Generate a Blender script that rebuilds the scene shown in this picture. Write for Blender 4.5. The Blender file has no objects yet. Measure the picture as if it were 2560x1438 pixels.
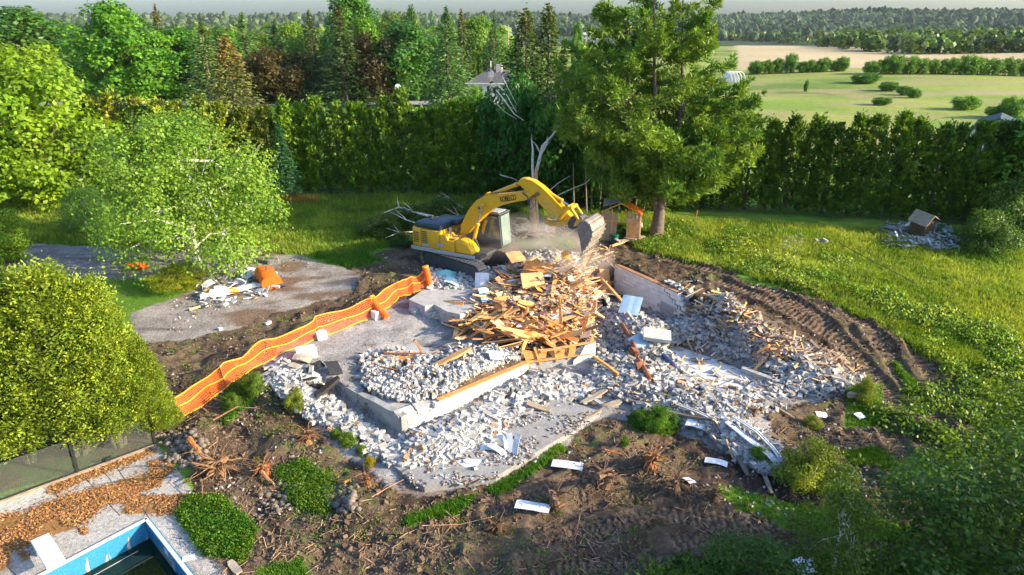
import bpy, bmesh, math, random
import numpy as np
from mathutils import Vector, Matrix

R = math.radians
rng = np.random.default_rng(7)
random.seed(7)
sc = bpy.context.scene
COL = sc.collection

# ------------------------------------------------------------------ camera
FPX, CX, CY, CAMH, PITCH = 1707.0, 1280.0, 719.0, 14.0, R(21.05)
cam = bpy.data.cameras.new("camera"); camo = bpy.data.objects.new("camera", cam); COL.objects.link(camo)
camo.location = (0, 0, CAMH); camo.rotation_euler = (R(90) - PITCH, 0, 0)
cam.lens = 24.0; cam.sensor_width = 36.0; cam.clip_start = 0.1; cam.clip_end = 20000
sc.camera = camo

# ------------------------------------------------------------------ sky, sun, exposure
SUN_ELEV, SUN_AZ = R(21), R(-12)            # direction to the sun: right of the camera, a little behind it
sun_dir = Vector((math.cos(SUN_AZ) * math.cos(SUN_ELEV), math.sin(SUN_AZ) * math.cos(SUN_ELEV), math.sin(SUN_ELEV)))
w = bpy.data.worlds.new("World"); sc.world = w; w.use_nodes = True
nt = w.node_tree; bg = nt.nodes["Background"]
sky = nt.nodes.new("ShaderNodeTexSky"); sky.sky_type = 'NISHITA'; sky.sun_disc = False
sky.sun_elevation = SUN_ELEV; sky.sun_rotation = R(90) - SUN_AZ
sky.air_density = 1.0; sky.dust_density = 2.5; sky.ozone_density = 2.0; sky.altitude = 0
wbal = nt.nodes.new('ShaderNodeVectorMath'); wbal.operation = 'MULTIPLY'; wbal.inputs[1].default_value = (.86, 1.0, 1.22)
nt.links.new(sky.outputs[0], wbal.inputs[0]); nt.links.new(wbal.outputs[0], bg.inputs[0]); bg.inputs[1].default_value = 0.125
sl = bpy.data.lights.new("sun", 'SUN'); sl.energy = 4.0; sl.angle = R(0.6); sl.color = (1.0, 0.82, 0.56)
slo = bpy.data.objects.new("sun", sl); COL.objects.link(slo)
slo.rotation_euler = sun_dir.to_track_quat('Z', 'Y').to_euler(); slo.location = (60, -20, 60)
sc.view_settings.view_transform = 'Standard'; sc.view_settings.look = 'None'
sc.view_settings.exposure = 1.52; sc.view_settings.gamma = 1.0; sc.view_settings.use_curve_mapping = False
sc.cycles.max_bounces = 6; sc.cycles.diffuse_bounces = 3; sc.cycles.transmission_bounces = 4
sc.cycles.transparent_max_bounces = 8; sc.cycles.volume_bounces = 1; sc.cycles.glossy_bounces = 2
sc.cycles.use_denoising = True

HAZE = 0.00004
# ------------------------------------------------------------------ maths helpers
cp, sp = math.cos(PITCH), math.sin(PITCH)
def ray(px, py):
    u = (CY - py) / FPX
    return np.array([(px - CX) / FPX, cp + u * sp, -sp + u * cp])
def at_Y(px, py, Y):
    """The point on the line of sight of a photo pixel at ground distance Y."""
    d = ray(px, py); t = Y / d[1]
    return Vector((d[0] * t, Y, CAMH + d[2] * t))
def at_z(px, py, z):
    d = ray(px, py); t = (z - CAMH) / d[2]
    return Vector((d[0] * t, d[1] * t, z))
def proj(x, y, z):
    dep = y * cp + (CAMH - z) * sp
    up = y * sp - (CAMH - z) * cp
    dep = np.maximum(dep, 0.5)
    return CX + FPX * x / dep, CY - FPX * up / dep
def S(a, b, x):
    t = np.clip((x - a) / (b - a), 0, 1)
    return t * t * (3 - 2 * t)
def _h(ix, iy, s):
    n = (ix.astype(np.int64) * 374761393 + iy.astype(np.int64) * 668265263 + s * 974711) & 0xffffffff
    n = ((n ^ (n >> 13)) * 1274126177) & 0xffffffff
    return ((n ^ (n >> 16)) & 0xffff) / 65535.0
def vn(x, y, s=0):
    x = np.asarray(x, float); y = np.asarray(y, float)
    ix = np.floor(x); iy = np.floor(y); fx = x - ix; fy = y - iy
    fx = fx * fx * (3 - 2 * fx); fy = fy * fy * (3 - 2 * fy)
    a = _h(ix, iy, s); b = _h(ix + 1, iy, s); c = _h(ix, iy + 1, s); d = _h(ix + 1, iy + 1, s)
    return (a + (b - a) * fx) * (1 - fy) + (c + (d - c) * fx) * fy
def fbm(x, y, s=0, o=4):
    r = 0; a = 0.5; k = 1.0
    for i in range(o):
        r = r + a * vn(np.asarray(x) * k, np.asarray(y) * k, s + i * 17); a *= .5; k *= 2.03
    return r / (1 - .5 ** o)
def inpoly(px, py, poly):
    px = np.asarray(px, float); py = np.asarray(py, float)
    ins = np.zeros(px.shape, bool); n = len(poly)
    for i in range(n):
        x1, y1 = poly[i]; x2, y2 = poly[(i + 1) % n]
        if y1 == y2: continue
        c = ((y1 > py) != (y2 > py)) & (px < (x2 - x1) * (py - y1) / (y2 - y1) + x1)
        ins ^= c
    return ins
def convex_in(x, y, poly, ws):
    """0..1 mask inside a convex polygon, fading in over the width given for each edge."""
    area = sum(poly[i][0] * poly[(i + 1) % len(poly)][1] - poly[(i + 1) % len(poly)][0] * poly[i][1] for i in range(len(poly)))
    sg = 1 if area > 0 else -1
    m = np.ones(np.shape(x))
    for i in range(len(poly)):
        x1, y1 = poly[i]; x2, y2 = poly[(i + 1) % len(poly)]
        L = math.hypot(x2 - x1, y2 - y1)
        d = sg * ((x2 - x1) * (y - y1) - (y2 - y1) * (x - x1)) / L
        m = np.minimum(m, np.clip(d / ws[i], 0, 1))
    return m

# ------------------------------------------------------------------ terrain
SLAB_Z = .85
K = at_z(1002, 1042, SLAB_Z); L_ = at_z(817, 943, SLAB_Z)
dKM = Vector((.745, .667, 0)).normalized()
M_ = K + dKM * 6.2
N_ = at_z(1482, 931, 0)
WA = at_z(1545, 727, 0); WB = at_z(1742, 825, 0)
_wd = (WB - WA).normalized()
hole = [tuple(WA.xy), tuple(WB.xy), tuple((WB + _wd * 6 + Vector((_wd.y, -_wd.x, 0)) * 1.1).xy), (9.5, 23.2), (3.5, 23.6), (3.0, 29.9), (3.4, 36.0)]
hole_w = [.12, .5, 1.2, .8, 1.0, 1.2, .3]
slab = [tuple(K.xy), tuple(M_.xy), (2.6, 29.2), (-3.6, 30.6), tuple(L_.xy)]
POOLC = at_z(365, 1303, .0); POOLL = at_z(110, 1438, 0); POOLR = at_z(470, 1438, 0)
pdl = (POOLL - POOLC).normalized(); pdr = (POOLR - POOLC).normalized()
pool = [tuple(POOLC.xy), tuple((POOLC + pdl * 9).xy), tuple((POOLC + pdl * 9 + pdr * 5).xy), tuple((POOLC + pdr * 5).xy)]

def base(x, y):
    Lf = .85 * S(21.3, 24.4, y) + 1.15 * S(27, 38, y)
    Rf = 1.55 * S(24.5, 32.5, y) + .45 * S(34, 42, y)
    wv = S(-1, 4, x)
    tk = (x - K.x) * dKM.x + (y - K.y) * dKM.y; fk = (x - K.x) * dKM.y - (y - K.y) * dKM.x
    wv = np.maximum(wv, S(-.4, .5, tk) * S(-.35, -.05, fk))
    z = Lf * (1 - wv) + Rf * wv
    far = S(60, 200, y)
    z = z + far * (fbm(x / 90, y / 90, 3, 3) - .5) * 3.0
    z = z - 10 * S(430, 700, y)
    ridge = fbm(x / 420, y / 420, 9, 4)
    z = z + S(800, 2400, y) * (26 + 34 * (ridge - .35)) + 14 * S(700, 1300, y) * S(500, 1300, x) + 12 * S(2400, 3600, y) * fbm(x / 700, y / 900, 5, 3)
    return z
bumps = []
def bump(px, py, amp, rx, ry, rot=0, zz=.8):
    p = at_z(px, py, zz + amp * .6); bumps.append((p.x, p.y, amp, rx, ry, R(rot)))
# wood pile
bump(1410, 720, .75, 2.6, 2.4, 20, 1.0); bump(1300, 800, .40, 2.8, 1.8, 0, 1.0); bump(1250, 690, .3, 1.6, .8, 0, 1.6)
# block heaps
bump(1790, 800, 1.0, 2.3, 1.1, -25, .5); bump(1900, 860, .75, 2.0, 1.0, -35, .2); bump(2040, 930, .45, 1.9, 1.0, -35, .3)
bump(1640, 850, 1.0, 1.3, 2.4, 25, 0); bump(1560, 920, .7, 1.8, 1.6, 0, 0); bump(1760, 1000, .45, 2.6, 1.0, -30, 0); bump(1540, 800, .9, 1.0, 1.6, 10, 0)
bump(1340, 960, .45, 1.8, .9, 35, 0); bump(1120, 1090, .35, 2.6, .9, 38, 0); bump(860, 1010, .35, 1.8, .8, -30, .3); bump(1860, 1090, .35, 2.2, .6, -40, 0)
bump(1100, 950, .30, 2.2, 1.1, 20, .8); bump(1200, 900, .35, 1.8, .8, 40, .8)
# earth mounds
bump(960, 690, .75, 1.8, .7, 0, 1.6); bump(1615, 1165, .55, .8, .5, -20, 0); bump(1500, 1215, .40, 1.2, .45, 10, 0); bump(1390, 1255, .35, 1.0, .4, 30, 0); bump(1560, 1300, .2, 1.6, .35, 10, 0); bump(1300, 1380, .25, 1.4, .4, -10, 0)
bump(1720, 1215, .45, 1.0, .6, 0, 0); bump(1160, 1400, .35, 2.6, .7, -20, 0); bump(560, 1180, .8, 1.5, .8, -50, 0); bump(760, 1180, .4, 1.6, .8, -40, 0)
bump(480, 1090, .7, .8, .9, 0, .1); bump(700, 1110, .5, 1.4, .8, -40, 0); bump(900, 1260, .35, 1.6, .8, -20, 0); bump(2330, 1035, .35, 1.2, .45, -50, .4)
bump(2200, 800, .25, 4.0, .5, -28, 1.4); bump(1950, 700, .25, 3.5, .45, -18, 1.6); bump(550, 1330, .35, 1.0, .9, 0, 0); bump(1950, 590, .35, 3.2, 1.2, 0, 2); bump(2100, 660, .3, 3.2, 1.2, -20, 2)
bump(1090, 700, .25, 1.2, .8, 0, 1.6); bump(1330, 640, .6, 1.6, .8, 0, 1.7)

def track_paths():
    """World polylines of the digger's track ruts, from photo positions on the bare earth."""
    P = []
    for pts in ([(1700, 660), (1860, 700), (2060, 770), (2220, 870), (2330, 990), (2380, 1060)],
                [(1660, 690), (1820, 730), (2000, 800), (2150, 880), (2250, 960), (2320, 1040)],
                [(1760, 780), (1900, 830), (2050, 880), (2160, 950), (2230, 1040), (2290, 1150)],
                [(1640, 650), (1800, 668), (1930, 690), (2080, 745), (2200, 800), (2330, 900), (2400, 1000)],
                [(1790, 745), (1950, 800), (2090, 850), (2190, 920), (2270, 1010)],
                [(2060, 1180), (2160, 1160), (2260, 1180), (2360, 1240)],
                [(1240, 1240), (1400, 1180), (1560, 1110), (1700, 1060)],
                [(1380, 1330), (1520, 1280), (1680, 1250), (1860, 1260)],
                [(1330, 1400), (1500, 1370), (1760, 1300), (1960, 1260)],
                [(1850, 1010), (1960, 980), (2060, 960)],
                [(600, 800), (760, 770), (900, 740)],
                [(2050, 1240), (2150, 1290), (2300, 1330)]):
        P.append([at_z(a, b, .6) for a, b in pts])
    return P
TRK = track_paths()
def track_coord(x, y):
    best = np.full(x.shape, 1e9); ph = np.zeros(x.shape); sd = np.zeros(x.shape)
    for pl in TRK:
        s0 = 0.0
        for a, b in zip(pl[:-1], pl[1:]):
            dx, dy = b.x - a.x, b.y - a.y; L = math.hypot(dx, dy)
            t = np.clip(((x - a.x) * dx + (y - a.y) * dy) / (L * L), 0, 1)
            d = np.hypot(x - a.x - t * dx, y - a.y - t * dy)
            m = d < best
            best = np.where(m, d, best); ph = np.where(m, s0 + t * L, ph)
            s0 += L
    return best, ph

dirt_polys = [
    [(360, 850), (440, 790), (700, 770), (880, 650), (1040, 600), (1300, 555), (1540, 590), (1640, 640), (1800, 675), (2030, 745), (2250, 840), (2400, 940), (2480, 1060), (2460, 1150), (2280, 1120), (2200, 1200), (2340, 1260), (2450, 1330), (2330, 1400), (2050, 1430), (1900, 1500), (1500, 1500), (520, 1500), (440, 1300), (480, 1180), (400, 1090), (380, 950)],
]
grass_polys = [
    [(1215, 1225), (1320, 1170), (1400, 1105), (1418, 1125), (1330, 1190), (1250, 1240)],
    [(1790, 1222), (1880, 1228), (1960, 1258), (2100, 1262), (2200, 1285), (2340, 1335), (2270, 1362), (2150, 1340), (2020, 1345), (1930, 1300), (1850, 1280)],
    [(440, 1290), (470, 1245), (560, 1245), (650, 1330), (620, 1400), (520, 1390)],
    [(690, 1180), (760, 1150), (840, 1210), (820, 1290), (740, 1270)],
    [(1570, 1040), (1650, 1040), (1710, 1075), (1660, 1090), (1580, 1070)],
    [(2100, 1130), (2180, 1110), (2260, 1150), (2230, 1180), (2130, 1160)],
    [(2110, 960), (2200, 960), (2210, 1060), (2120, 1070)],
    [(780, 640), (900, 620), (960, 650), (880, 670)],
    [(2230, 900), (2290, 960), (2330, 1010), (2260, 980)],
    [(560, 980), (640, 930), (640, 1000), (560, 1060)],
    [(640, 1438), (660, 1410), (760, 1400), (800, 1500), (640, 1500)],
    [(1010, 1290), (1200, 1230), (1150, 1290), (1020, 1310)],
    [(1290, 600), (1420, 590), (1440, 620), (1300, 625)],
]
drive_poly = [(-200, 612), (260, 612), (640, 615), (740, 640), (905, 685), (880, 735), (720, 775), (560, 830), (340, 870), (330, 790), (470, 730), (500, 690), (300, 700), (-200, 670)]
patio_poly = [(660, 905), (740, 840), (900, 790), (1010, 750), (1230, 690), (1290, 790), (1230, 880), (1060, 900), (900, 990), (800, 945), (700, 915)]
dust_polys = [
    [(650, 900), (800, 900), (900, 1000), (1010, 1060), (1300, 930), (1500, 850), (1480, 730), (1700, 780), (1900, 810), (2160, 940), (2100, 990), (1920, 1030), (2000, 1200), (1700, 1080), (1500, 1040), (1420, 1110), (1190, 1220), (1050, 1250), (930, 1190), (770, 1060)],
]
deck_poly = [(-300, 1330), (0, 1250), (385, 1112), (420, 1150), (478, 1225), (452, 1300), (560, 1438), (620, 1520), (-300, 1520)]
mulch_polys = [[(-60, 1300), (60, 1280), (150, 1240), (260, 1215), (330, 1200), (420, 1160), (440, 1170), (400, 1215), (330, 1240), (260, 1270), (200, 1320), (130, 1340), (60, 1370), (-60, 1400)], [(110, 1210), (380, 1110), (390, 1130), (260, 1185), (120, 1235)], [(250, 1215), (340, 1225), (350, 1262), (290, 1262)], [(340, 1245), (470, 1235), (455, 1290), (370, 1290), (300, 1285)], [(45, 1380), (75, 1380), (75, 1405), (50, 1405)], [(-60, 1370), (20, 1360), (25, 1420), (-60, 1438)], [(370, 1155), (440, 1150), (440, 1175), (380, 1185)], [(200, 1322), (222, 1322), (222, 1335), (202, 1338)]]
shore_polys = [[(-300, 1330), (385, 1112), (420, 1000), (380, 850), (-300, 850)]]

def zone(px, py, polys, x, y, warp=22):
    k = np.clip((py - 60) / 900, .08, 1.2)
    wx = (fbm(x * .55, y * .55, 21) - .5) * warp * 2 * k + (fbm(x * 2.5, y * 2.5, 22, 2) - .5) * warp * k
    wy = (fbm(x * .55, y * .55, 31) - .5) * warp * 1.4 * k + (fbm(x * 2.5, y * 2.5, 32, 2) - .5) * warp * k
    m = np.zeros(px.shape, bool)
    for p in polys: m |= inpoly(px + wx, py + wy, p)
    return m

def T0(x, y):
    z = base(x, y)
    for bx, by, a, rx, ry, ro in bumps:
        c, s = math.cos(ro), math.sin(ro)
        u = ((x - bx) * c + (y - by) * s) / rx; v = (-(x - bx) * s + (y - by) * c) / ry
        z = z + a * np.exp(-(u * u + v * v) * .9)
    return z
flat_slab = [tuple(at_z(a, b, .1).xy) for a, b in ((1600, 880), (1690, 850), (1930, 945), (1800, 1000))]
def outside_KL(x, y):
    # 1 on the camera's side of the line K-L
    c = (L_.x - K.x) * (y - K.y) - (L_.y - K.y) * (x - K.x); c0 = (L_.x - K.x) * (0 - K.y) - (L_.y - K.y) * (0 - K.x)
    return (np.sign(c) == np.sign(c0)).astype(float)
def T(x, y):
    x = np.asarray(x, float); y = np.asarray(y, float)
    b = base(x, y); add = T0(x, y) - b
    mh = convex_in(x, y, hole, hole_w)
    b = b * (1 - mh)
    ms = convex_in(x, y, slab, [.3, .3, .5, .8, .3])
    b = np.where(ms > 0, b * (1 - ms) + np.minimum(b, .72) * ms, b)
    mp = convex_in(x, y, pool, [.01] * 4)
    add = add * (1 - convex_in(x, y, flat_slab, [.5] * 4))
    tw_ = ((x - WA.x) * _wd.x + (y - WA.y) * _wd.y) / (WB - WA).length; dw_ = (x - WA.x) * _wd.y - (y - WA.y) * _wd.x
    add = np.where((dw_ > 0) & (tw_ > -.05) & (tw_ < 1.3), add * (S(.6, 2.6, dw_) * S(1.1, .75, tw_) + S(.75, 1.1, tw_)), add)
    z = b + add
    # the bank dug away in front of the concrete wall
    dx, dy = L_.x - K.x, L_.y - K.y; LL = math.hypot(dx, dy); t = ((x - K.x) * dx + (y - K.y) * dy) / LL ** 2
    n_ = ((x - K.x) * dy - (y - K.y) * dx) / LL * (1 if dy * -1 + 0 * dx < 0 else -1)
    hcap = .02 + .62 * np.clip(t, 0, 1) ** 1.6; inm = S(-.3, -.05, t) * S(1.15, .95, t) * S(2.2, .6, np.abs(n_)) * (outside_KL(x, y))
    z = np.where(inm > 0, z * (1 - inm) + np.minimum(z, hcap) * inm, z)
    # flat deck
    dm = S(21.0, 19.5, y) * S(-3.5, -5.5, x + (20 - y) * .30)
    z = z * (1 - dm)
    z = np.where(mp > 0, -1.6, z)
    return z
def Tf(x, y): return float(T(np.array([float(x)]), np.array([float(y)]))[0])
def P(px, py, dz=0.0):
    """World point of a photo pixel on the terrain."""
    z = 1.0
    for i in range(10):
        p = at_z(px, py, z + dz); z = .5 * z + .5 * Tf(p.x, p.y)
    p = at_z(px, py, z + dz)
    return Vector((p.x, p.y, Tf(p.x, p.y) + dz))
def Pv(px, py):
    px = np.asarray(px, float); py = np.asarray(py, float)
    u = (CY - py) / FPX; dx = (px - CX) / FPX; dy = cp + u * sp; dz = -sp + u * cp
    z = np.full(px.shape, 1.0)
    for i in range(8):
        t = (z - CAMH) / dz; z = .5 * z + .5 * T(dx * t, dy * t)
    t = (z - CAMH) / dz
    x, y = dx * t, dy * t
    return x, y, T(x, y)

# ------------------------------------------------------------------ materials
MATS = {}
def nodes_mat(name):
    m = bpy.data.materials.new(name); m.use_nodes = True
    nt = m.node_tree; return m, nt, nt.nodes["Principled BSDF"]
def mat(name, col, rough=.8, var=.25, scale=6.0, bump=.15, metal=0.0, tint=False, attr=None, spec=.3, dirt=None, coord='Object'):
    """Principled material with noise variation in value, fine bump and optional dirt blotches."""
    if name in MATS: return MATS[name]
    m, nt, b = nodes_mat(name); N = nt.nodes; Lk = nt.links
    tc = N.new("ShaderNodeTexCoord")
    n1 = N.new("ShaderNodeTexNoise"); n1.inputs["Scale"].default_value = scale; n1.inputs["Detail"].default_value = 6; n1.inputs["Roughness"].default_value = .65
    Lk.new(tc.outputs[coord], n1.inputs["Vector"])
    mr = N.new("ShaderNodeMapRange"); mr.inputs[1].default_value = .3; mr.inputs[2].default_value = .7
    mr.inputs[3].default_value = 1 - var; mr.inputs[4].default_value = 1 + var
    Lk.new(n1.outputs[0], mr.inputs[0])
    mul = N.new("ShaderNodeVectorMath"); mul.operation = 'SCALE'
    if attr:
        a = N.new("ShaderNodeAttribute"); a.attribute_name = attr; src = a.outputs["Color"]
    else:
        rgb = N.new("ShaderNodeRGB"); rgb.outputs[0].default_value = (*col, 1); src = rgb.outputs[0]
    if tint:
        oi = N.new("ShaderNodeObjectInfo"); mx = N.new("ShaderNodeVectorMath"); mx.operation = 'MULTIPLY'
        Lk.new(src, mx.inputs[0]); Lk.new(oi.outputs["Color"], mx.inputs[1]); src = mx.outputs[0]
    Lk.new(src, mul.inputs[0]); Lk.new(mr.outputs[0], mul.inputs["Scale"])
    out = mul.outputs[0]
    if dirt:
        n2 = N.new("ShaderNodeTexNoise"); n2.inputs["Scale"].default_value = scale * .45; n2.inputs["Detail"].default_value = 8; n2.inputs["Roughness"].default_value = .75
        Lk.new(tc.outputs[coord], n2.inputs["Vector"])
        r2 = N.new("ShaderNodeMapRange"); r2.inputs[1].default_value = dirt[1]; r2.inputs[2].default_value = dirt[1] + .12; Lk.new(n2.outputs[0], r2.inputs[0])
        mm = N.new("ShaderNodeMix"); mm.data_type = 'RGBA'; Lk.new(r2.outputs[0], mm.inputs[0]); Lk.new(out, mm.inputs[6]); mm.inputs[7].default_value = (*dirt[0], 1); out = mm.outputs[2]
    Lk.new(out, b.inputs["Base Color"])
    b.inputs["Roughness"].default_value = rough; b.inputs["Metallic"].default_value = metal
    b.inputs["Specular IOR Level"].default_value = spec
    if bump:
        bp = N.new("ShaderNodeBump"); bp.inputs["Strength"].default_value = bump; bp.inputs["Distance"].default_value = .03
        n3 = N.new("ShaderNodeTexNoise"); n3.inputs["Scale"].default_value = scale * 5; n3.inputs["Detail"].default_value = 4
        Lk.new(tc.outputs[coord], n3.inputs["Vector"]); Lk.new(n3.outputs[0], bp.inputs["Height"]); Lk.new(bp.outputs[0], b.inputs["Normal"])
    MATS[name] = m; return m
def foliage_mat(name, trans=.35, gloss=.5):
    if name in MATS: return MATS[name]
    m, nt, b = nodes_mat(name); N = nt.nodes; Lk = nt.links
    a = N.new("ShaderNodeAttribute"); a.attribute_name = "col"
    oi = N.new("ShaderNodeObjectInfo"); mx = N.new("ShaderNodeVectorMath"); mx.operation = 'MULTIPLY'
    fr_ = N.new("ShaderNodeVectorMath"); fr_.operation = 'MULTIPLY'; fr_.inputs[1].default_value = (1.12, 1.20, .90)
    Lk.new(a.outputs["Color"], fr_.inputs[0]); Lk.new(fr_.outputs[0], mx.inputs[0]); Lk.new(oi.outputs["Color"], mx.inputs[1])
    b.inputs["Roughness"].default_value = gloss; b.inputs["Specular IOR Level"].default_value = .25
    Lk.new(mx.outputs[0], b.inputs["Base Color"])
    t = N.new("ShaderNodeBsdfTranslucent")
    tm = N.new("ShaderNodeVectorMath"); tm.operation = 'MULTIPLY'; Lk.new(mx.outputs[0], tm.inputs[0]); tm.inputs[1].default_value = (1.7, 1.5, .5)
    Lk.new(tm.outputs[0], t.inputs[0])
    ms = N.new("ShaderNodeMixShader"); ms.inputs[0].default_value = trans
    Lk.new(b.outputs[0], ms.inputs[1]); Lk.new(t.outputs[0], ms.inputs[2])
    Lk.new(ms.outputs[0], N["Material Output"].inputs["Surface"])
    MATS[name] = m; return m

# ------------------------------------------------------------------ object helpers
def tag(o, label=None, cat=None, group=None, kind=None):
    if label: o["label"] = label
    if cat: o["category"] = cat
    if group: o["group"] = group
    if kind: o["kind"] = kind
    return o
def empty(name, loc=(0, 0, 0), rz=0, label=None, cat=None, group=None):
    o = bpy.data.objects.new(name, None); COL.objects.link(o); o.location = loc; o.rotation_euler = (0, 0, rz); o.empty_display_size = .2
    return tag(o, label, cat, group)
def link(name, me, parent=None, loc=(0, 0, 0), rot=(0, 0, 0), scale=(1, 1, 1), color=None):
    o = bpy.data.objects.new(name, me); COL.objects.link(o); o.parent = parent
    o.location = loc; o.rotation_euler = rot; o.scale = scale
    if color is not None: o.color = (*color, 1)
    return o
def np_mesh(name, V, Fq=None, Ft=None, m=None, colors=None, smooth=False):
    """Mesh from arrays: V (n,3), quads (k,4) and/or triangles (k,3); colors per vertex (n,3)."""
    me = bpy.data.meshes.new(name)
    V = np.asarray(V, np.float32)
    nq = 0 if Fq is None else len(Fq); ntr = 0 if Ft is None else len(Ft)
    idx = []
    if nq: idx.append(np.asarray(Fq, np.int32).ravel())
    if ntr: idx.append(np.asarray(Ft, np.int32).ravel())
    idx = np.concatenate(idx)
    me.vertices.add(len(V)); me.vertices.foreach_set("co", V.ravel())
    me.loops.add(len(idx)); me.loops.foreach_set("vertex_index", idx)
    st = np.concatenate([np.arange(nq) * 4, nq * 4 + np.arange(ntr) * 3]).astype(np.int32)
    me.polygons.add(nq + ntr); me.polygons.foreach_set("loop_start", st)
    me.polygons.foreach_set("use_smooth", np.full(nq + ntr, bool(smooth)))
    if colors is not None:
        ca = me.color_attributes.new("col", 'FLOAT_COLOR', 'POINT')
        c = np.ones((len(V), 4), np.float32); c[:, :3] = colors; ca.data.foreach_set("color", c.ravel())
    me.update(calc_edges=True); me.validate()
    if m: me.materials.append(m)
    return me
def rotm(rx, ry, rz):
    return np.array(Matrix.Rotation(rz, 3, 'Z') @ Matrix.Rotation(ry, 3, 'Y') @ Matrix.Rotation(rx, 3, 'X'))
class MB:
    def __init__(s): s.v = []; s.f = []
    def add(s, vs, fs):
        o = len(s.v); s.v += [tuple(v) for v in vs]; s.f += [tuple(i + o for i in f) for f in fs]; return s
    def box(s, c, d, rot=(0, 0, 0), jit=0, taper=1):
        x, y, z = d[0] / 2, d[1] / 2, d[2] / 2
        vs = [Vector((a * x * (taper if e > 0 else 1), b * y * (taper if e > 0 else 1), e * z)) for e in (-1, 1) for a, b in ((-1, -1), (1, -1), (1, 1), (-1, 1))]
        M = Matrix.Rotation(rot[2], 3, 'Z') @ Matrix.Rotation(rot[1], 3, 'Y') @ Matrix.Rotation(rot[0], 3, 'X')
        vs = [M @ v + Vector(c) + Vector([random.uniform(-jit, jit) for _ in range(3)]) for v in vs]
        return s.add(vs, [(3, 2, 1, 0), (4, 5, 6, 7), (0, 1, 5, 4), (1, 2, 6, 5), (2, 3, 7, 6), (3, 0, 4, 7)])
    def tube(s, pts, rad, n=8, cap=True):
        pts = [Vector(p) for p in pts]; k = len(pts)
        if not hasattr(rad, '__len__'): rad = [rad] * k
        o = len(s.v); prev = None
        for i, p in enumerate(pts):
            d = (pts[min(i + 1, k - 1)] - pts[max(i - 1, 0)]).normalized()
            if prev is None: a = d.orthogonal().normalized()
            else:
                a = prev - d * prev.dot(d)
                a = a.normalized() if a.length > 1e-6 else d.orthogonal().normalized()
            prev = a; b = d.cross(a)
            for j in range(n):
                t = 2 * math.pi * j / n; s.v.append(tuple(p + (a * math.cos(t) + b * math.sin(t)) * rad[i]))
        for i in range(k - 1):
            for j in range(n):
                a0 = o + i * n + j; a1 = o + i * n + (j + 1) % n
                s.f.append((a0, a1, a1 + n, a0 + n))
        if cap:
            s.f.append(tuple(o + j for j in range(n - 1, -1, -1))); s.f.append(tuple(o + (k - 1) * n + j for j in range(n)))
        return s
    def prism(s, outline, y0, y1, axis='y'):
        """outline of (a, b) extruded between y0 and y1; axis y: (a, y, b), axis z: (a, b, y)."""
        n = len(outline); o = len(s.v)
        ar = sum(outline[i][0] * outline[(i + 1) % n][1] - outline[(i + 1) % n][0] * outline[i][1] for i in range(n))
        if ar < 0: outline = outline[::-1]
        f = (lambda a, b, y: (a, y, b)) if axis == 'y' else (lambda a, b, y: (a, b, y))
        for y in (y0, y1):
            for a, b in outline: s.v.append(f(a, b, y))
        fl = axis != 'y'
        A = tuple(range(o, o + n)); B = tuple(range(o + n, o + 2 * n))
        s.f.append(A[::-1] if fl else A); s.f.append(B if fl else B[::-1])
        for i in range(n):
            j = (i + 1) % n
            q = (o + i, o + j, o + n + j, o + n + i); s.f.append(q if fl else q[::-1])
        return s
    def mesh(s, name, m=None, smooth=False, bevel=0, seg=2):
        me = bpy.data.meshes.new(name); me.from_pydata(s.v, [], s.f); me.update()
        if bevel:
            bm = bmesh.new(); bm.from_mesh(me); bmesh.ops.recalc_face_normals(bm, faces=bm.faces)
            bmesh.ops.bevel(bm, geom=[e for e in bm.edges if e.calc_face_angle(0) > .5], offset=bevel, segments=seg, affect='EDGES', profile=.5, clamp_overlap=True)
            bm.to_mesh(me); bm.free()
        if smooth:
            for p in me.polygons: p.use_smooth = True
            try: me.set_sharp_from_angle(angle=R(40))
            except Exception: pass
        if m: me.materials.append(m)
        return me
    def build(s, name, m=None, parent=None, smooth=False, bevel=0, seg=2, **kw):
        return link(name, s.mesh(name, m, smooth, bevel, seg), parent, **kw)

# ------------------------------------------------------------------ ground sheet



def axis(lo, hi, step, outlo, outhi, g=1.035):
    core = list(np.arange(lo, hi + 1e-6, step)); up = []; s = step; v = core[-1]
    while v < outhi: s *= g; v += s; up.append(v)
    dn = []; s = step; v = core[0]
    while v > outlo: s *= g; v -= s; dn.append(v)
    return np.array(dn[::-1] + core + up)
gx = axis(-16, 19, .10, -3800, 4200, 1.045); gy = axis(13.0, 40.5, .10, -60, 5200, 1.03)
GX, GY = np.meshgrid(gx, gy); X, Y = GX.ravel(), GY.ravel()
Z = T(X, Y)
PX, PY = proj(X, Y, Z)
m_dirt = zone(PX, PY, dirt_polys, X, Y) & (Y < 60)
m_grass = zone(PX, PY, grass_polys, X, Y, 14) & (Y < 60)
m_drive = zone(PX, PY, [drive_poly], X, Y, 12) & (Y < 60)
m_patio = zone(PX, PY, [patio_poly], X, Y, 10) & (Y < 60)
m_dust = zone(PX, PY, dust_polys, X, Y, 16) & (Y < 60)
m_deck = inpoly(PX, PY, deck_poly) & (Y < 22)
m_dirt &= ~m_deck
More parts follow.
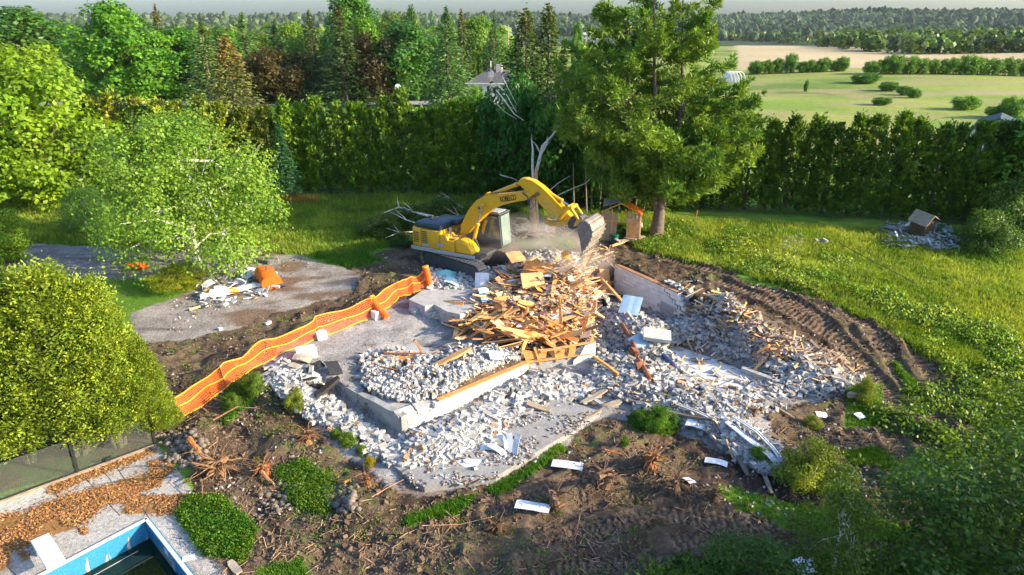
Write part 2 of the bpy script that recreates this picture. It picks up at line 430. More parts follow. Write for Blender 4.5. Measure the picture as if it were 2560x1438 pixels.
# shade under the foreground cedars: bare leafy earth
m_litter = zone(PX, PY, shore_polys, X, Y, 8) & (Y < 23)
td, tph = track_coord(X, Y)
onsoil = m_dirt & ~m_grass & ~m_drive & ~m_patio & ~m_dust
trk = np.clip((1 - np.abs(td - .0) / .45) * 3, 0, 1) * onsoil * (fbm(X * .9, Y * .9, 77, 2) > .30)
rough = np.where(onsoil, .27, np.where(m_grass | ~(m_dirt | m_drive | m_patio | m_dust | m_deck), .06, .012)) * (Y < 60)
near = (Y < 60)
core = (X > -17) & (X < 20) & (Y < 41)
hN = (fbm(X * .9, Y * .9, 41, 3) - .5) * 1.0 + (fbm(X * 2.6, Y * 2.6, 43, 4) - .5) * 1.1 * core
rough = rough * (1 - .65 * S(1.0, .3, td) * onsoil)
Z = Z + rough * hN * near * (~m_deck)
ridges = np.abs(((td * 1.0) - .56)) < .13
Z = Z + np.where(core, trk * (-.07 + .024 * np.sign(np.sin(tph * 2 * math.pi / .24)) ) + ridges * onsoil * .08, 0)
ms_ = convex_in(X, Y, slab, [.3] * 5); Z = np.where(ms_ > 0, np.minimum(Z, .80), Z) if False else Z
def c3(*c): return np.array(c, float)
n1 = fbm(X * .35, Y * .35, 51, 4); n2 = fbm(X * 1.7, Y * 1.7, 52, 4); n3 = fbm(X * 6, Y * 6, 53, 3)
nf = fbm(X / 22, Y / 14, 54, 4); nf2 = fbm(X / 60, Y / 30, 55, 4)
def mixc(a, b, t): t = np.clip(t, 0, 1)[:, None]; return a * (1 - t) + b * t
O = np.ones((len(X), 1))
grass = mixc(O * c3(.085, .18, .018), O * c3(.17, .26, .032), (n1 - .3) * 2.2)
grass = mixc(grass, O * c3(.15, .15, .06), (n2 - .55) * 2)
field = mixc(O * c3(.16, .245, .035), O * c3(.27, .29, .07), (nf - .40) * 3.5)
field = mixc(field, O * c3(.09, .14, .03), (nf2 - .54) * 5); field = mixc(field, O * c3(.26, .235, .10), (fbm(X / 9, Y / 5, 59, 4) - .52) * 5)
field = mixc(field, O * c3(.33, .27, .15), (fbm(X / 50, Y / 12, 58, 4) - .58) * 5 * S(300, 900, PX - (Y - 60) * 0 - 1400))
col = mixc(grass, field, S(52, 75, Y))
lawn = (Y > 52) & (PX < 1300); col = np.where(lawn[:, None], mixc(O * c3(.05, .12, .015), O * c3(.08, .15, .02), n1), col)
tanf = (PX > 1840) & (Y > 196) & (Y < 520) & (PX < 2700); col = np.where(tanf[:, None], mixc(O * c3(.36, .29, .16), O * c3(.44, .36, .21), (fbm(X / 30, Y / 60, 57, 4) - .3) * 2), col)
forestfloor = (Y > 420) & ~tanf; col = np.where(forestfloor[:, None], O * c3(.04, .065, .03), col)
soil = mixc(O * c3(.068, .047, .031), O * c3(.165, .118, .076), (n2 - .25) * 1.6)
soil = mixc(soil, O * c3(.05, .034, .024), (n1 - .5) * 3); soil = mixc(soil, O * c3(.20, .14, .09), (n3 - .62) * 4)
soil = mixc(soil, O * c3(.075, .05, .034), trk * .75); soil = mixc(soil, O * c3(.30, .205, .135), trk * (np.sin(tph * 2 * math.pi / .24) > .2) * .6)
grassy = mixc(O * c3(.055, .14, .012), O * c3(.13, .20, .03), n2)
col = np.where(m_dirt[:, None], soil, col)
bits = (n3 > .63) & m_dirt & (fbm(X * .5, Y * .5, 66, 2) > .5)
col = np.where(bits[:, None], mixc(O * c3(.08, .12, .03), O * c3(.16, .11, .06), n1 * 2 - .5), col)
drive = mixc(O * c3(.20, .18, .16), O * c3(.31, .28, .25), (n2 - .25) * 1.8)
streak = fbm(X * .25, Y * 2.2, 61, 4)
drive = mixc(drive, O * c3(.16, .11, .075), (fbm(X * .5, Y * 1.2, 62, 4) - .50) * 9 * S(520, 640, PX) )
drive = mixc(drive, O * c3(.12, .095, .08), (streak - .6) * 4)
col = np.where(m_drive[:, None], drive, col)
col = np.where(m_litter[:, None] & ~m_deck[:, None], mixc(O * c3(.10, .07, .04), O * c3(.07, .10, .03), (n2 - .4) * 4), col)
dust = mixc(O * c3(.20, .185, .165), O * c3(.36, .345, .325), (n2 - .25) * 2); dust = mixc(dust, O * c3(.20, .16, .13), (n1 - .58) * 6)
col = np.where(m_dust[:, None], dust, col)
patio = mixc(O * c3(.23, .22, .205), O * c3(.36, .35, .33), (n2 - .25) * 2); patio = mixc(patio, O * c3(.17, .15, .13), (fbm(X * .8, Y * 1.4, 63, 4) - .60) * 8)
col = np.where(m_patio[:, None], patio, col)
col = np.where(m_grass[:, None], grassy, col)
deckc = mixc(O * c3(.36, .35, .33), O * c3(.44, .42, .39), n2)
mul_m = zone(PX, PY, mulch_polys, X, Y, 10); deckc = np.where(mul_m[:, None], mixc(O * c3(.20, .10, .04), O * c3(.34, .19, .07), n3), mixc(deckc, O * c3(.24, .20, .16), (n1 - .55) * 5))
col = np.where(m_deck[:, None], deckc, col)
nx, ny = len(gx), len(gy)
ii = np.arange((ny - 1) * (nx - 1)); r_, c_ = ii // (nx - 1), ii % (nx - 1); a0 = r_ * nx + c_
quads = np.stack([a0, a0 + 1, a0 + 1 + nx, a0 + nx], 1)
# leave the pool open
ctx = X[a0] + .05; cty = Y[a0] + .05
quads = quads[~(convex_in(ctx, cty, pool, [.01] * 4) > 0)]
gm, gnt, gb = nodes_mat("ground_soil_and_grass")
ga = gnt.nodes.new("ShaderNodeAttribute"); ga.attribute_name = "col"
gtc = gnt.nodes.new("ShaderNodeTexCoord")
def nz(scale, det=6, ro=.65):
    n = gnt.nodes.new("ShaderNodeTexNoise"); n.inputs["Scale"].default_value = scale; n.inputs["Detail"].default_value = det; n.inputs["Roughness"].default_value = ro
    gnt.links.new(gtc.outputs["Object"], n.inputs["Vector"]); return n
na, nb, ncn = nz(9, 5, .7), nz(30, 3), nz(1.2, 8, .7)
def mrange(src, a, b, c, d):
    r = gnt.nodes.new("ShaderNodeMapRange"); gnt.links.new(src, r.inputs[0])
    for i, v in enumerate((a, b, c, d)): r.inputs[i + 1].default_value = v
    return r.outputs[0]
m1 = gnt.nodes.new("ShaderNodeMath"); m1.operation = 'MULTIPLY'
gnt.links.new(mrange(na.outputs[0], .3, .7, .62, 1.4), m1.inputs[0]); gnt.links.new(mrange(nb.outputs[0], .3, .7, .75, 1.25), m1.inputs[1])
m2 = gnt.nodes.new("ShaderNodeMath"); m2.operation = 'MULTIPLY'; gnt.links.new(m1.outputs[0], m2.inputs[0]); gnt.links.new(mrange(ncn.outputs[0], .3, .7, .8, 1.2), m2.inputs[1])
vs = gnt.nodes.new("ShaderNodeVectorMath"); vs.operation = 'SCALE'; gnt.links.new(ga.outputs["Color"], vs.inputs[0]); gnt.links.new(m2.outputs[0], vs.inputs["Scale"])
gnt.links.new(vs.outputs[0], gb.inputs["Base Color"]); gb.inputs["Roughness"].default_value = .95; gb.inputs["Specular IOR Level"].default_value = .1
gbp = gnt.nodes.new("ShaderNodeBump"); gbp.inputs["Strength"].default_value = .6; gbp.inputs["Distance"].default_value = .06
ad = gnt.nodes.new("ShaderNodeMath"); ad.operation = 'ADD'; gnt.links.new(na.outputs[0], ad.inputs[0]); gnt.links.new(nb.outputs[0], ad.inputs[1])
gnt.links.new(ad.outputs[0], gbp.inputs["Height"]); gnt.links.new(gbp.outputs[0], gb.inputs["Normal"])
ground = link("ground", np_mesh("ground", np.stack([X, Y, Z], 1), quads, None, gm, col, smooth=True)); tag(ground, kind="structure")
# lookup of the displaced surface for placing things
from bisect import bisect_right
def Gv(x, y):
    x = np.asarray(x, float); y = np.asarray(y, float)
    i = np.clip(np.searchsorted(gx, x) - 1, 0, nx - 2); j = np.clip(np.searchsorted(gy, y) - 1, 0, ny - 2)
    fx = np.clip((x - gx[i]) / (gx[i + 1] - gx[i]), 0, 1); fy = np.clip((y - gy[j]) / (gy[j + 1] - gy[j]), 0, 1)
    Zg = Z.reshape(ny, nx)
    return (Zg[j, i] * (1 - fx) + Zg[j, i + 1] * fx) * (1 - fy) + (Zg[j + 1, i] * (1 - fx) + Zg[j + 1, i + 1] * fx) * fy
def G(x, y): return float(Gv([x], [y])[0])
def mask_at(mask, x, y):
    i = np.clip(np.searchsorted(gx, x), 0, nx - 1); j = np.clip(np.searchsorted(gy, y), 0, ny - 1)
    return mask.reshape(ny, nx)[j, i]
def PG(px, py, dz=0.0):
    p = P(px, py); return Vector((p.x, p.y, G(p.x, p.y) + dz))
# ------------------------------------------------------------------ vegetation
def unit(a): return a / np.maximum(np.linalg.norm(a, axis=-1, keepdims=True), 1e-9)
def leafmesh(name, C, A, N, Ln, Wd, colr, m):
    """Rhombic leaves: centres C, long axes A, normals N, lengths, widths, colours."""
    n = len(C); A = unit(A); B = unit(np.cross(N, A)); Ln = np.broadcast_to(Ln, n)[:, None] * .5; Wd = np.broadcast_to(Wd, n)[:, None] * .5
    V = np.stack([C - A * Ln, C + B * Wd - A * Ln * .15, C + A * Ln, C - B * Wd - A * Ln * .15], 1).reshape(-1, 3)
    q = np.arange(n * 4).reshape(n, 4)
    return np_mesh(name, V, q, None, m, np.repeat(colr, 4, 0))
LEAF = foliage_mat("leaf_green", .38, .45)
NEEDLE = foliage_mat("needle_green", .22, .55)
BARK = mat("bark_grey_brown", (.14, .10, .075), .95, .4, 5, .8)
BIRCHBARK = mat("bark_pale_birch", (.62, .58, .52), .85, .35, 7, .4, dirt=((.10, .08, .07), .60))
PINEBARK = mat("bark_pine", (.15, .11, .09), .95, .45, 6, 1.0)
DEADWOOD = mat("bark_stripped_wood", (.50, .30, .16), .85, .35, 6, .5)

def rnd_unit(n):
    v = rng.normal(size=(n, 3)); return unit(v)
def broad(name, R_, H_, lobes, per, ls, c1, c2, z0=.15, lobe_r=(.20, .34), low=False, seed=0, flat=.75, elong=1.5):
    """Broadleaf crown: leaf clumps set in an uneven dome of radius R_ and height H_."""
    g = np.random.default_rng(seed + 100)
    C = []; A = []; Nn = []; co = []; cents = []
    for i in range(lobes):
        th = g.uniform(0, 2 * math.pi); u = g.uniform(0, 1) ** .8
        ph = u * math.pi * (.62 if not low else .78)         # from the top down the dome
        rr = g.uniform(.62, .95) if i % 4 else g.uniform(.15, .55)
        cx = math.sin(ph) * math.cos(th) * rr; cy = math.sin(ph) * math.sin(th) * rr; cz = math.cos(ph) * rr
        c = np.array([cx * R_, cy * R_, H_ * (z0 + (1 - z0) * (.46 + .50 * cz))])
        r = g.uniform(*lobe_r) * R_
        tint = g.uniform(.78, 1.22); warm = g.uniform(0, 1)
        n = int(per * (r / (R_ * .27)) ** 2)
        d = unit(g.normal(size=(n, 3))); d[:, 2] = np.where(g.random(n) < .35, np.abs(d[:, 2]), d[:, 2])
        rad = g.uniform(.35, 1.0, n) ** .45 * (1 + .18 * g.normal(size=n))
        pts = c + d * (rad * r)[:, None] * np.array([1, 1, flat])
        pts[:, 2] = np.where(pts[:, 2] < H_ * z0 * .4, H_ * z0 * .4 + g.random(n) * H_ * .1, pts[:, 2])
        out = unit(pts - np.array([0, 0, H_ * .35]))
        nn = unit(d * .7 + out * .4 + np.array([0, 0, .55]) + g.normal(size=(n, 3)) * .55)
        ax = unit(np.cross(nn, g.normal(size=(n, 3))) + out * .3)
        cc = (np.array(c1)[None] * (1 - warm) + np.array(c2)[None] * warm) * (tint * g.uniform(.75, 1.3, n))[:, None]
        C.append(pts); A.append(ax); Nn.append(nn); co.append(cc); cents.append((c, r))
    C = np.concatenate(C); A = np.concatenate(A); Nn = np.concatenate(Nn); co = np.concatenate(co)
    lo_, hi_ = np.percentile(C[:, 2], 1), np.percentile(C[:, 2], 99.6)
    f = lambda z: H_ * z0 * .5 + (z - lo_) / (hi_ - lo_) * H_ * (1 - z0 * .5)
    C[:, 2] = f(C[:, 2]); cents = [(np.array([c[0], c[1], f(c[2])]), r) for c, r in cents]
    n = len(C); L_ = ls * g.uniform(.7, 1.35, n)
    return leafmesh(name, C, A, Nn, L_, L_ / elong, co, LEAF), cents
def limbs(name, H_, cents, m, r0=.22, z0=.02, fork=.25, nl=14, seed=0, lean=(0, 0)):
    """Tapered trunk with limbs reaching into the given clumps."""
    g = random.Random(seed); b = MB()
    top = Vector((lean[0], lean[1], H_ * .82)); f = H_ * fork
    tp = [Vector((0, 0, -.15)), Vector((g.uniform(-.1, .1), g.uniform(-.1, .1), f * .5)), Vector((lean[0] * .3, lean[1] * .3, f)), Vector((lean[0] * .6 + g.uniform(-.3, .3), lean[1] * .6 + g.uniform(-.3, .3), H_ * .55)), top]
    b.tube(tp, [r0 * 1.35, r0, r0 * .85, r0 * .5, r0 * .12], 8)
    for i in range(nl):
        c, r = cents[g.randrange(len(cents))]; c = Vector(c)
        s = tp[2].lerp(tp[3], g.uniform(0, 1)) if g.random() < .6 else tp[3].lerp(tp[4], g.uniform(0, .6))
        mid = s.lerp(c, .5) + Vector((g.uniform(-.3, .3), g.uniform(-.3, .3), g.uniform(0, .5)))
        rr = r0 * g.uniform(.22, .45)
        b.tube([s, mid, c], [rr, rr * .6, rr * .15], 5)
        for k in range(2):
            e = c + Vector((g.uniform(-1, 1), g.uniform(-1, 1), g.uniform(-.2, 1))) * r
            b.tube([mid.lerp(c, g.uniform(.3, .8)), e], [rr * .35, rr * .08], 4)
    return b.mesh(name, m, True)
def spruce(name, R_, H_, c1, c2, levels=34, per=11, q=16, z0=.06, pw=.85, ls=.34, seed=0, droop=.28, ragged=.2, tip=None):
    g = np.random.default_rng(seed + 500); C = []; A = []; Nn = []; co = []
    for k in range(levels):
        t = (k + g.uniform(-.3, .3)) / levels; t = min(max(t, 0), .985)
        z = H_ * (z0 + (1 - z0) * t); rr = R_ * (1 - t) ** pw * (.9 + ragged * g.normal())
        rr = max(rr, .12)
        nb = max(5, int(per * (.45 + .75 * (1 - t))))
        for j in range(nb):
            th = 2 * math.pi * (j + g.uniform(-.4, .4)) / nb + k
            L1 = rr * g.uniform(.72, 1.15); n = max(4, int(q * (.3 + .7 * L1 / R_)))
            s = g.uniform(.25, 1.0, n) ** .7
            d = np.array([math.cos(th), math.sin(th), 0.0]); side = np.array([-d[1], d[0], 0])
            wob = g.normal(size=n) * .13 * L1 * s
            px_ = d[None] * (L1 * s)[:, None] + side[None] * wob[:, None]
            zz = z - droop * L1 * s + droop * .7 * L1 * s ** 3 + g.normal(size=n) * .05 * R_ - np.abs(g.normal(size=n)) * .10 * L1
            pts = px_.copy(); pts[:, 2] = zz
            ax = d[None] + side[None] * g.normal(size=(n, 1)) * .7 + np.array([0, 0, 1]) * g.uniform(-.7, .25, (n, 1))
            nn = np.array([0, 0, 1]) + g.normal(size=(n, 3)) * .6 + d[None] * .4
            tt = g.uniform(.8, 1.2); warm = g.uniform(0, 1)
            base_c = np.array(c1) * (1 - warm) + np.array(c2) * warm
            if tip is not None and t > .72: base_c = base_c * (1 - (t - .72) * 2.2) + np.array(tip) * (t - .72) * 2.2
            C.append(pts); A.append(ax); Nn.append(nn); co.append(base_c[None] * (tt * g.uniform(.75, 1.3, n) * (.75 + .4 * s))[:, None])
    C = np.concatenate(C); A = np.concatenate(A); Nn = np.concatenate(Nn); co = np.concatenate(co); n = len(C)
    L_ = ls * g.uniform(.7, 1.4, n)
    return leafmesh(name, C, A, Nn, L_, L_ * .42, co, NEEDLE)
def pole(name, H_, r0, m, seed=0):
    g = random.Random(seed); b = MB()
    b.tube([(0, 0, -.2), (g.uniform(-.1, .1), 0, H_ * .4), (0, g.uniform(-.1, .1), H_ * .97)], [r0 * 1.2, r0 * .75, r0 * .08], 7)
    for i in range(14):
        z = H_ * g.uniform(.1, .8); a = g.uniform(0, 6.28); L1 = H_ * .28 * (1 - z / H_)
        b.tube([(0, 0, z), (math.cos(a) * L1, math.sin(a) * L1, z - .1 * L1)], [r0 * .22, r0 * .05], 4)
    return b.mesh(name, m, True)
def cedar(name, R_, H_, sprays, per, ls, c1, c2, seed=0, pw=.6, z0=.04):
    """Arborvitae: upright fans of foliage on a pointed, lumpy column."""
    g = np.random.default_rng(seed + 900); C = []; A = []; Nn = []; co = []
    for i in range(sprays):
        t = g.uniform(0, 1) ** 1.05; th = g.uniform(0, 2 * math.pi)
        lump = 1 + .16 * math.sin(3 * th + seed + t * 6) + .10 * math.sin(7 * th + t * 17)
        r = R_ * (1 - t ** 1.6) ** pw * lump * g.uniform(.72, 1.0)
        z = H_ * (z0 + (1 - z0) * t * .95)
        d = np.array([math.cos(th), math.sin(th), 0.]); sl_ = g.uniform(.35, .7) * R_ * .62
        up = unit(d * g.uniform(.45, 1.0) + np.array([0, 0, g.uniform(.5, 1.1)]) + g.normal(size=3) * .22)
        side = unit(np.cross(up, d) + g.normal(size=3) * .4)
        n = per; s = g.uniform(0, 1, n)
        off = g.normal(size=n) * .30 * sl_ * (1.1 - s) + 0
        c = np.array([d[0] * r * .82, d[1] * r * .82, z])
        pts = c + up[None] * (s * sl_)[:, None] + side[None] * off[:, None] + g.normal(size=(n, 3)) * .06 * R_
        ax = up[None] + side[None] * (np.sign(off) * .8)[:, None] + g.normal(size=(n, 3)) * .35
        nn = unit(np.cross(side, up))[None] * np.sign(np.dot(np.cross(side, up), d) + 1e-6) + g.normal(size=(n, 3)) * .45
        warm = g.uniform(0, 1); tt = g.uniform(.8, 1.2)
        cc = (np.array(c1) * (1 - warm) + np.array(c2) * warm)[None] * (tt * g.uniform(.75, 1.3, n) * (.8 + .35 * s))[:, None]
        C.append(pts); A.append(ax); Nn.append(nn); co.append(cc)
    C = np.concatenate(C); A = np.concatenate(A); Nn = np.concatenate(Nn); co = np.concatenate(co); n = len(C)
    L_ = ls * g.uniform(.7, 1.4, n)
    return leafmesh(name, C, A, Nn, L_, L_ * .5, co, NEEDLE)

# colours of the kinds
GB1, GB2 = (.075, .17, .020), (.15, .26, .030)      # fresh maple
YG1, YG2 = (.13, .20, .018), (.22, .27, .028)       # yellow green
DK1, DK2 = (.036, .080, .030), (.062, .11, .036)    # dark conifer
OL1, OL2 = (.065, .075, .030), (.12, .115, .045)    # olive fir
RD1, RD2 = (.055, .025, .02), (.09, .04, .03)       # dark red maple
# shared tree meshes (nominal size 10 m)
MS = {}
MS['maple'] = broad("maple_crown", 5, 10, 130, 170, .38, GB1, GB2, z0=.06, seed=1, lobe_r=(.15, .26), flat=.62, low=True)
MS['maple_b'] = broad("maple_crown", 5, 10, 150, 230, .30, YG1, YG2, z0=.04, seed=2, lobe_r=(.15, .27), flat=.6, low=True)
MS['ash'] = broad("ash_crown", 4, 10, 90, 150, .38, GB1, (.11, .17, .05), z0=.06, seed=3, flat=.9, low=True)
MS['round'] = broad("round_crown", 5, 8, 70, 150, .42, GB1, GB2, z0=.04, seed=4, low=True)
MS['poplar'] = broad("poplar_crown", 5.6, 8, 230, 360, .155, (.11, .19, .035), (.18, .25, .05), z0=.03, seed=5, lobe_r=(.12, .21), low=True, elong=1.2)
tr = {k: limbs(k + "_trunk", 10 if k not in ('round', 'poplar') else 8, v[1], BIRCHBARK if k == 'poplar' else BARK, r0=.28 if k != 'poplar' else .20, nl=16, seed=i, fork=.22 if k != 'poplar' else .10) for i, (k, v) in enumerate(MS.items())}
SPR = [spruce("spruce_crown", 2.6, 10, (.045, .095, .035), (.09, .13, .045), seed=1, levels=46, q=18, ls=.30), spruce("spruce_crown", 2.3, 10, DK1, DK2, seed=2, levels=46, q=17, ls=.30, tip=(.16, .08, .03)),
       spruce("blue_spruce_crown", 2.7, 10, (.055, .115, .055), (.10, .16, .06), seed=3, levels=50, q=22, ls=.30, ragged=.12)]
SPRT = pole("spruce_trunk", 10, .2, BARK, 1)
FIR = spruce("fir_crown", 3.4, 10, OL1, OL2, seed=4, levels=58, per=15, q=26, ls=.27, pw=.62, droop=.12, ragged=.14, tip=(.22, .11, .035), z0=.02)
CED = [cedar("cedar_foliage", 1.5, 7, 330, 16, .26, (.042, .095, .018), (.16, .22, .028), seed=s) for s in (1, 2, 3)]
CEDT = pole("cedar_trunk", 7, .14, BARK, 3)

def tree(name, label, cat, mesh, trunk, px, Yd, py_top, wpx, nomR, nomH, tint=(1, 1, 1), group=None, rz=None, zb=None, wmul=1.0, sqy=1.0):
    """A tree whose foot stands at ground distance Yd under photo column px; its top reaches the row py_top."""
    if px < 1262 and 70 <= Yd <= 110 and 'cedar' not in name: Yd = 116 + (Yd - 84) * .9
    elif px < 1262 and 110 < Yd < 240: Yd = Yd * 1.28
    p = at_Y(px, 600, Yd); x = p.x
    for _ in range(3):                                        # depth of the foot along the view
        g0 = Tf(x, Yd); dep = Yd * cp + (CAMH - (g0 + 3)) * sp; x = (px - CX) / FPX * dep
    if px < 1262 and Yd > 100 and 'hedge' not in name and 'columnar' not in name and name != 'bush': wpx *= 1.4 if name == 'spruce_tree' else 1.2; py_top -= 5
    top = at_Y(px, py_top, Yd).z; H_ = max(top - g0, 1.0)
    Rr = wpx / 2 / FPX * (Yd * cp + (CAMH - (g0 + H_ * .5)) * sp) * wmul
    gz = G(x, Yd)
    e = empty(name, (x, Yd, gz), random.uniform(0, 6.28) if rz is None else rz, label, cat, group)
    s = (Rr / nomR, Rr / nomR * sqy, H_ / nomH)
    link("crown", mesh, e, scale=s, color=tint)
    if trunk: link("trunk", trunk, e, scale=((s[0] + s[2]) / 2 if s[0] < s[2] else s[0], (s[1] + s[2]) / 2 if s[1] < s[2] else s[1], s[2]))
    return e
def maple(kind, name, label, px, Yd, pt, w_, tint=(1, 1, 1), group=None, sqy=1.0):
    nR = {'maple': 5, 'maple_b': 5, 'ash': 4, 'round': 5, 'poplar': 5.6}[kind]; nH = {'round': 8, 'poplar': 8}.get(kind, 10)
    return tree(name, label, "tree" if 'shrub' not in name and 'bush' not in name else 'shrub', MS[kind][0], tr[kind], px, Yd, pt, w_, nR, nH, tint, group, sqy=sqy)

# --- trees told apart, left to right
maple('maple_b', "maple_tree", "big yellow-green maple at the left edge leaning over the lawn", 90, 47, 118, 420, (.88, 1.0, .8))
maple('maple_b', "maple_tree", "lower yellow-green maple behind the big left-edge maple, its limbs in view", -40, 56, 150, 380, (.95, 1, .9))
maple('maple', "maple_tree", "tall bright green maple rising above the skyline on the left", 325, 92, 14, 225, (.85, 1.0, .8))
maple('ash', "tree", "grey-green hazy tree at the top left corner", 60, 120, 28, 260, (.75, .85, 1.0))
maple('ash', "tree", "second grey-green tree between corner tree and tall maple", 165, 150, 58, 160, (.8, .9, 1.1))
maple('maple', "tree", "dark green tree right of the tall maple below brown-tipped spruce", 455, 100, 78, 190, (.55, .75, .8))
tree("spruce_tree", "thin brown-topped spruce poking above the skyline beside the tall maple", "tree", SPR[1], SPRT, 415, 118, 16, 62, 2.3, 10, (1.3, 1.0, .9))
tree("fir_tree", "broad olive fir with rusty orange top behind the leafy poplar", "tree", FIR, SPRT, 600, 54, 92, 258, 3.4, 10, (1.1, 1.1, 1))
tree("spruce_tree", "pale spruce just behind the left shoulder of the olive fir", "tree", SPR[0], SPRT, 527, 74, 50, 120, 2.6, 10, (1.5, 1.35, 1.2))
tree("spruce_tree", "pale broad spruce behind the right shoulder of the olive fir", "tree", SPR[0], SPRT, 625, 88, 38, 115, 2.6, 10, (1.4, 1.5, 1.2))
tree("spruce_tree", "medium spruce with layered boughs left of the dark pair", "tree", SPR[2], SPRT, 702, 92, 58, 92, 2.7, 10, (.8, .85, .8))
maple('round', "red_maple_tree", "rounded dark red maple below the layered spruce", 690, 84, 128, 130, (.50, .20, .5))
maple('ash', "tree", "bright lime tree glowing between two spruces", 742, 128, 62, 80, (1.5, 1.25, .8))
tree("spruce_tree", "dark narrow spruce, left one of the tall pair", "tree", SPR[0], SPRT, 788, 90, 30, 82, 2.6, 10, (.9, .8, .7))
tree("spruce_tree", "dark wide spruce with brown tips, right one of the tall pair", "tree", SPR[1], SPRT, 862, 84, 22, 130, 2.3, 10, (1.1, 1.0, .95))
maple('ash', "tree", "tall feathery green tree towering over the skyline behind the dark pair", 885, 115, -8, 130, (.8, .95, .9))
maple('maple', "tree", "yellowish green tree under the tall feathery one", 925, 100, 52, 110, (1.0, 1.0, .7))
maple('round', "red_maple_tree", "nearly black red maple in shade left of the birch", 925, 88, 92, 130, (.30, .13, .4))  # tint darker than the other red maple's: shade put into the leaves
maple('ash', "birch_tree", "green birch with two white stems by the road", 1025, 92, 62, 165, (.62, .85, .9))
maple('round', "tree", "dull brown-green tree on the skyline behind the birch", 990, 150, 38, 120, (.75, .6, .8))
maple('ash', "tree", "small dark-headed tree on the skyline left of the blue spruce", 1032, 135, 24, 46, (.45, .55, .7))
tree("spruce_tree", "dense light green blue-spruce in front of the house", "tree", SPR[2], SPRT, 1122, 76, 22, 118, 2.7, 10, (1.1, 1.15, .95))
tree("spruce_tree", "brown-tipped spruce just right of the dense light green spruce", "tree", SPR[1], SPRT, 1157, 92, 28, 72, 2.3, 10, (1.3, 1.05, .9))
maple('ash', "tree", "pale lime tree behind the brown-tipped spruce", 1195, 125, 48, 95, (1.25, 1.15, 1))
tree("spruce_tree", "small symmetrical spruce above the house roof", "tree", SPR[0], SPRT, 1236, 96, 44, 75, 2.6, 10, (1.0, 1.1, 1.0))
maple('round', "bush", "pale green rounded bush against the white house wall", 1190, 80, 212, 42, (1, 1, 1))
for i, px in enumerate((1188, 1203)):
    tree("columnar_cedar", ["left", "right"][i] + " one of two thin columnar cedars behind the house", "tree", CED[i], None, px, 112, 142 + i * 2, 13, 1.5, 7, (.9, 1.0, .7))
maple('ash', "tree", "bright green slender tree standing alone by the far field", 1440, 150, 58, 34, (1.0, 1.1, .8))
tree("spruce_tree", "dark twin-topped conifer left of the big pine", "tree", FIR, SPRT, 1312, 53, 24, 250, 3.4, 10, (.42, .80, .62))
tree("spruce_tree", "second stem of the dark conifer clump beside the big pine", "tree", FIR, SPRT, 1366, 54, 12, 220, 3.4, 10, (.40, .78, .60))
tree("spruce_tree", "short dark conifer filling the gap in front of the big pine", "tree", SPR[0], SPRT, 1405, 50, 90, 210, 2.6, 10, (1.1, 1.0, .7))
maple('round', "tree", "shadowy blue-green tree behind the bare birch", 1285, 50, 195, 170, (.33, .62, .75))  # shade painted into the crown by its dark tint
maple('round', "tree", "shadowy green tree behind the bucket arm", 1395, 48, 260, 200, (.38, .55, .5))  # dark tint carries this tree's shade in the leaf colour
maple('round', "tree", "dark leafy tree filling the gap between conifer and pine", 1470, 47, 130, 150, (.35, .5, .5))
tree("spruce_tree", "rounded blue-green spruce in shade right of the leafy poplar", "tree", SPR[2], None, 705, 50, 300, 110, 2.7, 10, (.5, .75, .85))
pop = maple('poplar', "poplar_tree", "leafy white-stemmed poplar spreading beside the driveway", 470, 35.2, 282, 480, (1.0, 1.05, .85))
maple('poplar', "sapling", "low leafy sapling left of the poplar on the lawn edge", 190, 41, 470, 130, (.75, .85, 1))
maple('poplar', "forsythia_bush", "yellow-green bush at the foot of the poplar", 420, 32.8, 665, 155, (1.5, 1.05, .45))
EDGE = [(2525, 600, 4.6, 3.6, "pale green bush at the right edge beside the hedge", (.75, 1.0, 1.9))]
EDGE.append((2460, 628, 3.4, 2.4, "lower grey-green bush in front of the right-edge bush", (.6, .85, 1.7)))
maple('maple_b', "maple_tree", "green tree at the left edge beside the driveway", -30, 35, 520, 150, (.85, 1, .8))
maple('round', "lawn_bush", "single bushy clump in the far field above the dark barn", 2425, 106, 240, 66, (.9, .95, .7))
for i, (px, Yd, pt, w_, lb) in enumerate([(2230, 137, 204, 46, "first dark bush of the string across the green field"), (2268, 129, 215, 40, "second bush of the string across the green field"), (2292, 124, 222, 34, "last dark bush of the string across the green field"),
        (2215, 113, 243, 46, "grey-green bush alone below the string of bushes"), (2020, 137, 200, 12, "tiny sapling in the middle of the green field"), (2170, 152, 182, 70, "wide low thicket at the top of the bush string"), (2540, 95, 243, 60, "dark bush beside the gambrel barn at the right edge"), (2500, 97, 266, 50, "low dark scrub behind the gambrel barn")]):
    maple('round', "field_bush", lb, px, Yd, pt, w_, (.6, .75, .7))

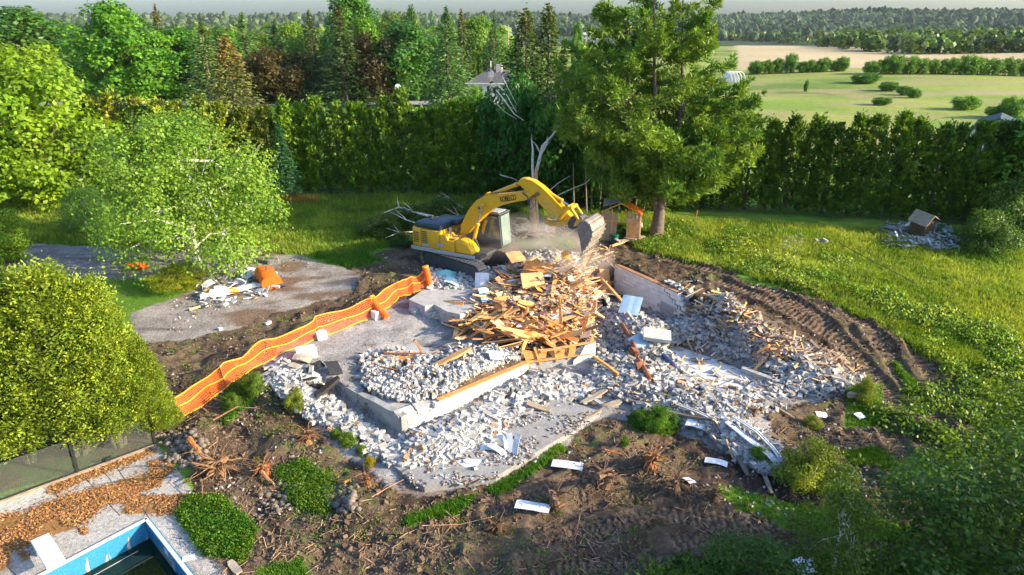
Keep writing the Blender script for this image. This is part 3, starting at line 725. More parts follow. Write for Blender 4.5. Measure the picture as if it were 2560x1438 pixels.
# --- hedges
g_mid = "cedars in the tall hedge behind the lawn"; g_right = "cedars in the right-hand hedge below the field"
def hedge(p0, p1, n, tops, w_, group, label, tint=(1, 1, 1)):
    for i in range(n):
        t = (i + .5) / n; px = p0[0] + (p1[0] - p0[0]) * t + random.uniform(-8, 8); Yd = p0[1] + (p1[1] - p0[1]) * t + random.uniform(-.4, .4)
        tp = np.interp(px, [a for a, b in tops], [b for a, b in tops]) + random.uniform(-10, 12)
        k = random.randrange(3); v = random.uniform(.8, 1.2)
        tree("hedge_cedar", label, "cedar", CED[k], CEDT, px, Yd, tp, w_ * random.uniform(.95, 1.25), 1.5, 7, (tint[0] * v, tint[1] * v, tint[2]), group)
hedge((225, 50), (700, 52), 9, [(225, 250), (300, 238), (480, 245), (700, 262)], 88, "cedars in the hedge behind the poplar", "olive cedar of the hedge running behind the poplar and olive fir", (1.45, 1.05, .9))
hedge((700, 52), (1240, 51), 13, [(700, 262), (780, 245), (900, 262), (1010, 212), (1060, 262), (1150, 250), (1240, 250)], 82, g_mid, "cedar of the tall dark hedge between olive fir and bare birch", (1.0, 1.05, .8))
hedge((1240, 49), (1700, 46), 8, [(1240, 330), (1700, 330)], 96, "cedars in the shaded hedge behind the shed", "shaded cedar of the hedge behind shed and excavator arm", (.6, .7, .6))  # darker tint puts this hedge's shade into the leaf colour
hedge((1640, 47.5), (2620, 42.5), 19, [(1640, 300), (1870, 285), (1950, 290), (2060, 300), (2130, 290), (2230, 285), (2330, 310), (2450, 305), (2600, 300)], 96, g_right, "cedar of the long dark hedge below the right-hand field", (.85, .9, .75))
# foreground cedars
FCED = [cedar("cedar_foliage", 1.7, 7, 1300, 28, .115, (.10, .155, .018), (.24, .27, .030), seed=s, pw=.55, z0=.14) for s in (11, 12)]
FCT = MB()
for i in range(5):
    a = i * 1.3; FCT.tube([(math.cos(a) * .15, math.sin(a) * .15, -.1), (math.cos(a) * .5, math.sin(a) * .5, 2), (math.cos(a) * .5, math.sin(a) * .5, 6)], [.11, .08, .02], 7)
FCT = FCT.mesh("cedar_stems", BARK, True)
for i, (px, Yd, pt, w_, lb) in enumerate([(-150, 19.2, 680, 300, "cut off by the frame at far left"), (10, 19.8, 668, 320, "at the left edge"), (150, 20.2, 672, 300, "second from the frame edge"), (255, 20.7, 705, 235, "with the highest right shoulder"), (340, 21.2, 850, 140, "shorter, stepping down to the right"), (385, 21.7, 985, 80, "smallest, at the right end by the glass fence end")]):
    tree("golden_cedar", "golden-green foreground cedar " + lb, "cedar", FCED[i % 2], FCT, px, Yd, pt, w_ * .98, 1.7, 7, (1, 1, 1), sqy=.8)

# --- the big white pine on the right
def pine():
    g = np.random.default_rng(77); H_ = 15.0
    b = MB(); C = []; A = []; Nn = []; co = []
    trunks = [[(0, 0, -.3), (.1, 0, 1.6), (.0, .1, 3.0), (-.5, .2, 5.5), (-.7, .2, 9), (-1.2, .3, 15.5)],
              [(0, 0, 1.4), (.55, .1, 3.2), (.9, .1, 5.5), (.9, .1, 9), (.5, .2, 14.6)],
              [(0, 0, 1.6), (-.6, -.1, 3.3), (-1.5, -.3, 5.2), (-2.2, -.2, 8), (-2.6, 0, 13.5)]]
    b.tube(trunks[0], [.50, .34, .25, .17, .11, .03], 10); b.tube(trunks[1], [.28, .21, .16, .11, .03], 8); b.tube(trunks[2], [.24, .18, .13, .09, .02], 8)
    nb = 0
    for ti, tk in enumerate(trunks):
        tk = [Vector(p) for p in tk]
        for k in range(84 if ti == 0 else 66):
            f = g.uniform(.16, 1.0); f = f * (len(tk) - 1); i = min(int(f), len(tk) - 2); s = tk[i].lerp(tk[i + 1], f - i)
            if s.z < 2.6: continue
            t = min(s.z / H_, .97)
            Lb = (6.6 * (1 - t) ** .62 + .7) * g.uniform(.55, 1.12) * (1.0 if ti == 0 else .92)
            if s.z < 4.2: Lb *= .62
            th = g.uniform(0, 2 * math.pi)
            # away from the other stems
            if ti == 1: th = g.normal(0, 1.1)
            if ti == 2: th = g.normal(math.pi, 1.1)
            d = Vector((math.cos(th), math.sin(th), 0)); rise = g.uniform(-.12, .5)
            pts = [s, s + d * Lb * .4 + Vector((0, 0, Lb * rise * .25)), s + d * Lb * .8 + Vector((0, 0, Lb * rise * .7)), s + d * Lb + Vector((0, 0, Lb * (rise + .08)))]
            r0 = .018 + .012 * Lb; b.tube(pts, [r0, r0 * .7, r0 * .35, r0 * .1], 4, cap=False)
            side = Vector((-d.y, d.x, 0))
            nt_ = int(9 + Lb * 11)
            warm = g.uniform(0, 1); tt = g.uniform(.8, 1.2)
            for q in range(nt_):
                u = g.uniform(.12, 1.0); ii_ = min(int(u * 3), 2); c = pts[ii_].lerp(pts[ii_ + 1], u * 3 - ii_)
                c = c + side * g.normal(0, 1) * Lb * .17 * (1.25 - u) + Vector((0, 0, g.normal(.12, .20)))
                n = 13; r = g.uniform(.26, .44)
                dd = unit(g.normal(size=(n, 3)) + np.array([d.x * .8, d.y * .8, .7]))
                pts_ = np.array(c)[None] + dd * r * .6
                C.append(pts_); A.append(dd); Nn.append(unit(g.normal(size=(n, 3)) + np.array([0, 0, .6])))
                cc = np.array([.075, .15, .022]) * (1 - warm) + np.array([.17, .24, .035]) * warm
                co.append(cc[None] * (tt * g.uniform(.7, 1.35, n))[:, None])
    C = np.concatenate(C); A = np.concatenate(A); Nn = np.concatenate(Nn); co = np.concatenate(co)
    e = empty("pine_tree", PG(1640, 590), 0, "huge multi-stemmed white pine right of the excavator bucket", "tree"); e.scale = (.96, .96, .93)
    print("pine leaves", len(C))
    link("crown", leafmesh("pine_crown", C, A, Nn,   .36 * g.uniform(.7, 1.3, len(C)), .085, co, NEEDLE), e)
    link("trunk", b.mesh("pine_trunk", PINEBARK, True), e)
pine()

# --- round bush, ground shrubs, foreground right trees
BUSH = broad("bush_foliage", 1.35, 1.9, 80, 210, .075, (.09, .135, .015), (.16, .185, .02), z0=.0, seed=8, low=True, lobe_r=(.18, .30), flat=.8)
BUSHT = limbs("bush_stems", 1.9, BUSH[1], BIRCHBARK, r0=.05, nl=10, seed=3, fork=.1)
def shrub(px, py, w_m, h_m, label, tint=(1, 1, 1), name="shrub", cat="shrub", group=None):
    p = PG(px, py); e = empty(name, p, random.uniform(0, 6.28), label, cat, group)
    link("foliage", BUSH[0], e, scale=(w_m / 2.7, w_m / 2.7, h_m / 1.9), color=tint)
    link("stem", BUSHT, e, scale=(w_m / 2.7, w_m / 2.7, h_m / 1.9)); return e
shrub(2035, 1205, 2.6, 1.45, "round yellow-green bush right of the fallen gutters", (1.25, 1.2, 1), "round_bush")
shrub(742, 1025, .85, .95, "small yellow-green shrub beside the dark roofing scraps", (1.15, 1.1, 1))
shrub(640, 985, .9, .9, "green shrub under the orange fence net", (.75, .95, 1)); shrub(585, 1020, .7, .6, "smaller green shrub left of the one under the net", (.7, .9, .9))
shrub(870, 1110, .8, .45, "leafy green shrub at the left edge of the block fan", (.8, 1, .8)); shrub(925, 1165, .45, .4, "yellow flowering clump at the block fan's lower left", (2.0, 1.25, .5))
shrub(840, 1095, .5, .35, "low green sprig above the leafy shrub by the block fan", (.8, 1, .8)); shrub(905, 1135, .5, .35, "low green sprig below the leafy shrub by the block fan", (.8, 1, .8))
shrub(2160, 1000, 1.0, 1.0, "yellowish shrub beside the log at the rubble's right end", (1.1, 1.1, 1)); shrub(2030, 1060, .8, .4, "thin yellow-green shrub above the round bush", (1.2, 1.1, 1.2))
shrub(1650, 1062, 1.5, .65, "bright green leafy patch between rubble and uprooted stump", (.6, 1.0, .5)); shrub(1605, 1055, 1.0, .5, "left half of the bright leafy patch by the stump", (.6, 1.0, .5))
shrub(1895, 1150, .9, .5, "green undergrowth under the fallen gutter frames", (.6, .95, .7)); shrub(1560, 1120, .4, .4, "tiny green sprig beside the uprooted stump", (.6, .95, .7))

for q in EDGE: shrub(q[0], q[1], q[2], q[3], q[4], q[5], "bush")
def weeds(name, label, polys, n, sz, c1, c2, per=9, up=.6, seed=1, cat="weeds", cond=None):
    """Uncountable low plants inside photo areas as one stuff object."""
    g = np.random.default_rng(seed); xs = []; ys = []
    for poly, share in polys:
        a = np.array(poly); lo, hi = a.min(0), a.max(0); k = int(n * share)
        qx = g.uniform(lo[0], hi[0], k * 4); qy = g.uniform(lo[1], hi[1], k * 4)
        m = inpoly(qx, qy, poly); qx = qx[m][:k]; qy = qy[m][:k]
        x, y, z = Pv(qx, qy); xs.append(x); ys.append(y)
    x = np.concatenate(xs); y = np.concatenate(ys)
    if cond is not None: k = cond(x, y); x = x[k]; y = y[k]
    z = Gv(x, y); n = len(x); N2 = n * per
    s = sz * g.uniform(.6, 1.4, n); tt = g.uniform(.7, 1.3, n); wm = (fbm(x * .6, y * .6, seed + 5) + g.normal(size=n) * .12)[:, None]
    X3 = np.repeat(np.stack([x, y, z], 1), per, 0); ss = np.repeat(s, per)
    o = g.normal(size=(N2, 3)) * (ss * .55)[:, None]; o[:, 2] = np.abs(g.normal(size=N2)) * ss * up + ss * .08
    wm = np.clip((wm - .3) * 2.4, 0, 1)
    cc = np.repeat((np.array(c1) * (1 - wm) + np.array(c2) * wm) * tt[:, None], per, 0) * g.uniform(.75, 1.3, N2)[:, None]
    nn = unit(g.normal(size=(N2, 3)) * .6 + np.array([0, 0, 1]))
    ax = unit(g.normal(size=(N2, 3)) + np.array([0, 0, .5]))
    o_ = link(name, leafmesh(name, X3 + o, ax, nn, ss * .48, ss * .32, cc, LEAF), None, color=(1, 1, 1)); tag(o_, label, cat, None, "stuff"); return o_
def blades(name, label, polys, n, h, c1, c2, wd=.04, per=5, seed=1, cond=None):
    g = np.random.default_rng(seed); xs = []; ys = []
    for poly, share in polys:
        a = np.array(poly); lo, hi = a.min(0), a.max(0); k = int(n * share)
        qx = g.uniform(lo[0], hi[0], k * 4); qy = g.uniform(lo[1], hi[1], k * 4)
        m = inpoly(qx, qy, poly); qx = qx[m][:k]; qy = qy[m][:k]
        x, y, z = Pv(qx, qy); xs.append(x); ys.append(y)
    x = np.concatenate(xs); y = np.concatenate(ys)
    if cond is not None: k = cond(x, y); x = x[k]; y = y[k]
    z = Gv(x, y) - .02; n = len(x); N2 = n * per
    s = h * g.uniform(.5, 1.4, n) * (.6 + .8 * fbm(x * .7, y * .7, seed + 9)) * np.clip(y / 30, .8, 2.5); ss = np.repeat(s, per)
    X3 = np.repeat(np.stack([x, y, z], 1), per, 0); X3[:, :2] += g.normal(size=(N2, 2)) * ss[:, None] * .35
    tipo = g.normal(size=(N2, 3)) * ss[:, None] * .38; tipo[:, 2] = ss
    wv = g.normal(size=(N2, 3)) ; wv[:, 2] = 0; wv = unit(wv) * (wd * np.repeat(np.clip(y / 22, .7, 3.5), per))[:, None] * .5
    V = np.stack([X3 - wv, X3 + wv, X3 + tipo], 1).reshape(-1, 3)
    wm = np.clip((fbm(x * .5, y * .5, seed + 5) - .3) * 2.4 + g.normal(size=n) * .15, 0, 1)[:, None]
    cc = np.repeat((np.array(c1) * (1 - wm) + np.array(c2) * wm) * g.uniform(.75, 1.3, n)[:, None], per, 0) * g.uniform(.8, 1.25, N2)[:, None]
    o_ = link(name, np_mesh(name, V, None, np.arange(N2 * 3).reshape(-1, 3), LEAF, np.repeat(cc, 3, 0)), None, color=(1, 1, 1)); tag(o_, label, "grass", None, "stuff"); return o_
def ok_grass(x, y): return ~mask_at(m_dirt & ~m_grass, x, y) & ~mask_at(m_drive | m_patio | m_dust | m_deck, x, y)
rightfield = [(1540, 560), (1700, 545), (2560, 600), (2620, 1500), (2000, 1500), (2350, 1340), (2420, 1120), (2380, 950), (2240, 840), (2030, 740), (1800, 670), (1600, 640)]
blades("grass", "rough sunlit grass covering the slope right of the tyre ruts", [(rightfield, .72), ([(0, 495), (1740, 485), (1640, 560), (1300, 560), (1060, 600), (870, 640), (0, 615)], .28)], 60000, .19, (.09, .16, .018), (.23, .27, .05), seed=3, cond=ok_grass)
patch = [(p, 1 / len(grass_polys)) for p in grass_polys]
blades("grass", "fresh green grass strips growing on the bare soil", [(p, s) for p, s in patch], 9000, .17, (.045, .13, .012), (.12, .20, .03), seed=4, cond=lambda x, y: mask_at(m_grass, x, y))
blades("grass", "dead and torn grass scattered over the bare soil", [(dirt_polys[0], .6), ([(1900, 1080), (2450, 1100), (2500, 1500), (1600, 1500), (1850, 1330)], .4)], 7000, .11, (.10, .09, .04), (.15, .16, .05), seed=5, per=3, cond=lambda x, y: mask_at(onsoil, x, y) & (fbm(x * .4, y * .4, 91) > .5))
weeds("weeds", "tall leafy weeds and wild flowers on the slope above the tyre ruts", [([(1680, 560), (1840, 580), (2150, 660), (2330, 760), (2500, 820), (2640, 900), (2620, 1100), (2430, 1000), (2290, 850), (2030, 735), (1800, 665), (1600, 620)], 1.0)], 3600, .24, (.11, .20, .03), (.26, .30, .07), seed=6, cond=lambda x, y: ok_grass(x, y) & (fbm(x * .55, y * .55, 88, 3) > .50), per=22)
weeds("ground_cover", "lush low yellow-flowered ground cover beside the pool deck", [(grass_polys[2], .7), (grass_polys[3], .3)], 4200, .12, (.045, .125, .01), (.14, .19, .015), seed=7, per=12, cond=lambda x, y: mask_at(m_grass, x, y))
weeds("undergrowth", "undergrowth sprouting from the dug earth left of the foundation", [([(385, 860), (520, 860), (660, 940), (720, 1050), (900, 1200), (860, 1300), (640, 1240), (440, 1080)], 1)], 600, .15, (.05, .10, .02), (.12, .15, .03), seed=8, cond=lambda x, y: fbm(x * .5, y * .5, 13) > .48)
weeds("undergrowth", "leafy undergrowth in shade at the lower right", [([(2150, 1010), (2560, 900), (2700, 1500), (1560, 1500), (1700, 1400), (2200, 1390), (2380, 1330), (2330, 1200)], 1)], 3200, .26, (.05, .11, .018), (.14, .20, .035), seed=9, per=12, cond=lambda x, y: fbm(x * .5, y * .5, 15) > .36)

weeds("weeds", "sparse green weeds dotted over the bare foreground soil", [([(700, 1260), (1300, 1240), (1700, 1180), (1900, 1300), (1700, 1450), (640, 1450)], 1)], 900, .11, (.05, .11, .02), (.12, .17, .03), seed=19, per=8, cond=lambda x, y: fbm(x * .8, y * .8, 23) > .55)
# trees close to the camera at the lower right, and the ones just outside the frame that shade the foreground
def near_tree(x, y, h, rad, label, kind='poplar', tint=(1, 1, 1), name="tree", cat="tree", trunk=None):
    nR = {'maple': 5, 'maple_b': 5, 'ash': 4, 'round': 5, 'poplar': 5.6}[kind]; nH = {'round': 8, 'poplar': 8}.get(kind, 10)
    e = empty(name, (x, y, G(x, y)), random.uniform(0, 6.28), label, cat)
    s = rad / nR; link("crown", MS[kind][0], e, scale=(s, s, h / nH), color=tint); link("trunk", trunk or tr[kind], e, scale=(s, s, h / nH)); return e
near_tree(20, 4.5, 10.5, 4.5, "tall tree just outside the frame at the lower right", 'maple', (.8, .9, .8))
near_tree(27, 9, 11, 5, "second tall tree outside the frame at the right", 'maple', (.8, .9, .8))
near_tree(10, 5.0, 6.5, 3.0, "tree below the drone just outside the bottom edge", 'maple', (.8, .9, .8))
near_tree(34, 42, 9, 4.5, "tree outside the frame beside the right hedge", 'maple', (.8, .9, .8))
THIN = broad("thin_crown", 1.9, 4.2, 44, 95, .12, (.045, .085, .015), (.09, .13, .02), z0=.25, seed=18, lobe_r=(.22, .36), flat=.8)
THINT = limbs("thin_trunk", 4.2, THIN[1], BIRCHBARK, r0=.05, nl=18, seed=12, fork=.5, lean=(-.1, .2))
THINB = THINT.copy(); THINB.materials.clear(); THINB.materials.append(BARK)
for i, (px, py, h, rad, lb, tn) in enumerate([(2068, 1500, 4.0, 1.25, "thin white-stemmed birch sapling in the bottom right foreground", (.9, .95, .8)), (2330, 1480, 3.8, 2.2, "shaded sapling thicket right of the birch sapling", (.75, .95, .8)), (2520, 1430, 4.6, 2.3, "taller shaded sapling at the bottom right corner", (.75, .95, .8)), (2560, 1230, 3.8, 2.0, "shaded sapling halfway up the right edge", (.7, .9, .7)), (1880, 1520, 2.2, 1.5, "low leafy sapling left of the birch sapling", (.7, .9, .8))]):
    p = PG(px, py) if py < 1438 else at_z(px, py, 0); e = empty("sapling", (p.x, p.y, G(p.x, p.y)), i, lb, "tree")
    s = rad / 1.9; link("crown", THIN[0], e, scale=(s, s, h / 4.2), color=tn); o_ = link("trunk", THINT if i == 0 else THINB, e, scale=(s, s, h / 4.2))

# --- distant forest
def blobs(name, label, pts, r, h, c1, c2, seed, kind="stuff", sub=2):
    g = np.random.default_rng(seed); bm = bmesh.new(); bmesh.ops.create_icosphere(bm, subdivisions=sub, radius=1)
    V0 = np.array([v.co[:] for v in bm.verts]); F0 = np.array([[v.index for v in f.verts] for f in bm.faces]); bm.free()
    n = len(pts); k = len(V0)
    dis = 1 + .16 * np.clip(g.normal(size=(n, k)), -1.6, 1.6); sc_ = np.stack([r, r, h], 1)
    V = V0[None] * dis[:, :, None] * sc_[:, None, :] + pts[:, None, :]
    F = (F0[None] + (np.arange(n) * k)[:, None, None]).reshape(-1, 3)
    wm = g.random(n)[:, None]; dk = g.random(n) < .35
    cc = (np.array(c1) * (1 - wm) + np.array(c2) * wm) * g.uniform(.7, 1.3, n)[:, None]; cc = np.where(dk[:, None], cc * .55, cc)
    C3 = np.repeat(cc[:, None, :], k, 1) * g.uniform(.7, 1.3, (n, k))[:, :, None]
    o = link(name, np_mesh(name, V.reshape(-1, 3), None, F, LEAF, C3.reshape(-1, 3)), None, color=(1, 1, 1)); tag(o, label, "forest", None, kind); return o
def scatter_forest(n, y0, y1, cond, seed, rmin, rmax, pw=2.0):
    g = np.random.default_rng(seed); t = g.random(n) ** pw; y = y0 + (y1 - y0) * t; x = g.uniform(-.85, .85, n) * (y + 30)
    z = T0(x, y); px, py = proj(x, y, z); k = cond(x, y, px, py); x, y, z = x[k], y[k], z[k]
    r = g.uniform(rmin, rmax, len(x)) * (1 + y / 1500); h = r * g.uniform(.9, 1.4, len(x))
    return np.stack([x, y, z + h * .75], 1), r, h
fl = lambda px: np.interp(px, [1240, 1500, 1870, 2000, 2150, 2300, 2430, 2600], [78, 96, 103, 112, 128, 142, 160, 172])
C_R = lambda x, y, px, py: (px > 1240) & (py < fl(px)) & (y > 330)
C_L = lambda x, y, px, py: px < 1260
def leafclouds(name, label, pts, r, h, c1, c2, seed, per=44, ls=.46):
    """Far trees as small clouds of leaf masses."""
    g = np.random.default_rng(seed); n = len(pts); d = unit(g.normal(size=(n, per, 3))); d[:, :, 2] = np.where(g.random((n, per)) < .6, np.abs(d[:, :, 2]), d[:, :, 2])
    rad = g.uniform(.55, 1.0, (n, per, 1)) * (1 + .15 * g.normal(size=(n, per, 1))); C = pts[:, None, :] + d * rad * np.stack([r, r, h], 1)[:, None, :]
    wm = g.random((n, 1)); cc = (np.array(c1) * (1 - wm) + np.array(c2) * wm) * g.uniform(.7, 1.3, (n, 1)); cc = np.where(g.random((n, 1)) < .35, cc * .6, cc)
    cc = np.repeat(cc, per, 0) * g.uniform(.75, 1.3, (n * per, 1)); C = C.reshape(-1, 3); N = unit(d.reshape(-1, 3) + g.normal(size=(n * per, 3)) * .4); A = unit(np.cross(N, g.normal(size=(n * per, 3)))); L1 = np.repeat(r, per) * ls * 1.6 * g.uniform(.7, 1.3, n * per)
    o = link(name, leafmesh(name, C, A, N, L1, L1 * .8, cc, LEAF), None, color=(1, 1, 1)); tag(o, label, "forest", None, "stuff"); return o
for (nn_, ya, yb, cond, sb, rr_, lb, c1, c2) in ((4600, 330, 1000, C_R, 2, (2.3, 3.6), "nearer edge of the distant mixed forest beyond the tan field", (.035, .08, .022), (.10, .16, .04)), (2300, 215, 700, C_L, 3, (2.8, 4.2), "green woods seen between the left-hand background trees", (.05, .11, .022), (.13, .19, .04))):
    p_, r_2, h_ = scatter_forest(nn_, ya, yb, cond, 5 + sb, rr_[0], rr_[1], 1.3)
    leafclouds("distant_forest", lb, p_, r_2, h_, c1, c2, 5 + sb)
for (nn_, ya, yb, cond, rr_, lb) in ((11000, 950, 3300, C_R, (3.0, 4.6), "distant mixed forest rolling to the skyline on the right"), (3500, 550, 3300, C_L, (3.0, 4.8), "distant green woods along the left skyline")):
    p_, r_2, h_ = scatter_forest(nn_, ya, yb, cond, 15, rr_[0], rr_[1], 1.3)
    blobs("distant_forest", lb, p_, r_2, h_, (.03, .065, .022), (.075, .115, .035), 15, sub=1)
# woods between the named trees and the distant forest: individual trees
k = 0
for i in range(34):
    px = random.uniform(-60, 1270); Yd = random.uniform(108, 175)
    if 880 < px < 1010 and Yd < 125: continue
    kind = random.choice(['ash', 'maple', 'round', 'maple']); tv = random.uniform(.65, 1.15)
    top = np.interp(px, [0, 200, 260, 430, 700, 1000, 1270], [75, 90, 78, 88, 86, 82, 92]) + random.uniform(-6, 20)
    maple(kind, "woodland_tree", "green woodland tree in the belt across the road", px, Yd, top, random.uniform(65, 120), (tv * random.uniform(.8, 1.2), tv, tv * .95), "woodland trees across the road")
# field hedgerows of separate bushy trees
for i, px in enumerate([1895, 1925, 1950, 1980, 2010, 2035, 2062, 2092, 2110]):
    maple('round', "hedgerow_tree", "bush of the near hedgerow left of the gap below the tan field", px, 182, [152, 150, 146, 134, 154, 150, 144, 152, 142][i], [40, 34, 30, 34, 34, 40, 36, 30, 34][i], (.65, .8, .6), "bushes of the left field hedgerow")
for i, px in enumerate([2185, 2215, 2240, 2280, 2310, 2345, 2380, 2420, 2450, 2490, 2530, 2575]):
    maple('round', "hedgerow_tree", "rounded tree of the hedgerow right of the gap below the tan field", px, 172, [152, 148, 136, 140, 146, 148, 144, 138, 142, 146, 144, 142][i], [42, 40, 52, 46, 40, 42, 44, 54, 50, 46, 44, 50][i], (.75, .85, .6), "rounded trees of the right field hedgerow")
# ------------------------------------------------------------------ foundations, walls, slabs
M_WHITE = mat("painted_block_white", (.72, .72, .70), .85, .18, 5, .35, tint=True, dirt=((.30, .27, .24), .62))
M_BLOCK = mat("rubble_block", (.62, .61, .585), .9, .10, 3, .15, tint=True, dirt=((.36, .34, .31), .68))
M_CONC = mat("concrete_grey", (.28, .27, .25), .9, .22, 2.5, .5, dirt=((.17, .15, .13), .60))
M_CONCL = mat("concrete_pale", (.38, .37, .35), .9, .22, 2.0, .4, dirt=((.24, .21, .18), .58))
M_WOOD = mat("raw_lumber", (.58, .37, .18), .8, .28, 4, .35, tint=True)
M_GREYWOOD = mat("weathered_wood", (.30, .25, .20), .9, .3, 5, .4, tint=True)
M_BLACK = mat("tar_paper", (.025, .027, .03), .85, .3, 6, .3)
M_SIDING = mat("white_siding", (.70, .70, .69), .6, .14, 3, .2, tint=True, dirt=((.36, .32, .27), .60))
M_RUST = mat("rusty_steel", (.22, .085, .04), .85, .4, 8, .4)
# block variants, unit sized, shared
def chipped(i, seg=1, amp=.05):
    random.seed(100 + i); b = MB(); b.box((0, 0, 0), (1, 1, 1), jit=amp); me = b.mesh("block", M_BLOCK); return me
BLK = [chipped(i) for i in range(6)]
def hollow_block():
    b = MB(); W, H_, D = 1.0, 1.0, 1.0
    # three webs and two faces, cores open at top and bottom
    for y in (-.42, .42): b.box((0, y, 0), (1, .16, 1))
    for x in (-.42, 0, .42): b.box((x, 0, 0), (.16, .675, .995))
    return b.mesh("hollow_block", M_BLOCK)
HB = hollow_block()
def block_wall(name, label, a, b, z0, rows, L=.40, h=.20, th=.20, top=None, start=0, tint=(1, 1, 1), grey=None, parent=None, skip=None, group=None, rag=.02, mesh=None):
    """A wall of separate blocks from a to b (world xy); top(s) gives how many rows stand at distance s."""
    a = Vector((a[0], a[1], 0)); b_ = Vector((b[0], b[1], 0)); d = (b_ - a); LL = d.length; d.normalize(); rz = math.atan2(d.y, d.x)
    e = parent or empty(name, (a.x, a.y, z0), rz, label, "wall", group)
    for r in range(rows):
        off = (L / 2 if r % 2 else 0); s = -off
        while s < LL - .05:
            l0, l1 = max(s, 0), min(s + L, LL); c = (l0 + l1) / 2; w_ = l1 - l0
            s += L
            if w_ < .08: continue
            if top and r >= top(c): continue
            if skip and skip(c, r): continue
            v = random.uniform(.88, 1.08); t = (v, v, v * .99)
            if grey and grey(c, r): t = (.55, .56, .56)
            link("block", mesh or random.choice(BLK), e, loc=(c, random.uniform(-.006, .006), (r + .5) * h + start), scale=(w_ - .014, th, h - .014), rot=(0, 0, random.uniform(-rag, rag)), color=tuple(t[i] * tint[i] for i in range(3)))
    return e
# back basement wall (white, step-cracked right end)
WL = (WB - WA).length
wd = (WB - WA).normalized()
def wtop(c):
    u = c / WL
    return 8 if u < .80 else 8 - int((u - .80) / .2 * 6)
wn_ = Vector((wd.y, -wd.x, 0)) * .24
bw = block_wall("basement_wall", "white painted block wall of the open basement, stepped down at its right end", (WA + wn_).xy, (WB + wn_).xy, 0, 8, top=wtop, tint=(1.4, 1.4, 1.38), grey=lambda c, r: .60 < c / WL < .80 and r < 4, rag=.004)
mb = MB(); mb.box((WL * .42, .02, 1.625), (WL * .80, .28, .04), (0, 0, 0)); mb.build("sill_plank", M_GREYWOOD, bw, color=(1.2, .75, .5))
mb = MB(); mb.box((WL * .45, .13, .78), (WL * .9, .05, 1.5)); mb.build("wall_core", M_CONC, bw)
# cracks stepping down the painted face
ck = MB(); cx_, cz_ = WL * .66, 1.58
for i in range(11):
    ck.box((cx_, -.108, cz_ - .1), (.022, .012, .2)); cz_ -= .2 if i % 2 == 0 else .0
    if cz_ < .2: break
    ck.box((cx_ + .1, -.108, cz_), (.2, .012, .02)); cx_ += .2
    if i % 2: cz_ -= 0
ck.build("crack", M_BLACK, bw)
# house slab and its front walls
def poly_prism(name, pts, z0, z1, m, jitter=0):
    b = MB(); b.prism([(p[0], p[1]) for p in pts], z0, z1, 'z'); return b.build(name, m)
inn = [K + Vector((.1, .35, 0)), M_ + Vector((-.1, .35, 0)), Vector((2.3, 28.9, 0)), Vector((-3.7, 30.2, 0)), L_ + Vector((.5, .15, 0))]
fs = poly_prism("floor_slab", inn, -.3, .74, M_CONCL); tag(fs, kind="structure")
dKL = (L_ - K); dKL.z = 0; LKL = dKL.length; dKL.normalize()
def wall_along(a, d, s0, s1, zb, zt0, zt1, th, name, m, parent=None, side=1, n=16, jit=.02):
    """Solid cast wall following a line, its top a little uneven."""
    b = MB(); nrm = Vector((-d.y, d.x, 0)) * side; rows = []
    for i in range(n + 1):
        t = i / n; p = a + d * (s0 + (s1 - s0) * t); zt = zt0 + (zt1 - zt0) * t + random.uniform(-jit, jit)
        o = len(b.v)
        for q in (p, p + nrm * th): b.v += [(q.x, q.y, zb), (q.x, q.y, zt + random.uniform(-jit, jit) * .6)]
        rows.append(o)
    for i in range(n):
        o, k = rows[i], rows[i + 1]
        b.f += [(o, k, k + 1, o + 1), (o + 1, k + 1, k + 3, o + 3), (o + 3, k + 3, k + 2, o + 2), (o + 2, k + 2, k, o)]
    b.f += [(rows[0], rows[0] + 1, rows[0] + 3, rows[0] + 2), (rows[-1], rows[-1] + 2, rows[-1] + 3, rows[-1] + 1)]
    o = b.build(name, m, parent); return o
cw = wall_along(K, dKL, -.02, LKL + .3, -.3, .86, .84, .28, "concrete_wall", M_CONCL, side=-1); cw.data.materials[0] = mat("concrete_painted_shade", (.27, .27, .25), .9, .2, 2, .4, dirt=((.16, .15, .13), .62)); tag(cw, "long smooth grey concrete foundation wall in shade running left from the corner", "wall")  # darker concrete copy: the wall's shade is put into its colour
cw2 = wall_along(K, dKM, .30, 6.4, -.3, .14, .16, .30, "concrete_footing", M_CONC, side=1); tag(cw2, "concrete footing course below the sunlit block wall", "footing")
fw = block_wall("front_block_wall", "low sunlit painted block wall on the footing, topped by an orange sill plank", (K + dKM * .3 + Vector((-dKM.y, dKM.x, 0)) * .12).xy, (K + dKM * 6.3 + Vector((-dKM.y, dKM.x, 0)) * .12).xy, .145, 3, top=lambda c: 2 if c < 1.35 else 3, tint=(1, .98, .93), rag=.01, h=.215)
mb = MB(); mb.box((3.85, .0, .68), (4.9, .22, .045), (0, 0, .004)); mb.build("sill_plank", M_WOOD, fw, color=(1.0, .72, .5))
for i, (s, l) in enumerate(((.35, .8), (1.0, .5))):
    c = K + dKM * s + Vector((-dKM.y, dKM.x, 0)) * .25
    b = MB(); b.box((c.x, c.y, .74), (l, .42, .16), (R(8), R(4), math.atan2(dKM.y, dKM.x)), jit=.04); tag(b.build("broken_kerb", M_CONCL), ["left", "right"][i] + " broken concrete lump on the wall beside the foundation corner", "concrete")
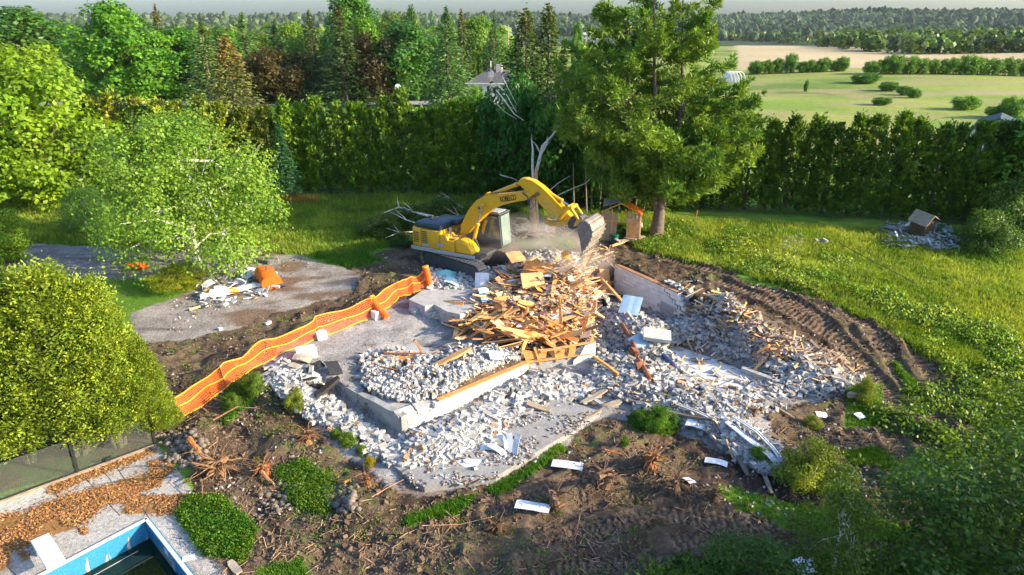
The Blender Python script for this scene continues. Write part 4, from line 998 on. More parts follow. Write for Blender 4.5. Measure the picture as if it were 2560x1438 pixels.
# lower patio slab with exposed edge
ps = [PG(985, 1172), PG(1062, 1232), PG(1240, 1205), PG(1405, 1105), PG(1500, 1040), PG(1390, 1000), PG(1200, 1010)]
zt = .16
lp = poly_prism("patio_slab", [(p.x, p.y) for p in ps], -.3, zt + .06, M_CONC); tag(lp, kind="structure")
b = MB(); p0, p1 = PG(1345, 1125), PG(1500, 1035); b.tube([(p0.x, p0.y - .05, .16), (p1.x, p1.y - .05, .18)], .075, 4); tag(b.build("kerb_timber", M_GREYWOOD, color=(1.3, .95, .65)), "old orange-brown timber edging along the front of the patio slab", "timber")
# raised slab end near the excavator, left of the wood pile
pts = [at_z(a_, b_, 1.6) for a_, b_ in ((1022, 748), (1062, 765), (1085, 760), (1118, 778), (1150, 785), (1190, 768), (1225, 738), (1215, 705), (1170, 698), (1110, 704), (1060, 722))]
rs = poly_prism("raised_slab", [(p.x, p.y) for p in pts], .6, 1.58, M_CONCL); tag(rs, "raised pale concrete slab end between orange fence and wood pile", "slab")
for i, (px, py, sz) in enumerate([(1100, 790, (1.3, .7, .4)), (1160, 805, (1.1, .6, .35)), (1050, 775, (.9, .5, .3))]):
    p = PG(px, py); b = MB(); b.box((p.x, p.y, p.z + .12), sz, (R(6), R(-8), R(20 * i)), jit=.07); tag(b.build("concrete_chunk", M_CONCL), ["biggest", "middle", "smallest"][i] + " broken concrete chunk below the raised slab end", "concrete")
# flat basement slab, dusty white, with a small step
pts = [at_z(1560, 890, .07), at_z(1650, 845, .07), at_z(1850, 925, .07), at_z(1990, 985, .07), at_z(1880, 1010, .07), at_z(1700, 960, .07)]
bs = poly_prism("basement_slab", [(p.x, p.y) for p in pts], -.2, .09, mat("dusty_slab", (.60, .60, .585), .9, .2, 1.5, .3, dirt=((.42, .40, .37), .60))); tag(bs, kind="structure")
b = MB(); a_, b_ = at_z(1855, 925, .2), at_z(1990, 975, .2); b.box(((a_.x + b_.x) / 2, (a_.y + b_.y) / 2, .2), ((b_ - a_).length, .22, .26), (0, 0, math.atan2(b_.y - a_.y, b_.x - a_.x)), jit=.02)
tag(b.build("slab_kerb", M_CONCL), "concrete step at the far right of the dusty basement slab", "kerb")
b = MB(); a_, b_ = at_z(1880, 903, .2), at_z(1990, 940, .2); b.tube([(a_.x, a_.y, .25), ((a_.x + b_.x) / 2, (a_.y + b_.y) / 2, .33), (b_.x, b_.y, .27)], .11, 8); tag(b.build("insulation_strip", mat("pink_foam", (.55, .22, .24), .8, .1, 6, .1)), "long pink insulation strip lying on the dusty basement slab", "insulation")
# interior stepped wall of black-backed hollow blocks
ia = at_z(1503, 800, .3); ib = at_z(1600, 880, .3)
iw = block_wall("broken_inner_wall", "broken hollow-block wall stepping down from the wood pile into the rubble", ia.xy, ib.xy, .1, 8, top=lambda c: 8 - c * 2.0 + random.uniform(-.8, .8), tint=(.62, .62, .60), mesh=HB, rag=.06)
b = MB(); L1 = (ib - ia).length; b.prism([(0, -.1), (0, 1.62), (L1 * .3, 1.2), (L1 * .8, .3), (L1, 0), (L1, -.1)], -.125, -.105); b.build("black_coating", M_BLACK, iw)
ja = at_z(1478, 800, .5)
jw = block_wall("broken_inner_wall", "pale painted stub of block wall beside the hollow-block wall at the wood pile", ja.xy, ia.xy, .3, 7, tint=(.95, .93, .90), top=lambda c: 7, rag=.01)
# timber-framed wall remnant at the front of the wood pile
na_, nb_ = at_z(1312, 948, 0), N_
tw = empty("timber_wall", (na_.x, na_.y, 0), math.atan2(nb_.y - na_.y, nb_.x - na_.x), "torn timber-framed wall remnant with white siding at the front of the wood pile", "wall")
LT = (nb_ - na_).length
b = MB(); b.prism([(0, -.1), (0, .7), (LT * .3, .78), (LT, 1.0), (LT, -.1)], .05, .28); b.build("foundation_panel", M_CONCL, tw)
for i in (0, 1, 3, 4, 6):
    x = LT * (i + random.uniform(-.3, .3)) / 6.5; b = MB(); b.box((x, .02, .98 + x * .08), (.09, .045, .85 + random.uniform(-.2, .1)), (0, random.uniform(-.35, .25), 0)); b.build("stud", M_WOOD, tw, color=(1.1, .85, .6))
b = MB(); b.box((LT * .62, .0, 1.36), (LT * .8, .14, .05), (0, -.10, 0)); b.build("top_plate", M_WOOD, tw, color=(1.1, .9, .7))
b = MB(); b.box((LT * .5, .0, .86), (LT * 1.0, .14, .05), (0, -.05, 0)); b.build("bottom_plate", M_WOOD, tw, color=(1, .8, .6))
b = MB(); b.prism([(LT * .68, .12), (LT * 1.02, .0), (LT * 1.02, 1.46), (LT * .86, 1.35), (LT * .80, .95), (LT * .70, .7)], -.06, -.03); b.build("siding_panel", M_SIDING, tw, color=(1, .97, .92))
for i, (x0_, w_) in enumerate([(.05, .45), (.62, .30), (1.2, .5), (1.9, .28)]):
    b = MB(); b.prism([(x0_, .88), (x0_ + w_, .9), (x0_ + w_ + .05, 1.2 + .1 * (i % 2)), (x0_ - .04, 1.32)], .05, .065); b.build("sheathing_board", M_WOOD, tw, color=(1.25, .85, .5))

# ------------------------------------------------------------------ rubble
def box_cloud(name, label, cat, x, y, z, dims, m, colr, seed, tilt=.45, kind="stuff", flat=False, yaw=None):
    g = np.random.default_rng(seed); n = len(x)
    base_v = np.array([(a, b, c) for c in (-.5, .5) for a, b in ((-.5, -.5), (.5, -.5), (.5, .5), (-.5, .5))])
    F0 = np.array([(3, 2, 1, 0), (4, 5, 6, 7), (0, 1, 5, 4), (1, 2, 6, 5), (2, 3, 7, 6), (3, 0, 4, 7)])
    V = base_v[None] * dims[:, None, :] + g.normal(size=(n, 8, 3)) * (dims.min(1) * .09)[:, None, None]
    rz = g.uniform(0, math.pi, n) if yaw is None else yaw; rx = g.normal(size=n) * tilt; ry = g.normal(size=n) * tilt
    def rot(V, ax, a):
        c, s = np.cos(a)[:, None], np.sin(a)[:, None]; i, j = [(1, 2), (2, 0), (0, 1)][ax]; W = V.copy()
        W[:, :, i] = V[:, :, i] * c - V[:, :, j] * s; W[:, :, j] = V[:, :, i] * s + V[:, :, j] * c; return W
    V = rot(rot(rot(V, 0, rx), 1, ry), 2, rz) + np.stack([x, y, z], 1)[:, None, :]
    F = (F0[None] + (np.arange(n) * 8)[:, None, None]).reshape(-1, 4)
    o = link(name, np_mesh(name, V.reshape(-1, 3), F, None, m, np.repeat(colr, 8, 0)), None, color=(1, 1, 1)); tag(o, label, cat, None, kind); return o
M_RUB = mat("rubble_mix", (1, 1, 1), .9, .07, 5, .12, attr="col")
M_SPL = mat("splinter_mix", (1, 1, 1), .8, .22, 5, .3, attr="col")
def wallclear(x, y):
    """False close to the two low foundation walls, which stay bare."""
    ok = np.ones(np.shape(x), bool)
    for a, d, l0, l1, wi, wo in ((K, dKL, -.2, LKL, .34, .55), (K, dKM, -.1, 6.2, .35, .45)):
        t = (x - a.x) * d.x + (y - a.y) * d.y; n = -(x - a.x) * d.y + (y - a.y) * d.x
        far = n * (1 if d is dKM else -1)
        ok &= ~((t > l0) & (t < l1) & (far < wi) & (far > -wo))
    return ok
def scatter(poly, n, g, dens=None):
    a = np.array(poly); lo, hi = a.min(0), a.max(0); qx = g.uniform(lo[0], hi[0], n * 5); qy = g.uniform(lo[1], hi[1], n * 5)
    m = inpoly(qx + g.normal(size=n * 5) * 9, qy + g.normal(size=n * 5) * 6, poly); return qx[m][:n], qy[m][:n]
zones = {
 'fan': ([(700, 905), (800, 960), (1000, 1095), (1230, 985), (1330, 925), (1480, 955), (1500, 1005), (1380, 1000), (1270, 1065), (1230, 1120), (1190, 1185), (1060, 1165), (940, 1150), (860, 1080), (770, 1040), (660, 940)]),
 'slab': ([(900, 905), (960, 885), (1100, 905), (1180, 870), (1290, 885), (1300, 905), (1080, 1005), (1010, 1030), (930, 980)]),
 'heap': ([(1500, 770), (1600, 790), (1700, 762), (1860, 790), (1950, 850), (2060, 890), (2160, 950), (2080, 980), (1960, 990), (1960, 1020), (1850, 1040), (1990, 1185), (1900, 1190), (1760, 1075), (1640, 1040), (1490, 960), (1470, 860)]),
 'back': ([(1060, 690), (1130, 682), (1240, 690), (1300, 640), (1400, 635), (1480, 645), (1400, 670), (1200, 730), (1080, 720)]),
}
slab_clear = [(1640, 870), (1750, 848), (1830, 880), (1980, 950), (1880, 985), (1790, 985), (1700, 925)]
def clear(qx, qy, g): return ~inpoly(qx + g.normal(size=len(qx)) * 8, qy + g.normal(size=len(qx)) * 6, slab_clear) | (g.random(len(qx)) < .04)
def floor_z(x, y):
    z = Gv(x, y)
    return np.maximum(z, np.where(convex_in(x, y, slab, [.3] * 5) > .2, .76, -9))
WHITES = np.array([(.44, .43, .40), (.37, .36, .335), (.54, .525, .49), (.31, .295, .27), (.22, .205, .185), (.37, .345, .31)])
def whites(n, g, w=(.34, .24, .2, .1, .05, .07)):
    c = WHITES[g.choice(6, n, p=w)] * g.uniform(.85, 1.08, (n, 1)); q = g.random(n)[:, None]
    c = np.where(q < .035, np.array([[.10, .095, .09]]), c); return np.where((q > .035) & (q < .06), np.array([[.40, .22, .12]]), c)
def brick_stuff(key, n, size, label, seed, lift=.16, w=None, tilt=.45):
    g = np.random.default_rng(seed); qx, qy = scatter(zones[key], n, g)
    if key == 'heap': k = clear(qx, qy, g); qx, qy = qx[k], qy[k]
    x, y, z = Pv(qx, qy); kk = wallclear(x, y); x, y = x[kk], y[kk]; z = floor_z(x, y); n = len(x)
    kk = (fbm(x * 1.1, y * 1.1, seed + 3, 3) > (.40 if key == 'slab' else .34)) | (g.random(n) < .25); x, y, z = x[kk], y[kk], z[kk]; n = len(x)
    z = z + g.uniform(0, lift, n) * (.4 + fbm(x * .9, y * .9, seed))
    L1 = size[0] * g.uniform(.55, 1.12, n); dims = np.stack([L1, size[1] * g.uniform(.8, 1.15, n), size[2] * g.uniform(.8, 1.2, n)], 1)
    return box_cloud("rubble", label, "rubble", x, y, z + .03, dims, M_RUB, whites(n, g) if w is None else whites(n, g, w), seed, tilt)
brick_stuff('fan', 2900, (.50, .135, .11), "countless small white block pieces heaped in front of the foundation corner", 21, .12, tilt=.17)
brick_stuff('slab', 3400, (.17, .12, .10), "crushed white block crumbs covering the front part of the house slab", 22, .22)
brick_stuff('heap', 5600, (.34, .155, .105), "countless grey-white broken block pieces of the right-hand rubble heaps", 23, .2, (.20, .22, .08, .24, .17, .09), .28)
brick_stuff('back', 900, (.28, .16, .12), "white rubble crumbs between the excavator tracks and wood pile", 24, .2)
for key, n, sd in (('fan', 800, 25), ('slab', 2000, 26), ('heap', 3500, 27), ('back', 900, 28)):
    brick_stuff(key, n, (.075, .055, .04), "fine white chips and mortar crumbs filling the " + {'fan': 'fan below the foundation corner', 'slab': 'front of the house slab', 'heap': 'right-hand heaps', 'back': 'strip beside the excavator'}[key], sd, .10)
g = np.random.default_rng(30); qx, qy = scatter([(1190, 1110), (1290, 1060), (1400, 1000), (1500, 1035), (1400, 1110), (1200, 1210), (1060, 1232), (1000, 1180)], 1100, g); k = fbm(qx / 40, qy / 25, 37) > .47; qx, qy = qx[k], qy[k]
pp = [at_z(a, b_, .23) for a, b_ in zip(qx, qy)]; x = np.array([p.x for p in pp]); y = np.array([p.y for p in pp]); n = len(x)
box_cloud("rubble", "chips and dirt crumbs on the bare patio slab", "rubble", x, y, np.full(n, .235), np.stack([g.uniform(.03, .14, n), g.uniform(.03, .07, n), g.uniform(.015, .05, n)], 1), M_RUB, np.where(g.random((n, 1)) < .5, whites(n, g), np.array([[.17, .12, .08]]) * g.uniform(.6, 1.4, (n, 1))), 30, .2)
g = np.random.default_rng(29); qx = g.uniform(420, 2300, 9000); qy = g.uniform(600, 1300, 9000)
k = inpoly(qx, qy, dirt_polys[0]) | inpoly(qx, qy, drive_poly); x, y, z = Pv(qx[k], qy[k]); z = Gv(x, y); k = (fbm(x * .4, y * .4, 35) > .50) & mask_at(~m_deck, x, y); x, y, z = x[k][:2600], y[k][:2600], z[k][:2600]; n = len(x)
box_cloud("rubble", "stray white chips and clods sprinkled over the bare ground", "rubble", x, y, z + .01, np.stack([g.uniform(.03, .13, n), g.uniform(.03, .08, n), g.uniform(.02, .06, n)], 1), M_RUB, np.where(g.random((n, 1)) < .35, whites(n, g), np.array([[.16, .11, .07]]) * g.uniform(.6, 1.5, (n, 1))), 29)

# separate blocks: the largest that can be told apart
def individual_blocks(key, n, label, group, seed, size=(.42, .18, .13), lift=(.04, .18), hollow=0.0, w=None, name="broken_block"):
    g = np.random.default_rng(seed); qx, qy = scatter(zones[key], n, g)
    if key == 'heap': k = clear(qx, qy, g); qx, qy = qx[k], qy[k]
    x, y, z = Pv(qx, qy); kk = wallclear(x, y); x, y = x[kk], y[kk]; z = floor_z(x, y); cw_ = whites(len(x), g) / .60
    for i in range(len(x)):
        h = g.random() < hollow
        s = (.39, .19, .19) if h else (size[0] * g.uniform(.7, 1.1), size[1] * g.uniform(.7, 1.1), size[2] * g.uniform(.7, 1.1))
        me = HB if h else BLK[int(g.integers(6))]
        rot = (g.normal() * .35 + (math.pi / 2 if h and g.random() < .7 else 0), g.normal() * .35, g.uniform(0, 6.28))
        o = link("hollow_block" if h else name, me, None, (x[i], y[i], z[i] + g.uniform(*lift)), rot, s, color=tuple(cw_[i] * (.85 if h else 1)))
        tag(o, ("grey hollow block with open cores lying " if h else "") + label[0 if h else 1], "block", ("hollow " if h else "") + group)
individual_blocks('fan', 120, ("on top of the white fan of rubble", "long white painted block piece on top of the fan in front of the foundation corner"), "block pieces on top of the front fan", 31, (.55, .16, .13), hollow=.04)
individual_blocks('slab', 45, ("on the crumbs over the front house slab", "white block lump on the crumbs over the front house slab"), "block lumps on the house slab", 32, (.30, .2, .17), hollow=.12)
individual_blocks('heap', 135, ("on the right-hand rubble heaps", "grey-white block lump on the right-hand rubble heaps"), "block lumps on the right heaps", 33, hollow=.34)
individual_blocks('back', 26, ("in the rubble strip beside the excavator", "white block lump in the rubble strip beside the excavator"), "block lumps beside the excavator", 34, (.34, .2, .17), hollow=.1)

# ------------------------------------------------------------------ the wood pile
zones['wood'] = [(1215, 720), (1310, 672), (1400, 665), (1490, 662), (1530, 700), (1530, 740), (1490, 790), (1480, 850), (1400, 870), (1300, 880), (1190, 830), (1090, 800), (1180, 760), (1230, 720)]
zones['woodcore'] = [(1270, 700), (1400, 680), (1490, 680), (1510, 740), (1470, 830), (1380, 860), (1280, 850), (1210, 800), (1260, 730)]
WTINT = [(1.15, .95, .85), (1.3, 1.1, .95), (1.0, .75, .6), (1.25, .85, .5), (1.4, 1.25, 1.15), (.45, .36, .30), (1.1, .8, .7), (1.45, 1.35, 1.3), (.25, .22, .2)]
g = np.random.default_rng(41)
BRD = []
for i in range(5):
    random.seed(i); b = MB(); n = 4; o = 0
    # a slightly warped, splintered plank, unit length
    for k in range(n + 1):
        t = k / n - .5; w_ = .5 * (1 if 0 < k < n else random.uniform(.5, 1)); z = .6 * math.sin(k + i) * .6
        b.v += [(t + (random.uniform(-.03, .03) if k in (0, n) else 0), -w_, z - .5), (t + (random.uniform(-.03, .03) if k in (0, n) else 0), w_, z - .5), (t, w_, z + .5), (t, -w_, z + .5)]
    for k in range(n):
        a = k * 4; c = a + 4
        b.f += [(a, c, c + 1, a + 1), (a + 1, c + 1, c + 2, a + 2), (a + 2, c + 2, c + 3, a + 3), (a + 3, c + 3, c, a)]
    b.f += [(0, 1, 2, 3), (n * 4 + 3, n * 4 + 2, n * 4 + 1, n * 4)]
    BRD.append(b.mesh("board", M_WOOD))
random.seed(5)
def boards(key, n, label, group, seed, L=(.9, 2.8), wd=(.08, .26), lift=(.05, .45), tints=WTINT, tilt=.32, name="broken_board"):
    g = np.random.default_rng(seed); qx, qy = scatter(zones[key] if isinstance(key, str) else key, n, g); x, y, z = Pv(qx, qy); z = floor_z(x, y)
    for i in range(len(x)):
        s = (g.uniform(*L), g.uniform(*wd), g.uniform(.025, .05)); t = tints[int(g.integers(len(tints)))]; v = g.uniform(.85, 1.15)
        o = link(name, BRD[int(g.integers(5))], None, (x[i], y[i], z[i] + g.uniform(*lift)), (g.normal() * .4, g.normal() * tilt, g.uniform(0, 6.28)), s, color=tuple(c * v for c in t))
        tag(o, label, "board", group)
boards('woodcore', 130, "orange-tan splintered board in the tangled core of the wood pile", "boards tangled in the wood pile core", 42)
boards('wood', 120, "broken light timber on the spreading edge of the wood pile", "boards on the wood pile edge", 43, (.6, 2.0))
boards([(1085, 775), (1250, 785), (1270, 885), (1190, 870), (1110, 815)], 34, "weathered broken board on the pile's left skirt", "boards on the pile's left skirt", 143, (.7, 2.0), lift=(.05, .2))
boards([(1180, 815), (1300, 800), (1450, 800), (1450, 875), (1310, 885), (1210, 860)], 36, "long golden board swept across the front of the wood pile", "long boards across the pile's front", 144, (1.6, 3.0), (.14, .30), (.35, .65), tints=[(1.3, .95, .55), (1.4, 1.15, .85), (1.2, .8, .42), (1.1, .85, .6)])
# splinters
def splinters(poly, n, label, seed, L=(.25, 1.1), wd=(.02, .09), lift=.5, tints=None, cat="splinters"):
    g = np.random.default_rng(seed); qx, qy = scatter(poly, n, g); x, y, z = Pv(qx, qy); z = floor_z(x, y); n = len(x)
    WC = np.array([(.58, .38, .20), (.68, .50, .31), (.46, .29, .15), (.66, .38, .13), (.72, .60, .44), (.20, .15, .11), (.56, .36, .27), (.10, .09, .08)]) if tints is None else np.array(tints)
    dims = np.stack([g.uniform(*L, n), g.uniform(*wd, n), g.uniform(.012, .04, n)], 1)
    box_cloud("splinters", label, cat, x, y, z + g.uniform(0, lift, n), dims, M_SPL, WC[g.integers(len(WC), size=n)] * g.uniform(.8, 1.2, (n, 1)), seed, .38)
splinters(zones['wood'], 1700, "tangle of orange wood splinters and laths filling the wood pile", 44)
splinters(zones['woodcore'], 900, "larger torn sheathing pieces inside the wood pile", 45, (.3, .9), (.12, .40), .45)
splinters(zones['heap'], 500, "stray laths and splinters scattered over the right-hand rubble heaps", 46, (.2, .8), (.02, .08), .25)
splinters([(1700, 755), (1870, 785), (1960, 860), (2080, 900), (2160, 950), (2060, 930), (1900, 880), (1760, 790)], 500, "laths and orange scraps along the ridge of the right-hand heaps", 47, (.3, 1.3), (.03, .12), .3)
splinters(zones['slab'], 90, "few orange scraps lying in the crumbs on the house slab", 48, (.15, .4), (.03, .1), .2)
# insulation and plaster scraps in the pile
splinters(zones['woodcore'], 260, "white plaster and pinkish insulation scraps among the timbers", 49, (.2, .55), (.12, .35), .5, [(.75, .74, .70), (.70, .50, .42), (.68, .70, .72), (.62, .40, .30)], "scraps")

def plank(px0, py0, px1, py1, w_, label, tint=(1, 1, 1), z0=None, z1=None, th=.05, m=None, name="plank", lift=.08, roll=0.0, group=None, cat="plank"):
    """A single board from one photo spot to another."""
    a = PG(px0, py0, lift) if z0 is None else at_z(px0, py0, z0); b_ = PG(px1, py1, lift) if z1 is None else at_z(px1, py1, z1)
    d = b_ - a; L1 = d.length; q = d.to_track_quat('X', 'Z').to_euler()
    me = BRD[random.randrange(5)]
    if m and m is not M_WOOD: me = me.copy(); me.materials.clear(); me.materials.append(m)
    o = link(name, me, None, (a + b_) / 2, (q.x + roll, q.y, q.z), (L1, w_, th), color=tint); return tag(o, label, cat, group)
plank(1055, 928, 1178, 872, .30, "long thick brown beam with a black band lying across the house slab rubble", (.85, .75, .6), z0=1.15, z1=1.5, th=.12)
plank(945, 897, 1045, 890, .22, "orange-brown board bundle's longest board on the house slab", (1.1, .7, .4), z0=.95, z1=1.0, th=.08)
plank(950, 905, 1040, 898, .18, "front board of the brown bundle on the house slab", (.9, .55, .3), z0=.9, z1=.9, th=.07)
plank(960, 882, 1060, 885, .08, "thin rusty lath over the brown bundle on the house slab", (.7, .4, .25), z0=1.1, z1=1.15)
plank(1035, 850, 1058, 888, .10, "brown post leaning beside the bundle on the house slab", (.55, .42, .35), z0=1.75, z1=.95, th=.09)
plank(1030, 905, 1100, 880, .5, "flat grey board on the house slab behind the long beam", (1.4, 1.4, 1.35), z0=.9, z1=.92, th=.03, m=M_GREYWOOD)
plank(948, 917, 1040, 935, .06, "thin rusty bar crossing the slab crumbs", (.5, .3, .2), z0=1.15, z1=1.05)
plank(1535, 1000, 1700, 1030, .12, "grey plank along the front edge of the right heaps", (.9, .9, .9), m=M_GREYWOOD, th=.08)
plank(1690, 1048, 1790, 1052, .30, "wide weathered board lying flat in front of the right heaps", (1.2, 1.15, 1.0), m=M_GREYWOOD, th=.06)
plank(1640, 1042, 1715, 1052, .22, "short weathered board just left of the wide one", (.9, .85, .8), m=M_GREYWOOD)
plank(1318, 1022, 1375, 1040, .32, "short warped tan plank on the patio slab", (1.0, .95, .85), m=M_GREYWOOD, lift=.25)
plank(1455, 1018, 1515, 985, .25, "leaning grey plank end by the patio slab's far corner", (1.3, 1.25, 1.1), m=M_GREYWOOD, lift=.2)
plank(1515, 1035, 1550, 1018, .3, "square grey-brown board end at the slab's right tip", (1.2, 1.15, 1.0), m=M_GREYWOOD, lift=.3)
plank(1660, 1045, 1780, 1068, .14, "long narrow dark beam crossing below the wide weathered board", (.7, .68, .62), m=M_GREYWOOD, lift=.3, th=.1)
plank(1860, 900, 1925, 865, .14, "tan stud leaning up from the dusty slab onto the heap", (1.35, 1.05, .7), z0=.15, z1=1.35, th=.09)
plank(1950, 925, 1953, 880, .12, "short upright stud standing in the right heap", (1.3, 1.0, .7), z0=.3, z1=.9, th=.09)
plank(1875, 935, 1925, 885, .12, "second tan stud leaning beside the pink strip", (1.25, 1.05, .8), z0=.2, z1=.8, th=.08)
plank(1900, 1165, 1930, 1232, .13, "old fence board lying on the dirt below the gutter frames", (1.3, 1.2, 1.0), m=M_GREYWOOD)
plank(1835, 1130, 1870, 1190, .18, "dark wet board beside the gutter frames", (.5, .5, .5), m=M_GREYWOOD)
plank(1225, 1195, 1270, 1150, .12, "thin plank standing on the slab by the crumpled flashing", (1.1, 1.1, 1.05), m=M_GREYWOOD, lift=.1)
plank(575, 1408, 600, 1440, .22, "short weathered board beside the deck at the bottom", (1.3, 1.3, 1.2), m=M_GREYWOOD)
plank(836, 1080, 880, 1120, .16, "half-buried grey board in the dirt left of the block fan", (.7, .65, .55), m=M_GREYWOOD, lift=.05)
plank(2040, 952, 2120, 955, .14, "brown plank lying level at the right tip of the heaps", (1.1, .95, .75), m=M_GREYWOOD, lift=.25)
plank(2090, 900, 2130, 940, .22, "leaning tan board at the right tip of the heaps", (1.3, 1.2, .95), m=M_GREYWOOD, lift=.25)
plank(2118, 1000, 2180, 990, .22, "grey log-like board in the green patch right of the heaps", (1.4, 1.3, 1.1), m=M_GREYWOOD, lift=.15, th=.2)
plank(1935, 1020, 1985, 1050, .12, "thin brown board on the dirt below the right heaps", (1.0, .8, .6), m=M_GREYWOOD)
plank(1910, 1080, 1950, 1102, .2, "dark brown board near the round bush", (.7, .55, .4), m=M_GREYWOOD)
plank(1480, 800, 1490, 750, .2, "short stud sticking up between wood pile and inner wall", (1.2, 1.0, .8), z0=1.0, z1=1.9)
plank(1600, 800, 1505, 700, .12, "long brown rafter slanting down behind the inner wall", (1.1, .85, .65), z0=.6, z1=1.7, th=.1)
for i, (a, b_, c, d, t) in enumerate([(1250, 720, 1400, 700, (1.4, 1.2, 1.0)), (1300, 690, 1350, 660, (1.3, 1.0, .8)), (1275, 790, 1400, 775, (1.2, .85, .5)), (1290, 755, 1420, 760, (1.35, 1.05, .75)), (1180, 800, 1280, 835, (1.3, .95, .6)), (1330, 850, 1480, 820, (1.2, .9, .6)), (1240, 850, 1330, 880, (1.3, 1.0, .7)), (1420, 740, 1500, 760, (1.5, 1.3, 1.1)), (1455, 690, 1480, 640, (1.3, 1.05, .75)), (1400, 840, 1470, 790, (1.5, 1.3, 1.1)), (1380, 770, 1390, 700, (1.35, 1.1, .8)), (1310, 830, 1240, 800, (1.5, 1.3, 1.1))]):
    ga_, gb_ = PG(a, b_, .5), PG(c, d, .6)
    plank(a, b_, c, d, random.uniform(.15, .24), ["pale board across the upper left of the wood pile", "short board near the excavator side of the wood pile", "orange board across the middle of the pile", "long pale rafter lying over the pile's middle", "board sloping down the pile's left flank", "long board at the front right of the pile", "board at the front lip of the pile", "pale board beside the inner wall", "stud raised toward the excavator bucket", "pale plank leaning at the pile's right front", "upright plank at the pile's heart", "pale plank on the pile's left slope"][i], t, lift=.5, th=.04)
def sheet(px, py, w_, l_, yaw, tiltx, tilty, m, label, name, cat, lift=.1, tint=(1, 1, 1), bend=.12, th=.015, zz=None, parent=None):
    """A thin rigid sheet, slightly bent, with real thickness."""
    p = PG(px, py, lift) if zz is None else at_z(px, py, zz); b = MB(); n = 5
    for i in range(n + 1):
        for j in (0, 1):
            u = i / n - .5; z = bend * (math.cos(u * 3.0) - .6) + random.uniform(-.01, .01)
            b.v += [(u * w_, (j - .5) * l_, z), (u * w_, (j - .5) * l_, z + th)]
    for i in range(n):
        a = i * 4; c = a + 4
        b.f += [(a, a + 2, c + 2, c), (a + 1, c + 1, c + 3, a + 3), (a, c, c + 1, a + 1), (a + 2, a + 3, c + 3, c + 2)]
    b.f += [(0, 1, 3, 2), (n * 4, n * 4 + 2, n * 4 + 3, n * 4 + 1)]
    o = b.build(name, m, parent); o.location = p; o.rotation_euler = (R(tiltx), R(tilty), R(yaw)); o.color = (*tint, 1); return tag(o, label, cat)
M_PLY = M_WOOD
M_TEAL = mat("teal_sheet", (.22, .42, .48), .5, .15, 3, .1, tint=True)
M_PALEBLUE = mat("pale_blue_board", (.42, .58, .64), .6, .12, 3, .1, tint=True)
sheet(1332, 735, 1.1, .9, 8, 32, 0, M_PLY, "pale square plywood sheet propped on the wood pile", "plywood_sheet", "plywood", .7, (1.45, 1.25, 1.0), .02)
sheet(1262, 780, .9, .7, 15, 40, 0, M_PLY, "orange square board at the wood pile's left front", "plywood_sheet", "plywood", .45, (1.35, .9, .5), .03)
sheet(1345, 700, 1.4, .8, -15, 18, 5, M_PLY, "big amber board lying on top of the wood pile", "plywood_sheet", "plywood", .7, (1.35, .80, .35), .05)
sheet(1290, 670, .9, .8, 30, 25, 0, M_PLY, "greyish dusty board at the upper left of the pile", "plywood_sheet", "plywood", .6, (1.0, .85, .75), .03)
sheet(1515, 675, .6, 1.3, 20, 55, 10, M_PLY, "tall brown board leaning at the pile's right end", "plywood_sheet", "plywood", .8, (1.0, .75, .55), .03)
sheet(1320, 860, 1.5, .7, 0, 10, 0, M_PLY, "curled amber sheet at the front lip of the pile", "plywood_sheet", "plywood", .5, (1.2, .75, .35), .3)
sheet(1415, 690, .5, .4, 20, 40, 20, M_PLY, "bright orange folded scrap near the pile's top", "wood_scrap", "scrap", 1.0, (1.6, .9, .25), .15)
sheet(1215, 765, .55, 1.0, 25, 35, 10, M_PALEBLUE, "pale blue sheet folded at the left of the pile", "metal_sheet", "sheet", .5, (1, 1, 1), .1)
sheet(1205, 725, .7, .8, -5, 65, 0, M_SIDING, "white torn panel standing behind the raised slab", "torn_board", "board", .5, (1, 1, 1), .08)
sheet(1120, 700, 1.1, .8, 20, 20, 10, M_TEAL, "green-teal tarp scrap on the rubble beside the orange roll", "tarp", "tarp", .25, (.9, 1.15, .95), .25)
sheet(1132, 718, .8, .5, -10, 10, 20, M_PALEBLUE, "light blue sheet below the teal tarp", "metal_sheet", "sheet", .3, (1.1, 1.1, 1.1), .1)
sheet(1195, 697, 1.0, .4, -10, 35, 0, M_PALEBLUE, "crumpled blue-grey flashing on the raised slab", "flashing", "flashing", .35, (1.0, 1.0, 1.05), .2)
sheet(1575, 785, .95, 1.0, -25, 38, 0, M_PALEBLUE, "pale blue board leaning in the basement below the white wall", "blue_board", "board", .45, (1, 1, 1.02), .02)
sheet(1600, 875, .75, .9, 30, 25, -10, M_PALEBLUE, "bluish-white panel on the heap right of the rusty ducts", "panel", "panel", .35, (.85, .85, .88), .05)
sheet(1640, 862, 1.2, .75, -8, 12, 5, M_SIDING, "intact slab of grey mortared blocks on top of the heap", "block_panel", "wall piece", .4, (.62, .61, .58), .0, th=.18)
sheet(1418, 1170, 1.05, .42, -13, 0, 0, M_SIDING, "white panel lying on the dirt right of the grass strip", "siding_scrap", "panel", .05, (1.05, 1.05, 1.05), .012)
sheet(1331, 1276, 1.05, .40, -13, 0, 0, M_SIDING, "white panel lying on the dirt nearest the bottom edge", "siding_scrap", "panel", .05, (1.05, 1.05, 1.05), .012)
sheet(1790, 1159, .75, .32, -22, 0, 0, M_SIDING, "small torn white panel by the gutter frames", "siding_scrap", "panel", .08, (1.1, 1.1, 1.1), .05)
sheet(1738, 1075, .7, .4, -25, 8, 0, M_SIDING, "white board scrap on the front of the right heaps", "siding_scrap", "panel", .25, (1.05, 1.05, 1.05), .03)
